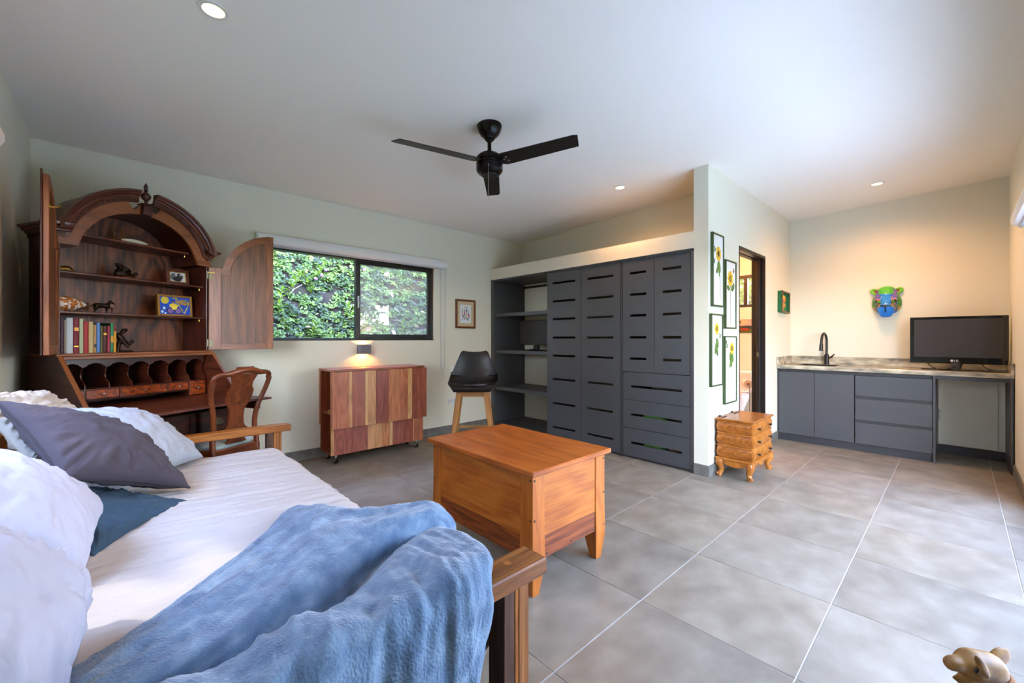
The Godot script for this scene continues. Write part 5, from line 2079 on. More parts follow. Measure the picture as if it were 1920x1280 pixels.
	# large shell
	t = thing("volute_shell", "big glossy orange and white sea shell at the left of the third shelf", "shell", desk_at(0.10, 1.373, -0.12), DESK_TURN)
	s = g()
	s.tint = true
	prof = []
	for k in 17:
		var f := k / 16.0
		prof.append([0.052 * pow(sin(PI * minf(0.04 + f * 0.93, 1.0)), 0.7) * (1.0 - 0.35 * f * f), -0.095 + 0.19 * f])
	s.xf = Transform3D(Basis(Vector3.BACK, -PI / 2), Vector3(0, 0.049, 0))
	var nz := FastNoiseLite.new()
	nz.seed = 3
	nz.frequency = 22.0
	var sp := g()
	sp.xf = s.xf
	sp.lathe(prof, 28)
	for i in range(0, sp.v.size(), 3):
		var q := (sp.v[i] + sp.v[i + 1] + sp.v[i + 2]) / 3.0
		var n := nz.get_noise_3d(q.x * 1.6, q.y, q.z)
		s.col = Color(0.80, 0.74, 0.66) if n > 0.12 or q.x > 0.075 else (Color(0.40, 0.13, 0.03) if n > -0.2 else Color(0.52, 0.24, 0.07))
		for k in 3:
			s.v.append(sp.v[i + k])
			s.t.append(sp.t[i + k])
			s.c.append(s.col)
	obj("body", s, M.shell_painted, t, 60)
	# running horse
	t = thing("bronze_horse", "dark bronze running horse on the third shelf of the desk", "figurine", desk_at(0.285, 1.373, -0.13), DESK_TURN)
	s = g()
	s.field(capsule_field([
		[Vector3(-0.03, 0.052, 0), Vector3(0.022, 0.052, 0), 0.017, 0.015], [Vector3(0.024, 0.056, 0), Vector3(0.045, 0.078, 0), 0.012, 0.008],
		[Vector3(0.045, 0.08, 0), Vector3(0.066, 0.066, 0), 0.0085, 0.005], [Vector3(0.045, 0.086, 0.004), Vector3(0.044, 0.094, 0.005), 0.003, 0.002],
		[Vector3(-0.03, 0.048, 0.008), Vector3(-0.045, 0.03, 0.009), 0.011, 0.006], [Vector3(-0.045, 0.03, 0.009), Vector3(-0.04, 0.0, 0.009), 0.005, 0.004],
		[Vector3(-0.03, 0.048, -0.008), Vector3(-0.026, 0.028, -0.009), 0.011, 0.006], [Vector3(-0.026, 0.028, -0.009), Vector3(-0.044, 0.004, -0.009), 0.005, 0.004],
		[Vector3(0.022, 0.045, 0.008), Vector3(0.05, 0.034, 0.009), 0.008, 0.005], [Vector3(0.05, 0.034, 0.009), Vector3(0.048, 0.002, 0.009), 0.0045, 0.004],
		[Vector3(0.02, 0.045, -0.008), Vector3(0.03, 0.024, -0.009), 0.008, 0.005], [Vector3(0.03, 0.024, -0.009), Vector3(0.02, 0.002, -0.009), 0.0045, 0.004],
		[Vector3(-0.045, 0.056, 0), Vector3(-0.066, 0.04, 0), 0.006, 0.004]], 0.008), Vector3(-0.08, -0.006, -0.03), Vector3(0.08, 0.104, 0.03), 0.0042)
	obj("body", s, M.bronze, t, 80)
	# painting of a cyclist in a gilt box frame
	t = thing("painted_picture", "gilt-framed blue painting of a yellow-shirted cyclist on the third shelf", "picture", desk_at(0.735, 1.373, -0.13), DESK_TURN - 0.10)
	tilt = Transform3D(Basis(Vector3.RIGHT, -0.08), Vector3.ZERO)
	ring_frame(t, 0.235, 0.165, 0.016, 0.035, M.gilt, tilt, "frame")
	im = canvas(128, 88, Color(0.05, 0.28, 0.70))
	disc(im, 22, 18, 17, 18, Color(0.80, 0.72, 0.20))
	for k in 22:
		disc(im, 60 + (k * 37) % 62, 5 + (k * 23) % 26 + int((k * 37) % 62 / 6.0), 6, 4, [Color(0.62, 0.50, 0.25), Color(0.72, 0.42, 0.20), Color(0.55, 0.62, 0.25)][k % 3])
	for e in [[44, 70], [76, 70]]:
		disc(im, e[0], e[1], 15, 15, Color(0.20, 0.05, 0.12))
		disc(im, e[0], e[1], 12, 12, Color(0.50, 0.38, 0.62))
		disc(im, e[0], e[1], 2, 2, Color(0.2, 0.05, 0.12))
	disc(im, 58, 44, 19, 12, Color(0.88, 0.78, 0.22))
	disc(im, 60, 54, 11, 10, Color(0.92, 0.84, 0.25))
	disc(im, 56, 25, 5, 7, Color(0.55, 0.34, 0.28))
	disc(im, 56, 20, 5, 3, Color(0.06, 0.04, 0.06))
	for e in [[18, 58, 5], [10, 76, 5], [22, 84, 4]]:
		disc(im, e[0], e[1], e[2], e[2] * 1.5, Color(0.75, 0.88, 0.92))
	for k in 12:
		disc(im, 80 + k * 1.9, 40 + k * 3.6, 3, 3, Color(0.86, 0.78, 0.35) if k % 2 == 0 else Color(0.2, 0.1, 0.1))
	for k in 9:
		disc(im, 103 + k * 1.7, 80 - k * 4.0, 2.5, 2.5, Color(0.86, 0.78, 0.35))
	picture(t, im, 0.205, 0.135, tilt.translated_local(Vector3(0, 0.0825, 0.012)), "painting")
	s = g()
	s.xf = tilt
	s.box(Vector3(0, 0.0825, -0.02), Vector3(0.23, 0.16, 0.012), 0.002)
	obj("backing", s, M.black_frame, t)
	# small acrobat
	t = thing("bronze_acrobat", "small dark bronze figure bent over beside the books", "figurine", desk_at(0.385, 1.106, -0.10), DESK_TURN)
	s = g()
	s.field(capsule_field([
		[Vector3(-0.035, 0.0, 0), Vector3(-0.028, 0.05, 0), 0.016, 0.014], [Vector3(-0.028, 0.05, 0), Vector3(-0.01, 0.09, 0.004), 0.012, 0.018],
		[Vector3(-0.01, 0.09, 0.004), Vector3(-0.028, 0.115, 0.0), 0.016, 0.018], [Vector3(-0.02, 0.12, 0), Vector3(0.004, 0.148, 0), 0.010, 0.013],
		[Vector3(0.008, 0.152, 0), Vector3(0.016, 0.155, 0.0), 0.013, 0.012], [Vector3(-0.005, 0.085, 0.01), Vector3(0.03, 0.055, 0.012), 0.012, 0.008],
		[Vector3(0.03, 0.055, 0.012), Vector3(0.05, 0.075, 0.01), 0.008, 0.011], [Vector3(-0.012, 0.08, 0.012), Vector3(0.02, 0.035, 0.02), 0.01, 0.008],
		[Vector3(-0.035, 0.006, 0), Vector3(0.055, 0.006, 0), 0.010, 0.008]], 0.008), Vector3(-0.065, -0.012, -0.035), Vector3(0.075, 0.175, 0.04), 0.005)
	obj("body", s, M.bronze, t, 80)

# ---------------------------------------------------------------- desk chair
func make_desk_chair() -> void:
	# own x runs left to right along the back, own -z points at the desk
	var b := P(0.589, 0, 3.401)
	var t := thing("desk_chair", "brown wooden splat-back chair with a pale teal seat, pushed up to the desk", "chair", b, DESK_TURN)
	var s := g()
	var rake := func(y: float) -> float: return 0.0 if y < 0.45 else 0.10 * pow((y - 0.45) / 0.53, 1.5) - 0.03 * sin(PI * (y - 0.45) / 0.53)
	# crest and posts in one sweep from the left rear leg over the top to the right
	for sg: float in [-1.0, 1.0]:
		var pts := []
		for e in [[0.150, 0.0], [0.155, 0.25], [0.160, 0.46], [0.155, 0.53], [0.150, 0.60], [0.162, 0.70], [0.192, 0.80], [0.206, 0.88], [0.205, 0.92]]:
			pts.append(Vector3(sg * e[0], e[1], -0.06 + rake.call(e[1]) + (0.05 * (0.46 - e[1]) / 0.46 if e[1] < 0.46 else 0.0)))
		pts = curve(pts, 26)
		s = g()
		s.bar(pts, [0.034], [0.030], Vector3.RIGHT, 0.009)
		obj("rear_post", s, M.chair_wood, t, 50)
	s = g()
	var top := []
	for e in [[-0.205, 0.915], [-0.20, 0.945], [-0.165, 0.962], [-0.11, 0.966], [-0.065, 0.978], [0.0, 0.985], [0.065, 0.978], [0.11, 0.966], [0.165, 0.962], [0.20, 0.945], [0.205, 0.915]]:
		top.append(Vector3(e[0], e[1] - 0.004, -0.06 + rake.call(e[1]) + 0.02 * (1.0 - pow(e[0] / 0.2, 2.0)) - 0.01))
	s.tube(curve(top, 40), [0.017, 0.019, 0.018, 0.017, 0.017, 0.017, 0.017, 0.017, 0.017, 0.018, 0.019, 0.02, 0.021, 0.022, 0.022, 0.022, 0.023, 0.023, 0.023, 0.023, 0.023, 0.023, 0.023, 0.023, 0.023, 0.022, 0.022, 0.022, 0.021, 0.02, 0.019, 0.018, 0.017, 0.017, 0.017, 0.017, 0.017, 0.017, 0.018, 0.018, 0.017], 10, 0.8)
	obj("crest_rail", s, M.chair_wood, t, 60)
	s = g()
	s.box(Vector3(0.0, 0.995, 0.035), Vector3(0.13, 0.022, 0.03), 0.009)
	obj("crest_roll", s, M.chair_wood, t)
	# vase splat
	var half := [[0.475, 0.075], [0.50, 0.058], [0.525, 0.062], [0.545, 0.078], [0.565, 0.088], [0.575, 0.070], [0.60, 0.058], [0.65, 0.052], [0.70, 0.054], [0.735, 0.072], [0.76, 0.090], [0.80, 0.096], [0.835, 0.098], [0.845, 0.090], [0.86, 0.078], [0.89, 0.074], [0.92, 0.084], [0.955, 0.098]]
	var rings := []
	for e in half:
		var y: float = e[0]
		var z: float = -0.06 + rake.call(y) + 0.004
		rings.append(PackedVector3Array([Vector3(e[1], y, z + 0.008), Vector3(e[1], y, z - 0.008), Vector3(-e[1], y, z - 0.008), Vector3(-e[1], y, z + 0.008)]))
	s = g()
	s.loft(rings)
	obj("splat", s, M.chair_wood, t, 30)
	# seat frame and cushion
	s = g()
	var seat := PackedVector2Array([Vector2(-0.175, 0.045), Vector2(0.175, 0.045), Vector2(0.235, 0.40), Vector2(0.20, 0.44), Vector2(-0.20, 0.44), Vector2(-0.235, 0.40)])
	s.xf = Transform3D(Basis(Vector3.RIGHT, -PI / 2), Vector3.ZERO)
	s.prism(seat, 0.385, 0.445, 0.006)
	obj("seat_frame", s, M.chair_wood, t)
	s = g()
	var rr := []
	for e in [[0.445, 0.95], [0.455, 0.985], [0.47, 0.97], [0.48, 0.88], [0.486, 0.6], [0.488, 0.1]]:
		var r := PackedVector3Array()
		for k in 28:
			var a := -TAU * k / 28
			var cxx := signf(cos(a)) * pow(absf(cos(a)), 0.5)
			var czz := signf(sin(a)) * pow(absf(sin(a)), 0.5)
			var zz: float = czz * 0.19 * e[1]
			r.append(Vector3(cxx * (0.195 - zz * 0.14) * e[1], e[0], -0.24 + zz))
		rr.append(r)
	s.loft(rr)
	obj("seat_cushion", s, M.seat_damask, t, 60)
	for sg: float in [-1.0, 1.0]:
		s = g()
		s.tube(curve([Vector3(sg * 0.20, 0.40, -0.405), Vector3(sg * 0.215, 0.33, -0.42), Vector3(sg * 0.205, 0.16, -0.41), Vector3(sg * 0.205, 0.04, -0.41), Vector3(sg * 0.212, 0.0, -0.42)], 16), [0.034, 0.034, 0.033, 0.031, 0.028, 0.025, 0.023, 0.021, 0.019, 0.018, 0.017, 0.016, 0.017, 0.019, 0.023, 0.026, 0.024], 10)
		obj("front_leg", s, M.chair_wood, t, 60)

# ---------------------------------------------------------------- pictures
func canvas(w: int, h: int, c: Color) -> Image:
	var im := Image.create_empty(w, h, false, Image.FORMAT_RGB8)
	im.fill(c)
	return im

func disc(im: Image, x: float, y: float, rx: float, ry: float, c: Color, turn := 0.0) -> void:
	var r := maxf(rx, ry) + 1.0
	for py in range(maxi(0, int(y - r)), mini(im.get_height(), int(y + r) + 1)):
		for px in range(maxi(0, int(x - r)), mini(im.get_width(), int(x + r) + 1)):
			var d := Vector2(px + 0.5 - x, py + 0.5 - y).rotated(-turn)
			if (d.x / rx) * (d.x / rx) + (d.y / ry) * (d.y / ry) <= 1.0:
				im.set_pixel(px, py, c)

func stroke(im: Image, a: Vector2, b: Vector2, w: float, c: Color) -> void:
	var n := int(a.distance_to(b)) + 1
	for k in n + 1:
		var p := a.lerp(b, float(k) / n)
		disc(im, p.x, p.y, w, w, c)

# a print of w by h metres, its face towards +z
func picture(parent: Node3D, im: Image, w: float, h: float, at: Transform3D, called: String) -> MeshInstance3D:
	var m := StandardMaterial3D.new()
	m.albedo_texture = ImageTexture.create_from_image(im)
	m.roughness = 0.7
	m.texture_repeat = false
	var s := g(true)
	s.xf = at
	var x := w / 2
	var y := h / 2
	s.quad(Vector3(-x, -y, 0), Vector3(x, -y, 0), Vector3(x, y, 0), Vector3(-x, y, 0), Vector2(0, 1), Vector2(1, 1), Vector2(1, 0), Vector2(0, 0))
	s.off = Vector2(0.5, 0.5)
	s.quad(Vector3(-x, -y, -0.002), Vector3(-x, y, -0.002), Vector3(x, y, -0.002), Vector3(x, -y, -0.002))
	return obj(called, s, m, parent)

# rectangular frame standing on its lower edge: outer size, bar width and depth
func ring_frame(parent: Node3D, w: float, h: float, b: float, d: float, m: Material, at: Transform3D, called: String) -> void:
	var s := g()
	s.xf = at
	s.bx(Vector3(-w / 2, 0, -d / 2), Vector3(-w / 2 + b, h, d / 2), 0.002, 1)
	s.bx(Vector3(w / 2 - b, 0, -d / 2), Vector3(w / 2, h, d / 2), 0.002, 1)
	s.bx(Vector3(-w / 2 + b, 0, -d / 2), Vector3(w / 2 - b, b, d / 2), 0.002, 0)
	s.bx(Vector3(-w / 2 + b, h - b, -d / 2), Vector3(w / 2 - b, h, d / 2), 0.002, 0)
	obj(called, s, m, parent)

# ---------------------------------------------------------------- bed
func make_bed() -> void:
	var t := thing("daybed", "wooden daybed with broad flat arms against the left wall", "bed", P(0.15, 0, 2.0))
	var o := P(0.15, 0, 2.0)
	var s := g()
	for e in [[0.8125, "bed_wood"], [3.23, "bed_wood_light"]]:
		var v: float = e[0]
		s = g()
		s.bx(P(-0.455, 0.556, v - 0.046) - o, P(0.845, 0.601, v + 0.046) - o, 0.004, 0)
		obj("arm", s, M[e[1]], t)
		# arm post glued up from three boards
		var parts := [[0.700, 0.738, "bed_wood_dark"], [0.738, 0.752, "bed_wood_light"], [0.752, 0.790, "bed_wood"]]
		if v > 2.0:
			parts = [[0.700, 0.740, "bed_wood_dark"], [0.740, 0.775, "bed_wood_light"], [0.775, 0.79, "bed_wood"]]
		for b in parts:
			s = g()
			s.bx(P(b[0] + 0.0003, 0.0, v - 0.03) - o, P(b[1] - 0.0003, 0.556, v + 0.032) - o, 0.002, 1)
			obj("post_board", s, M[b[2]], t)
		s = g()
		s.bx(P(-0.445, 0.0, v - 0.03) - o, P(-0.375, 0.556, v + 0.032) - o, 0.002, 1)
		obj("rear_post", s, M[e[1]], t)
		s = g()
		s.bx(P(-0.375, 0.14, v - 0.014) - o, P(0.70, 0.215, v + 0.014) - o, 0.003, 0)
		obj("end_rail", s, M.bed_wood, t)
		s = g()
		s.lathe([[0.0, 0.0], [0.011, 0.0], [0.010, 0.0012], [0.0, 0.0015]], 12, P(0.745, 0.6005, v + 0.008) - o)
		obj("plug", s, M.bed_wood_light, t)
	for u in [0.69, -0.43]:
		s = g()
		s.bx(P(u, 0.14, 0.85) - o, P(u + 0.03, 0.225, 3.19) - o, 0.003, 2)
		obj("side_rail", s, M.bed_wood, t)
	for k in 12:
		s = g()
		var v := 0.95 + 0.195 * k
		s.bx(P(-0.40, 0.205, v - 0.04) - o, P(0.69, 0.222, v + 0.04) - o, 0.002, 0)
		obj("slat", s, M.bed_wood_light, t)
	s = g()
	s.bx(P(-0.470, 0.66, 0.83) - o, P(-0.435, 0.74, 3.21) - o, 0.004, 2)
	obj("back_rail", s, M.bed_wood, t)
	# mattress in its fitted sheet
	t = thing("mattress", "mattress in a wrinkled cream white fitted sheet on the daybed", "mattress", P(0.15, 0.222, 2.0))
	o = P(0.15, 0.222, 2.0)
	var nz := FastNoiseLite.new()
	nz.seed = 12
	nz.frequency = 1.0
	nz.fractal_octaves = 2
	var rings := []
	var v0 := 0.885
	var v1 := 3.165
	var nv := 230
	for i in nv + 1:
		var f := float(i) / nv
		var v := lerpf(v0, v1, f)
		var e := minf(v - v0, v1 - v)
		var ins := 0.07 - sqrt(maxf(0.07 * 0.07 - pow(maxf(0.07 - e, 0.0), 2.0), 0.0))
		var r := PackedVector3Array()
		# rounded rectangle, from the lower left corner over the top
		var cs := []
		var hx := 0.612 - ins * 0.6
		var top := 0.474 - ins
		var bot := 0.235 + ins
		var rad := 0.06
		for k in 7:
			var a := PI + PI / 2 * k / 6.0
			cs.append(Vector2(-hx + rad * 0.4 + cos(a) * -rad * 0.4 * -1.0, bot + 0.02 + 0.02 * sin(a)))
		cs.clear()
		cs.append(Vector2(-hx + 0.03, bot))
		for k in 6:
			var a := PI - PI / 2 * k / 5.0
			cs.append(Vector2(-hx + rad + cos(a) * rad, top - rad + sin(a) * rad))
		for k in range(1, 70):
			cs.append(Vector2(lerpf(-hx + rad, hx - rad, k / 70.0), top))
		for k in 6:
			var a := PI / 2 - PI / 2 * k / 5.0
			cs.append(Vector2(hx - rad + cos(a) * rad, top - rad + sin(a) * rad))
		cs.append(Vector2(hx + 0.004, (top + bot) / 2))
		cs.append(Vector2(hx - 0.03, bot))
		for q in cs:
			var u: float = q.x + 0.148
			var y: float = q.y
			var wr := 0.0
			# pulled creases running up the bed and outwards
			var al := u * 0.97 - v * 0.12
			var ac := v + u * 0.16
			var n1 := nz.get_noise_2d(ac * 9.0, al * 1.3)
			var n2 := nz.get_noise_2d(ac * 21.0 + 40.0, al * 2.2)
			wr = 0.013 * (0.5 - absf(n1)) + 0.008 * (0.5 - absf(n2))
			wr += 0.010 * nz.get_noise_2d(u * 1.6 + 9.0, v * 1.4)
			if q.y > top - 0.03:
				y += wr
			r.append(P(u + (wr * 0.5 if q.y < top - 0.02 else 0.0), y, v) - o)
		r.reverse()
		rings.append(r)
	s = g()
	s.loft(rings)
	obj("fitted_sheet", s, M.sheet, t, 70)

# pillow over four corners (lower left, lower right, upper right, upper left seen from its face)
func pillow(called: String, label: String, m: Material, c: Array, thick: float, sd: int, wr := 0.006, piping: Material = null) -> Node3D:
	var mid: Vector3 = (c[0] + c[1] + c[2] + c[3]) / 4.0
	var t := thing(called, label, "pillow", mid, 0.0, "pillows on the daybed")
	var nn: Vector3 = ((c[1] - c[0]) + (c[2] - c[3])).cross((c[3] - c[0]) + (c[2] - c[1])).normalized()
	var nz := FastNoiseLite.new()
	nz.seed = sd
	nz.frequency = 1.0
	nz.fractal_octaves = 3
	var N := 56
	var faces := []
	var edge := func(a: float, b: float) -> Vector3:
		var pa := a * (1.0 - 0.085 * (1.0 - b * b))
		var pb := b * (1.0 - 0.085 * (1.0 - a * a))
		var f := pa * 0.5 + 0.5
		var h := pb * 0.5 + 0.5
		return (c[0] as Vector3).lerp(c[1], f).lerp((c[3] as Vector3).lerp(c[2], f), h) - mid
	for side: float in [1.0, -1.0]:
		var rows := []
		for i in N + 1:
			var r := PackedVector3Array()
			for k in N + 1:
				var a := sin(PI / 2 * (-1.0 + 2.0 * k / N))
				var b := sin(PI / 2 * (-1.0 + 2.0 * i / N))
				if side < 0:
					a = -a
				var base: Vector3 = edge.call(a, b)
				var prof := pow(maxf((1.0 - a * a) * (1.0 - b * b), 0.0), 0.42)
				var ed := maxf(absf(a), absf(b))
				# gathers that run in from the edges
				var ang := atan2(b, a)
				var n := nz.get_noise_2d(ang * 4.5 + side * 7.0, ed * 1.2) * smoothstep(0.3, 0.85, ed) * (1.0 - smoothstep(0.9, 1.0, ed))
				n += 0.8 * nz.get_noise_2d(a * 1.7 + 20.0, b * 1.7 + side * 3.0) * prof
				n += 0.45 * (0.35 - absf(nz.get_noise_2d(a * 2.2 + b * 3.4 + 50.0, (b - a) * 1.1 + side))) * smoothstep(0.05, 0.5, prof)
				n += 0.22 * nz.get_noise_2d(ang * 13.0, ed * 1.5 + 30.0) * smoothstep(0.45, 0.9, ed) * (1.0 - smoothstep(0.92, 1.0, ed))
				var bulge: float = thick * prof * (1.0 if side > 0 else 0.75)
				r.append(base + nn * side * (bulge + n * wr * 2.6))
			rows.append(r)
		faces.append(rows)
	var s := g()
	for rows in faces:
		s.sheet(rows)
	obj("cover", s, m, t, 75)
	if piping:
		var pts := []
		for k in 97:
			var q := k / 24.0
			var a := 0.0
			var b := 0.0
			if q < 1.0:
				a = -1.0 + 2.0 * q; b = -1.0
			elif q < 2.0:
				a = 1.0; b = -1.0 + 2.0 * (q - 1.0)
			elif q < 3.0:
				a = 1.0 - 2.0 * (q - 2.0); b = 1.0
			else:
				a = -1.0; b = 1.0 - 2.0 * (minf(q, 4.0) - 3.0)
			pts.append(edge.call(a, b))
		s = g()
		s.tube(pts, 0.0055, 6)
		obj("piping", s, piping, t, 60)
	return t

func make_pillows() -> void:
	pillow("pillow", "large grey-purple pillow with corded piping leaning among the lighter pillows", M.pillow_grey, [P(-0.176, 0.685, 2.235), P(0.215, 0.50, 2.46), P(0.01, 0.75, 2.76), P(-0.375, 0.955, 2.56)], 0.105, 3, 0.006, M.piping)
	pillow("pillow", "pale blue-grey pillow propped behind the grey-purple pillow, nearest the writing desk", M.pillow_blue, [P(0.06, 0.53, 2.60), P(0.335, 0.492, 3.07), P(0.04, 0.80, 3.14), P(-0.25, 0.88, 2.80)], 0.10, 8)
	pillow("pillow", "lavender white pillow in shade between the grey-purple pillow and the sunlit one", M.pillow_white, [P(-0.095, 0.50, 1.72), P(-0.065, 0.57, 2.10), P(-0.42, 0.86, 2.16), P(-0.45, 0.80, 1.70)], 0.13, 13)
	pillow("pillow", "white pillow lit by the sun in the lower left corner of the photo", M.pillow_white, [P(-0.10, 0.49, 1.02), P(-0.065, 0.565, 1.47), P(-0.41, 0.87, 1.50), P(-0.44, 0.80, 1.04)], 0.14, 21, 0.009)
	pillow("pillow", "rumpled cream pillow at the very back against the left wall", M.cream_cloth, [P(-0.28, 0.70, 2.50), P(-0.13, 0.76, 3.06), P(-0.30, 0.94, 3.12), P(-0.46, 0.985, 2.60)], 0.055, 30, 0.009)
	pillow("pillow", "dark teal cushion lying flat under the grey-purple pillow", M.teal_cloth, [P(-0.08, 0.478, 1.95), P(0.20, 0.478, 2.34), P(-0.10, 0.54, 2.62), P(-0.40, 0.66, 2.2)], 0.03, 35)

func make_blanket() -> void:
	var o := P(0.4, 0.48, 1.1)
	var t := thing("throw_blanket", "soft blue plush throw blanket heaped over the near end of the bed and its arm", "blanket", o)
	# columns from the left to the right; rows from the back edge over the bed, down into the crease, up over the arm and down outside
	var C := [
		[[-0.3, 0.484, 1.14], [-0.3, 0.5, 1.1], [-0.3, 0.525, 1.05], [-0.3, 0.508, 0.9775], [-0.3, 0.479, 0.95], [-0.3, 0.562, 0.9], [-0.3, 0.628, 0.85], [-0.3, 0.622, 0.755], [-0.3, 0.45, 0.725], [-0.3, 0.22, 0.71]],
		[[-0.104, 0.484, 1.28], [-0.1, 0.505, 1.24], [-0.08, 0.535, 1.13], [-0.05, 0.523, 1.0263], [-0.02, 0.479, 0.985], [-0.02, 0.562, 0.92], [-0.04, 0.632, 0.848], [-0.04, 0.624, 0.755], [-0.05, 0.45, 0.72], [-0.06, 0.22, 0.7]],
		[[0.047, 0.484, 1.396], [0.06, 0.51, 1.33], [0.09, 0.55, 1.2], [0.12, 0.538, 1.0695], [0.149, 0.481, 1.02], [0.15, 0.572, 0.94], [0.13, 0.636, 0.85], [0.13, 0.626, 0.755], [0.12, 0.45, 0.72], [0.11, 0.22, 0.7]],
		[[0.192, 0.484, 1.536], [0.21, 0.515, 1.45], [0.235, 0.556, 1.3], [0.25, 0.538, 1.1282], [0.27, 0.484, 1.065], [0.27, 0.582, 0.96], [0.28, 0.642, 0.852], [0.275, 0.628, 0.755], [0.25, 0.45, 0.72], [0.24, 0.23, 0.7]],
		[[0.355, 0.484, 1.705], [0.37, 0.52, 1.6], [0.385, 0.56, 1.42], [0.395, 0.55, 1.1858], [0.41, 0.489, 1.095], [0.4, 0.587, 0.98], [0.41, 0.648, 0.855], [0.4, 0.63, 0.755], [0.37, 0.45, 0.72], [0.35, 0.24, 0.7]],
		[[0.51, 0.492, 1.89], [0.53, 0.535, 1.74], [0.53, 0.568, 1.52], [0.53, 0.568, 1.2703], [0.53, 0.494, 1.185], [0.51, 0.602, 1.03], [0.515, 0.652, 0.86], [0.495, 0.634, 0.755], [0.45, 0.46, 0.715], [0.43, 0.26, 0.7]],
		[[0.6, 0.487, 1.685], [0.605, 0.53, 1.59], [0.605, 0.575, 1.45], [0.6, 0.573, 1.2828], [0.595, 0.499, 1.225], [0.575, 0.612, 1.06], [0.575, 0.655, 0.86], [0.545, 0.636, 0.755], [0.49, 0.47, 0.712], [0.46, 0.28, 0.7]],
		[[0.72, 0.487, 1.56], [0.715, 0.53, 1.5], [0.71, 0.578, 1.4], [0.7, 0.573, 1.2885], [0.68, 0.504, 1.25], [0.65, 0.612, 1.09], [0.625, 0.655, 0.862], [0.59, 0.638, 0.758], [0.53, 0.49, 0.71], [0.495, 0.31, 0.7]],
		[[0.84, 0.482, 1.47], [0.845, 0.525, 1.44], [0.84, 0.565, 1.37], [0.815, 0.563, 1.2884], [0.765, 0.509, 1.262], [0.715, 0.602, 1.11], [0.665, 0.652, 0.862], [0.63, 0.638, 0.76], [0.565, 0.52, 0.712], [0.52, 0.345, 0.7]],
		[[0.875, 0.44, 1.43], [0.895, 0.47, 1.4], [0.905, 0.49, 1.34], [0.875, 0.498, 1.2692], [0.8, 0.484, 1.25], [0.745, 0.577, 1.1], [0.683, 0.64, 0.858], [0.648, 0.628, 0.762], [0.578, 0.515, 0.716], [0.53, 0.34, 0.703]],
		[[0.83, 0.4, 1.4], [0.86, 0.405, 1.37], [0.87, 0.41, 1.32], [0.85, 0.423, 1.257], [0.795, 0.444, 1.235], [0.745, 0.542, 1.085], [0.68, 0.618, 0.85], [0.646, 0.608, 0.77], [0.574, 0.5, 0.722], [0.526, 0.33, 0.71]],
	]
	var cols := []
	var NR := 110
	var NC := 130
	for c in C:
		var pts := []
		for e in c:
			pts.append(P(e[0], e[1], e[2]) - o)
		cols.append(curve(pts, NR))
	var nz := FastNoiseLite.new()
	nz.seed = 41
	nz.frequency = 1.0
	nz.fractal_octaves = 3
	var rows := []
	for i in NR + 1:
		var pts := []
		for c in cols:
			pts.append(c[i])
		rows.append(PackedVector3Array(curve(pts, NC)))
	var s := g()
	var out := []
	for i in NR + 1:
		var r := PackedVector3Array()
		for k in NC + 1:
			var du: Vector3 = rows[i][mini(k + 1, NC)] - rows[i][maxi(k - 1, 0)]
			var dv: Vector3 = rows[mini(i + 1, NR)][k] - rows[maxi(i - 1, 0)][k]
			var n := dv.cross(du).normalized()
			var f := float(i) / NR
			var p: Vector3 = rows[i][k]
			var w := smoothstep(0.0, 0.06, f) * (1.0 - smoothstep(0.97, 1.0, f))
			# long soft folds along the throw on the bed, falling folds outside the arm
			var back := nz.get_noise_2d(f * 11.0, p.x * 2.4) * (1.0 - smoothstep(0.42, 0.52, f)) * 0.020
			var front := nz.get_noise_2d(p.x * 7.5 + f * 2.0, f * 2.4 + 8.0) * smoothstep(0.5, 0.62, f) * 0.040
			var small := nz.get_noise_2d(p.x * 26.0, f * 26.0) * 0.004
			r.append(p + n * (w * (back + front * 0.9) + small + 0.006))
		r.reverse()
		out.append(r)
	s.sheet(out, 0.011)
	obj("throw", s, M.blanket, t, 80)
	# end of the throw hanging down between mattress and arm
	var fold := []
	for i in 24:
		var r := PackedVector3Array()
		var f := i / 23.0
		for k in 17:
			var h := k / 16.0
			var u := 0.60 + 0.135 * h + 0.02 * sin(f * 3.0)
			var v := 0.868 + 0.022 * sin(h * 9.0 + f * 2.0) * (0.4 + f)
			var y := 0.60 - f * (0.16 + 0.17 * pow(sin(PI * clampf(h * 1.1, 0.0, 1.0)), 0.7)) 
			r.append(P(u, y, v) - o)
		fold.append(r)
	fold.reverse()
	s = g()
	s.sheet(fold, 0.01)
	obj("hanging_end", s, M.blanket, t, 80)

# ---------------------------------------------------------------- pictures and ornaments on the walls
func framed(label: String, u0: float, u1: float, y0: float, y1: float, v: float, deep: float, bar: float, fm: Material, im: Image, mat_w: float, cat := "picture", group := "") -> Node3D:
	var t := thing("framed_picture", label, cat, P((u0 + u1) / 2, y0, v - deep / 2), 0.0, group)
	var w := u1 - u0
	var h := y1 - y0
	ring_frame(t, w, h, bar, deep, fm, Transform3D.IDENTITY, "frame")
	if mat_w > 0.0:
		var s := g()
		s.box(Vector3(0, h / 2, deep / 2 - 0.010), Vector3(w - bar, h - bar, 0.004))
		obj("mount", s, M.mount, t)
	picture(t, im, w - 2 * bar - 2 * mat_w + 0.002, h - 2 * bar - 2 * mat_w + 0.002, Transform3D(Basis.IDENTITY, Vector3(0, h / 2, deep / 2 - (0.0075 if mat_w > 0.0 else 0.009))), "print")
	return t

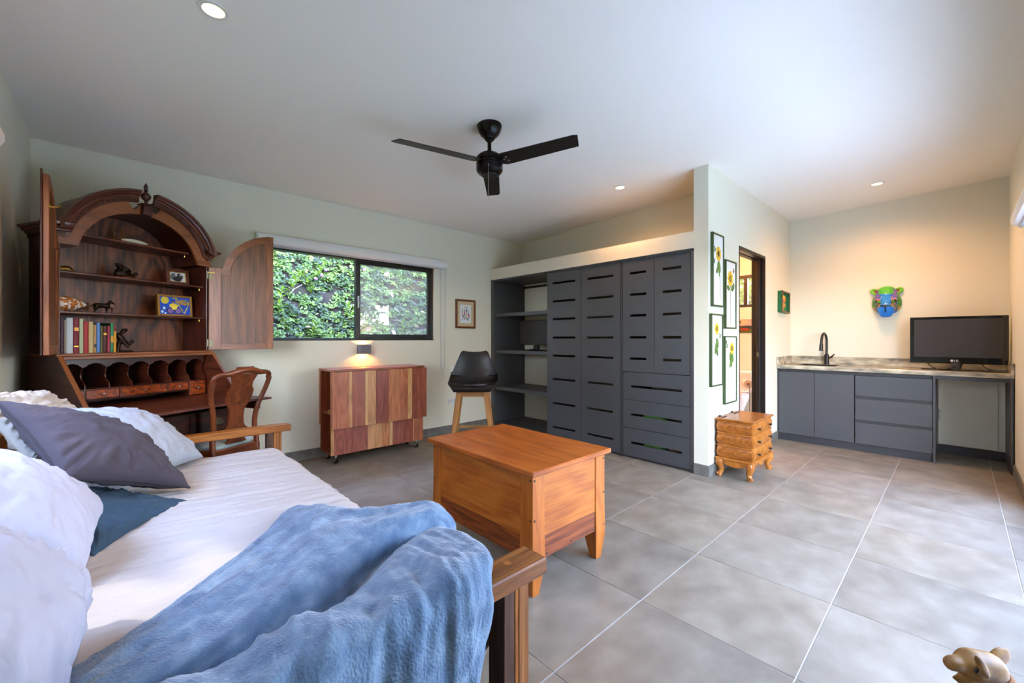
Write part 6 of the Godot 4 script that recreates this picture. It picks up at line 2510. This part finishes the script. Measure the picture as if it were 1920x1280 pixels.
func sunflower(kind: int) -> Image:
	var im := canvas(112, 300, Color(0.90, 0.89, 0.87))
	var yel := [Color(0.86, 0.66, 0.10), Color(0.93, 0.78, 0.22), Color(0.78, 0.56, 0.06)]
	var grn := [Color(0.26, 0.38, 0.10), Color(0.36, 0.48, 0.15), Color(0.19, 0.29, 0.08)]
	var c: Vector2 = [Vector2(62, 78), Vector2(52, 76), Vector2(56, 58), Vector2(72, 52)][kind]
	var foot: Vector2 = [Vector2(84, 270), Vector2(52, 285), Vector2(52, 268), Vector2(24, 285)][kind]
	var mid := c.lerp(foot, 0.5) + Vector2([8, 4, 2, -18][kind], 0)
	var last := c
	for k in 21:
		var f := k / 20.0
		var p := c.lerp(mid, f).lerp(mid.lerp(foot, f), f)
		stroke(im, last, p, 2.0, grn[k % 2])
		last = p
	# leaves along the stem
	var leaves: Array = [[[60, 128, 12, 22, 0.3], [76, 135, 9, 24, -0.2], [48, 150, 10, 16, 0.7], [70, 160, 7, 18, -0.3]], [[30, 120, 18, 12, 0.3], [78, 118, 18, 14, -0.4], [90, 108, 10, 16, 0.2]], [[62, 120, 14, 22, -0.4], [48, 140, 13, 30, 0.3], [62, 158, 9, 20, -0.2]], [[60, 84, 14, 26, 0.3], [78, 92, 12, 26, -0.2], [66, 112, 12, 30, 0.1], [52, 128, 8, 14, 0.4]]][kind]
	for e in leaves:
		disc(im, e[0], e[1], e[2], e[3], grn[int(e[0]) % 3], e[4])
		disc(im, e[0] + 2, e[1] - 3, e[2] * 0.5, e[3] * 0.6, grn[1], e[4])
	var rad: float = [30.0, 33.0, 24.0, 26.0][kind]
	for ring in 2:
		for k in 22:
			var a := TAU * (k + 0.5 * ring) / 22.0
			var d := Vector2(cos(a), sin(a))
			var sq := 0.72 if kind == 3 else 0.85
			var p := c + Vector2(d.x * rad * 0.72 * sq, d.y * rad * 0.72)
			disc(im, p.x, p.y, rad * 0.34, rad * 0.13, yel[(k + ring) % 3], a)
	disc(im, c.x, c.y, rad * 0.42, rad * 0.46, Color(0.34, 0.26, 0.07))
	disc(im, c.x, c.y, rad * 0.27, rad * 0.30, Color(0.52, 0.44, 0.14) if kind != 0 else Color(0.20, 0.15, 0.05))
	# butterflies and buds
	var bits: Array = [[[22, 62], [16, 112]], [[92, 36]], [[92, 88]], [[14, 22], [20, 38]]][kind]
	for e in bits:
		for k in 5:
			disc(im, e[0] + (k % 3) * 5 - 5, e[1] + k * 4 - 8, 6, 3.5, grn[(k + 1) % 3] if kind != 1 else Color(0.45, 0.25, 0.15), k * 0.9)
	stroke(im, Vector2(14, 276), Vector2(34, 279), 0.6, Color(0.5, 0.5, 0.48))
	return im

func make_wall_pictures() -> void:
	var spots := [[3.735, 3.985, 1.485, 2.130], [4.030, 4.295, 1.293, 1.931], [3.705, 3.962, 0.780, 1.418], [4.010, 4.305, 0.596, 1.224]]
	var labels := ["sunflower print with a dark-centred bloom and two small leafy sprigs, highest of the four", "sunflower print with one round open bloom on a straight stem, nearest the doorway top", "sunflower print with a small bloom and drooping leaves, lower left of the four", "sunflower print with a side-turned bloom on a bowed stem, lowest of the four"]
	for k in 4:
		var e = spots[k]
		framed(labels[k], e[0], e[1], e[2], e[3], VP, 0.026, 0.013, M.green_frame, sunflower(k), 0.0, "picture", "sunflower prints in dark green frames")
	var im := canvas(96, 120, Color(0.86, 0.88, 0.88))
	var cols := [Color(0.1, 0.1, 0.2), Color(0.7, 0.2, 0.15), Color(0.85, 0.6, 0.15), Color(0.15, 0.3, 0.55), Color(0.2, 0.2, 0.2), Color(0.4, 0.15, 0.1)]
	for k in 16:
		var x := 22 + 17 * (k % 4) + (k / 4) * 2 - 3
		var y := 28 + 17 * (k / 4) + (k * 5) % 9
		stroke(im, Vector2(x, y), Vector2(x + (k % 3) * 4 - 4, y + 15), 1.6 + (k % 3) * 1.1, cols[(k * 5) % 6])
		disc(im, x, y, 3, 2.5, cols[(k + 2) % 6])
	for k in 5:
		disc(im, 34 + k * 8, 14 + (k % 2) * 4, 4, 2.5, cols[(k * 2) % 6])
	framed("small wood-framed print of little coloured figures on the window wall above the stool", 3.102, 3.42, 1.335, 1.712, VA, 0.022, 0.026, M.oak_dark, im, 0.045)
	# green box frame with a small painting, hung slightly askew
	im = canvas(64, 80, Color(0.10, 0.42, 0.26))
	disc(im, 34, 26, 18, 16, Color(0.92, 0.42, 0.10))
	disc(im, 36, 18, 10, 8, Color(0.95, 0.70, 0.15))
	disc(im, 30, 38, 14, 9, Color(0.55, 0.45, 0.55))
	disc(im, 32, 58, 20, 18, Color(0.72, 0.52, 0.20))
	disc(im, 44, 68, 12, 10, Color(0.20, 0.45, 0.25))
	stroke(im, Vector2(12, 70), Vector2(52, 44), 1.5, Color(0.85, 0.65, 0.3))
	var t := thing("box_picture", "small green box frame with an orange and yellow painting beside the kitchen corner", "picture", P(5.875, 1.515, VP - 0.026), 0.0)
	t.rotation.z = -0.03
	var s := g()
	for e in [[-0.163, 0.0, -0.148, 0.255], [0.148, 0.0, 0.163, 0.255], [-0.148, 0.0, 0.148, 0.014], [-0.148, 0.241, 0.148, 0.255]]:
		s.bx(Vector3(e[0], e[1], -0.026), Vector3(e[2], e[3], 0.020), 0.001)
	obj("box", s, M.green_paint, t)
	ring_frame(t, 0.328, 0.257, 0.016, 0.008, M.oak_dark, Transform3D(Basis.IDENTITY, Vector3(0, 0, 0.024)), "face_frame")
	picture(t, im, 0.30, 0.23, Transform3D(Basis.IDENTITY, Vector3(0, 0.128, -0.004)), "painting")
	# landscape in the bathroom
	im = canvas(160, 80, Color(0.62, 0.58, 0.56))
	disc(im, 60, 18, 70, 14, Color(0.78, 0.66, 0.52))
	disc(im, 40, 50, 70, 14, Color(0.12, 0.20, 0.20))
	disc(im, 120, 52, 60, 14, Color(0.14, 0.22, 0.22))
	disc(im, 70, 78, 110, 26, Color(0.22, 0.32, 0.08))
	disc(im, 108, 60, 22, 9, Color(0.50, 0.16, 0.06))
	disc(im, 88, 56, 6, 6, Color(0.50, 0.16, 0.06))
	stroke(im, Vector2(98, 66), Vector2(98, 78), 1.5, Color(0.3, 0.1, 0.05))
	stroke(im, Vector2(120, 66), Vector2(120, 78), 1.5, Color(0.3, 0.1, 0.05))
	stroke(im, Vector2(72, 10), Vector2(72, 50), 1.2, Color(0.2, 0.18, 0.14))
	disc(im, 72, 16, 16, 9, Color(0.34, 0.30, 0.22))
	t = thing("landscape_painting", "unframed landscape painting with a reddish brown cow on the bathroom wall", "picture", P(6.64, 1.283, 2.19), -PI / 2)
	s = g()
	s.box(Vector3(0, 0.10, 0), Vector3(0.42, 0.20, 0.016), 0.002)
	obj("canvas", s, M.paper, t)
	picture(t, im, 0.42, 0.20, Transform3D(Basis.IDENTITY, Vector3(0, 0.10, 0.0095)), "painting")

func make_mask() -> void:
	var t := thing("big_cat_mask", "colourful painted big cat mask with green ears and blue muzzle on the kitchen wall", "mask", P(UK, 1.612, 0.545), -PI / 2)
	var bones := [
		[Vector3(0, 0.02, 0.0), Vector3(0, 0.05, 0.02), 0.108, 0.10], [Vector3(-0.015, 0.115, 0.02), Vector3(0.015, 0.115, 0.02), 0.06, 0.06],
		[Vector3(-0.066, 0.01, 0.0), Vector3(0.066, 0.01, 0.0), 0.056, 0.056], [Vector3(-0.07, -0.045, 0.0), Vector3(0.07, -0.045, 0.0), 0.054, 0.054],
		[Vector3(-0.04, -0.085, 0.0), Vector3(0.04, -0.085, 0.0), 0.05, 0.05],
		[Vector3(0, 0.06, 0.085), Vector3(0, -0.05, 0.115), 0.034, 0.034], [Vector3(-0.036, -0.085, 0.10), Vector3(-0.028, -0.095, 0.105), 0.036, 0.034],
		[Vector3(0.036, -0.085, 0.10), Vector3(0.028, -0.095, 0.105), 0.036, 0.034], [Vector3(-0.018, -0.138, 0.085), Vector3(0.018, -0.138, 0.085), 0.036, 0.036],
		[Vector3(-0.028, -0.052, 0.13), Vector3(0.028, -0.052, 0.13), 0.014, 0.014],
		[Vector3(-0.078, 0.034, 0.072), Vector3(-0.03, 0.018, 0.098), 0.016, 0.014], [Vector3(0.078, 0.034, 0.072), Vector3(0.03, 0.018, 0.098), 0.016, 0.014]]
	var base := capsule_field(bones, 0.035)
	var f := func(p: Vector3) -> float:
		return maxf(base.call(p), 0.002 - p.z)
	var paint := func(p: Vector3) -> Color:
		var x := absf(p.x)
		var nse := sin(p.x * 190.0 + p.y * 70.0) * sin(p.y * 160.0 - p.x * 60.0)
		if p.y > 0.085 and x < 0.062:
			return Color(0.08, 0.42, 0.04) if nse < 0.9 else Color(0.02, 0.10, 0.02)
		if p.y < -0.108 or (p.y < -0.06 and p.z > 0.09):
			return Color(0.01, 0.18, 0.62) if absf(p.x) > 0.004 or p.y < -0.12 else Color(0.01, 0.02, 0.05)
		if p.y < -0.04 and x < 0.044 and p.z > 0.12:
			return Color(0.015, 0.03, 0.07)
		if x > 0.092:
			return Color(0.06, 0.24, 0.04) if p.y > -0.05 else Color(0.42, 0.27, 0.03)
		if x < 0.045:
			if nse > 0.86:
				return Color(0.85, 0.62, 0.28)
			return Color(0.01, 0.22, 0.62) if nse > -0.9 else Color(0.01, 0.03, 0.10)
		if p.y > 0.035:
			return Color(0.06, 0.10, 0.45) if nse > -0.2 else Color(0.38, 0.12, 0.20)
		if p.y > 0.015:
			return Color(0.72, 0.26, 0.06) if nse > 0.0 else Color(0.50, 0.16, 0.28)
		if nse > 0.15:
			return Color(0.45, 0.27, 0.05)
		return Color(0.05, 0.12, 0.24) if x > 0.07 else Color(0.42, 0.20, 0.10)
	var s := g()
	s.tint = true
	s.field(f, Vector3(-0.14, -0.19, -0.012), Vector3(0.14, 0.20, 0.165), 0.0065, paint)
	obj("face", s, M.mask_paint, t, 80)
	for sg: float in [-1.0, 1.0]:
		s = g()
		s.tint = true
		var ef := capsule_field([[Vector3(sg * 0.085, 0.115, 0.02), Vector3(sg * 0.112, 0.128, 0.022), 0.034, 0.030]], 0.01)
		var dish := func(p: Vector3) -> float:
			return maxf(maxf(ef.call(p), absf(p.z - 0.022) - 0.014), 0.024 - p.distance_to(Vector3(sg * 0.10, 0.128, 0.050)))
		var ep := func(p: Vector3) -> Color:
			return Color(0.20, 0.05, 0.02) if p.distance_to(Vector3(sg * 0.094, 0.122, 0.036)) < 0.017 else Color(0.16, 0.50, 0.02)
		s.field(dish, Vector3(minf(sg * 0.03, sg * 0.16), 0.07, 0.0), Vector3(maxf(sg * 0.03, sg * 0.16), 0.175, 0.05), 0.004, ep)
		obj("ear", s, M.mask_paint, t, 80)
		s = g()
		s.xf = Transform3D(Basis(Vector3.BACK, sg * 0.32), Vector3(sg * 0.060, 0.0, 0.098))
		s.ball(Vector3.ZERO, Vector3(0.030, 0.016, 0.018), 12)
		var e := obj("eye", s, M.black_gloss, t, 60)
		s = g()
		s.xf = Transform3D(Basis(Vector3.BACK, sg * 0.32), Vector3(sg * 0.058, -0.002, 0.108))
		s.ball(Vector3.ZERO, Vector3(0.019, 0.0095, 0.0125), 12)
		obj("iris", s, M.eye_green, e, 60)
		s = g()
		s.ball(Vector3(sg * 0.056, 0.0, 0.1195), Vector3(0.005, 0.006, 0.003), 8)
		obj("pupil", s, M.black_gloss, e, 60)
	s = g()
	s.tube([Vector3(0, -0.075, 0.137), Vector3(0, -0.108, 0.134)], 0.0028, 6)
	s.tube(curve([Vector3(-0.05, -0.116, 0.112), Vector3(-0.025, -0.119, 0.13), Vector3(0, -0.108, 0.134), Vector3(0.025, -0.119, 0.13), Vector3(0.05, -0.116, 0.112)], 16), 0.0028, 6)
	obj("mouth_line", s, M.black_plastic, t)

func make_animal_figure() -> void:
	var t := thing("animal_figure", "carved wooden deer-like figure with an open mouth and woven collar at the lower right", "figurine", P(1.341, 0, -0.031), 2.392)
	var c := Vector3(0, 0.499, 0)
	var hd := [
		[c + Vector3(0.012, 0.002, 0), c + Vector3(-0.02, -0.004, 0), 0.029, 0.029], [c + Vector3(0.02, 0.006, 0), c + Vector3(0.056, 0.004, 0), 0.019, 0.0115],
		[c + Vector3(0.056, 0.004, 0), c + Vector3(0.061, 0.003, 0), 0.0115, 0.0105], [c + Vector3(0.008, -0.014, 0), c + Vector3(0.032, -0.033, 0), 0.019, 0.0095],
		[c + Vector3(0.032, -0.033, 0), c + Vector3(0.053, -0.027, 0), 0.0095, 0.004], [c + Vector3(-0.02, -0.012, 0), c + Vector3(-0.045, -0.065, 0), 0.025, 0.030],
		[c + Vector3(-0.045, -0.065, 0), c + Vector3(-0.115, -0.19, 0), 0.030, 0.052], [c + Vector3(-0.115, -0.20, 0), c + Vector3(-0.30, -0.20, 0), 0.062, 0.068]]
	for x in [-0.12, -0.31]:
		for z in [-0.035, 0.035]:
			hd.append([c + Vector3(x, -0.23, z), c + Vector3(x + (0.01 if x < -0.2 else 0.0), -0.36, z * 1.1), 0.03, 0.018])
			hd.append([c + Vector3(x + (0.01 if x < -0.2 else 0.0), -0.36, z * 1.1), c + Vector3(x, -0.484, z * 1.1), 0.018, 0.016])
	hd.append([c + Vector3(-0.35, -0.18, 0), c + Vector3(-0.385, -0.27, 0), 0.014, 0.009])
	var s := g()
	s.field(capsule_field(hd.slice(0, 7), 0.012), c + Vector3(-0.16, -0.10, -0.05), c + Vector3(0.08, 0.04, 0.05), 0.0042)
	s.field(capsule_field(hd, 0.016), c + Vector3(-0.41, -0.502, -0.085), c + Vector3(-0.03, -0.085, 0.085), 0.0105)
	obj("body", s, M.carved_wood, t, 80)
	# ears: the near one lies back along the head, the far one stands out round
	s = g()
	s.xf = Transform3D(Basis(Vector3.BACK, 1.05), c + Vector3(0.030, 0.022, -0.033))
	s.ball(Vector3.ZERO, Vector3(0.028, 0.0085, 0.006), 12)
	obj("ear", s, M.carved_wood, t, 60)
	s = g()
	s.xf = Transform3D(Basis(Vector3.BACK, -0.35), c + Vector3(-0.074, -0.002, 0.026))
	s.ball(Vector3.ZERO, Vector3(0.026, 0.020, 0.007), 14)
	obj("ear", s, M.carved_wood, t, 60)
	for z in [-1.0, 1.0]:
		s = g()
		s.xf = Transform3D(Basis(Vector3.BACK, 0.35), c + Vector3(0.034, 0.010, -0.0262 if z < 0.0 else 0.016))
		s.ball(Vector3.ZERO, Vector3(0.004, 0.0075, 0.004), 10)
		obj("eye", s, M.black_plastic, t, 60)
	s = g()
	var cr := []
	for k in 15:
		cr.append(lerpf(0.0315, 0.058, pow(k / 14.0, 1.3)))
	s.tube(curve([c + Vector3(-0.022, -0.016, 0), c + Vector3(-0.034, -0.042, 0), c + Vector3(-0.055, -0.085, 0), c + Vector3(-0.105, -0.17, 0)], 14), cr, 20)
	var col := obj("woven_collar", s, M.burlap, t, 60)
	for k in 9:
		s = g()
		var a := 0.3 + 0.62 * (k % 3)
		var f := 0.15 + 0.3 * (k / 3)
		var p := c + Vector3(-0.026, -0.026, 0).lerp(Vector3(-0.07, -0.115, 0), f)
		var rad := 0.034 + 0.012 * f
		s.ball(p + Vector3(0.55 * cos(a), 0.35 * cos(a), 0).normalized() * rad * cos(a) + Vector3(0, 0, -rad * sin(a)), Vector3(0.003, 0.003, 0.003), 8)
		obj("stud", s, M.black_plastic, col, 60)

# ---------------------------------------------------------------- outside
func bank_y(u: float, v: float) -> float:
	return 0.35 + (v - 5.2) * 1.45 + 0.10 * sin(u * 2.1 + v) + 0.07 * sin(u * 5.3 - v * 3.0)

func leaf_shape(s: G, l: float, w: float, droop: float) -> void:
	# one leaf from the origin along +x, folded on its midrib
	var pts := []
	for k in 4:
		var f := k / 3.0
		pts.append(Vector3(l * f, -droop * l * f * f, 0))
	for k in 3:
		var w0 := w * sin(PI * (0.08 + 0.84 * k / 3.0)) * 0.5
		var w1 := w * sin(PI * (0.08 + 0.84 * (k + 1) / 3.0)) * 0.5 if k < 2 else 0.0005
		for sg: float in [-1.0, 1.0]:
			var a: Vector3 = pts[k]
			var b: Vector3 = pts[k + 1]
			var oa := a + Vector3(0, w0 * 0.35, sg * w0)
			var ob := b + Vector3(0, w1 * 0.35, sg * w1)
			if sg > 0:
				s.quad(a, oa, ob, b)
			else:
				s.quad(a, b, ob, oa)

func cluster(n: int, l: float, w: float, sd: int, spread := 0.9) -> G:
	var r := RandomNumberGenerator.new()
	r.seed = sd
	var s := g()
	for k in n:
		var a := r.randf() * TAU
		var up := r.randf_range(0.1, spread)
		var at := Vector3(r.randf_range(-1, 1), r.randf_range(0, 0.9), r.randf_range(-1, 1)) * l * 0.9
		s.xf = Transform3D(Basis(Vector3.UP, a) * Basis(Vector3.BACK, up) * Basis(Vector3.RIGHT, r.randf_range(-0.6, 0.6)), at)
		leaf_shape(s, l * r.randf_range(0.7, 1.2), w * r.randf_range(0.8, 1.2), r.randf_range(0.1, 0.5))
	return s

func scatter(called: String, m: Mesh, at: Array, parent: Node3D) -> void:
	var mm := MultiMesh.new()
	mm.transform_format = MultiMesh.TRANSFORM_3D
	mm.mesh = m
	mm.instance_count = at.size()
	for k in at.size():
		mm.set_instance_transform(k, at[k])
	var o := MultiMeshInstance3D.new()
	o.multimesh = mm
	o.name = numbered(called) if parent == self else called
	parent.add_child(o, true)
	o.set_meta("kind", "stuff")
	if parent == self:
		tag(o, "low green ground cover growing over the steep bank outside the window", "plants")

func make_bank() -> void:
	var s := g()
	var rows := []
	for i in 28:
		var r := PackedVector3Array()
		for k in 46:
			var v := 5.0 + 4.6 * i / 27.0
			var u := -3.5 + 12.5 * k / 45.0
			var y := -0.1 if i == 0 else bank_y(u, v)
			r.append(P(u, y, v))
		rows.append(r)
	s.sheet(rows)
	struct("hillside", s, M.soil, self, 60)
	var r := RandomNumberGenerator.new()
	r.seed = 77
	# slope basis: leaves turn out from the bank
	for c in 4:
		var at := []
		for k in [1300, 1300, 800, 700][c]:
			var u := r.randf_range(0.6, 5.2)
			var v := r.randf_range(5.25, 7.4)
			if k % 4 == 0:
				u = r.randf_range(-3.0, 8.5)
				v = r.randf_range(5.2, 8.6)
			var b := Basis(Vector3.RIGHT, 0.75 + r.randf_range(-0.3, 0.3)) * Basis(Vector3.UP, r.randf() * TAU)
			at.append(Transform3D(b.scaled(Vector3.ONE * r.randf_range(0.7, 1.5)), P(u, bank_y(u, v) + 0.02, v)))
		scatter("ground_cover", cluster(14, 0.045, 0.026, 90 + c).mesh(M["leaf_%d" % [1, 2, 0, 3][c]]), at, self)
	# taller leafy stems that stand out singly
	var spots := [[1.45, 2.15, 0.42], [1.62, 1.75, 0.34], [1.42, 1.35, 0.40], [1.95, 1.95, 0.30], [2.40, 1.45, 0.30], [1.78, 1.25, 0.26], [2.05, 2.2, 0.28], [3.15, 1.3, 0.24]]
	var sl := ["tall pale leafy stem at the upper left of the garden window view", "pale leafy stem in the upper left of the view, below the tallest one", "leafy stem at the lower left of the garden window view", "leafy stem high up in the left pane", "bright leafy stem low in the left pane, left of the window bar", "small leafy stem at the bottom of the left pane", "leafy stem near the top of the left pane", "fern-like stem at the bottom of the right pane"]
	for k in spots.size():
		var e = spots[k]
		var v: float = 5.2 + (e[1] - 0.35) / 1.45
		var t := thing("leafy_stem", sl[k], "plant", P(e[0] * 1.0, bank_y(e[0], v) - 0.02, v), k * 1.3, "leafy stems on the bank")
		var h: float = e[2]
		s = g()
		s.tube(curve([Vector3(0, 0, 0), Vector3(0.01, h * 0.5, 0.05), Vector3(0.0, h, 0.13)], 8), [0.006, 0.006, 0.005, 0.005, 0.004, 0.004, 0.003, 0.003, 0.002], 6)
		obj("stem", s, M.leaf_2, t)
		s = g()
		for j in 15:
			var f := 0.2 + 0.8 * j / 14.0
			s.xf = Transform3D(Basis(Vector3.UP, j * 2.4) * Basis(Vector3.BACK, 0.45 + 0.5 * f), Vector3(0.005, h * f, 0.13 * f * f))
			leaf_shape(s, 0.135 * (1.15 - 0.45 * f), 0.034, 0.35)
		var lv := obj("leaves", s, M["leaf_%d" % (4 if k % 2 == 0 else 2)], t, 50)
		lv.set_meta("kind", "stuff")
	# dry leaves and sticks caught on the bank
	var dl := g()
	leaf_shape(dl, 0.11, 0.05, 0.5)
	var dm := dl.mesh(M.dead_leaf, 50)
	for k in 12:
		var u := r.randf_range(1.6, 3.6)
		var v := r.randf_range(5.6, 6.5)
		var o := inst("fallen_leaf", dm, self, Transform3D((Basis(Vector3.RIGHT, 0.8 + r.randf_range(-0.5, 0.5)) * Basis(Vector3.UP, r.randf() * TAU)).scaled(Vector3.ONE * r.randf_range(0.8, 1.5)), P(u, bank_y(u, v) + 0.075, v - 0.03)))
		tag(o, "dry pinkish brown fallen leaf lying on the green bank outside the window", "leaf", "dry leaves on the bank")
	for k in 9:
		var u := r.randf_range(1.5, 3.4)
		var v := r.randf_range(5.5, 6.3)
		s = g()
		var l := r.randf_range(0.10, 0.26)
		s.tube([Vector3(-l / 2, 0, 0), Vector3(0, 0.01, 0.01), Vector3(l / 2, 0.0, -0.01)], [0.004, 0.006, 0.003], 6)
		s.tube([Vector3(0, 0.01, 0.01), Vector3(l * 0.22, 0.05, 0.0)], [0.004, 0.002], 5)
		var o := obj("dry_stick", s, M.dry_stick)
		o.transform = Transform3D(Basis(Vector3.RIGHT, 0.8) * Basis(Vector3.UP, r.randf() * TAU) * Basis(Vector3.BACK, r.randf_range(-0.3, 0.3)), P(u, bank_y(u, v) + 0.09, v - 0.04))
		tag(o, "bleached dry stick lying on the green bank outside the window", "stick", "dry sticks on the bank")
	for e in [[2.02, 2.12], [2.20, 2.30], [2.75, 2.16], [2.12, 2.2]]:
		var v: float = 5.2 + (e[1] - 0.35) / 1.45
		s = g()
		for j in 5:
			s.xf = Transform3D(Basis(Vector3.RIGHT, 0.9) * Basis(Vector3.UP, j * TAU / 5) * Basis(Vector3.BACK, 0.25), Vector3.ZERO)
			leaf_shape(s, 0.028, 0.022, 0.1)
		var o := obj("purple_flower", s, M.petal, self, 50)
		o.position = P(e[0], bank_y(e[0], v) + 0.10, v - 0.05)
		tag(o, "small purple flower on the green bank outside the window", "flower", "purple flowers on the bank")

func tree(label: String, at: Vector3, h: float, rad: float, n: int, m: Material, sd: int, leaf := 0.16, open := 0.0) -> void:
	var t := thing("tree", label, "tree", at)
	var s := g()
	s.tube(curve([Vector3(0, -0.1, 0), Vector3(0.08, h * 0.3, 0.05), Vector3(-0.05, h * 0.6, 0), Vector3(0, h, 0)], 10), [0.14, 0.12, 0.11, 0.10, 0.09, 0.08, 0.07, 0.06, 0.05, 0.03, 0.02], 8)
	for k in 7:
		var a := k * 2.4
		s.tube([Vector3(0, h * (0.4 + 0.07 * k), 0), Vector3(cos(a) * rad * 0.4, h * (0.5 + 0.07 * k), sin(a) * rad * 0.4), Vector3(cos(a) * rad * 0.8, h * (0.62 + 0.06 * k), sin(a) * rad * 0.8)], [0.05, 0.035, 0.012], 6)
	obj("trunk", s, M.bark, t)
	var r := RandomNumberGenerator.new()
	r.seed = sd
	var pts := []
	while pts.size() < n:
		var p := Vector3(r.randf_range(-1, 1), r.randf_range(-1, 1), r.randf_range(-1, 1))
		if p.length() > 1.0 or p.length() < 0.35 or sin(p.x * 9.0 + sd) * sin(p.y * 8.0) * sin(p.z * 9.0 + 1.0) < open - 0.6:
			continue
		pts.append(Transform3D(Basis(Vector3(r.randf() - 0.5, r.randf() - 0.5, r.randf() - 0.5).normalized(), r.randf() * TAU).scaled(Vector3.ONE * r.randf_range(0.7, 1.4)), Vector3(p.x * rad, h * 0.82 + p.y * rad * 0.8, p.z * rad)))
	scatter("foliage", cluster(10, leaf, leaf * 0.45, sd + 1, 1.4).mesh(m), pts, t)

func make_garden() -> void:
	var s := g()
	s.bx(P(-2.0, -0.30, -3.2), P(9.0, -0.03, VR - 0.16))
	struct("terrace", s, M.terrace)
	s = g()
	s.bx(P(-40.0, -0.6, -40.0), P(50.0, -0.12, -3.2))
	s.bx(P(-40.0, -0.6, -3.2), P(UL - 1.2, -0.12, 12.0))
	s.bx(P(8.4, -0.6, -3.2), P(50.0, -0.12, 12.0))
	struct("lawn", s, M.lawn)
	# trees: the two by the bed's window break the sun into patches
	tree("leafy garden tree nearest the window behind the bed", P(-4.9, -0.12, 3.3), 10.3, 1.3, 150, M.leaf_1, 5, 0.16, 0.25)
	tree("thinner garden tree beyond the window behind the bed", P(-5.4, -0.12, -0.6), 5.0, 1.5, 280, M.leaf_0, 6, 0.2, 0.2)
	for k in 4:  # dense shrubs added to cut the sky light reaching the bed
		tree(["added dense shrub cutting sky light under the window behind the bed, nearest the bank", "added dense shrub cutting sky light under the middle of the window behind the bed", "added dense shrub cutting sky light at the near end of the window behind the bed", "added dense tall shrub cutting sky light at the corner of the house by the bed"][k], P(-2.9 - 0.25 * (k % 2), -0.12, 4.6 - 1.25 * k), 1.5 + 0.5 * (k % 2), 0.58, 150, M["leaf_%d" % (k % 3)], 30 + k, 0.17)
	for k in 3:  # unseen trees added to block low sky light, leaving the sun clear
		tree(["added tall dense tree blocking sky light behind the bed window, towards the bank", "added tall dense tree blocking sky light behind the middle of the bed window", "added tall dense tree blocking sky light behind the near end of the bed window"][k], P(-9.0, -0.12, 7.0 - 4.4 * k), 6.6, 2.1, 600, M["leaf_%d" % (k % 2)], 50 + k, 0.34)
	for k in 5:
		tree(["clipped hedge bush across the lawn, first from the left", "clipped hedge bush across the lawn, second from the left", "clipped hedge bush across the lawn, third from the left", "clipped hedge bush across the lawn, fourth from the left", "clipped hedge bush across the lawn, last on the right"][k], P(-1.5 + 3.2 * k, -0.12, -9.5), 1.0, 1.45, 330, M["leaf_%d" % [1, 2, 0, 2, 1][k]], 70 + k, 0.24)
	tree("bushy tree across the lawn opposite the sliding doors", P(3.2, -0.12, -13.0), 4.0, 2.6, 420, M.leaf_1, 7, 0.3)
	tree("broad dark tree across the lawn behind the terrace", P(8.5, -0.12, -15.0), 5.0, 3.2, 420, M.leaf_0, 8, 0.34)
	tree("pale green tree at the left of the lawn", P(-3.0, -0.12, -14.0), 4.4, 2.8, 420, M.leaf_2, 9, 0.32)
	tree("tree outside the bathroom window", P(9.3, -0.12, 3.3), 3.2, 1.5, 420, M.leaf_2, 10, 0.14)
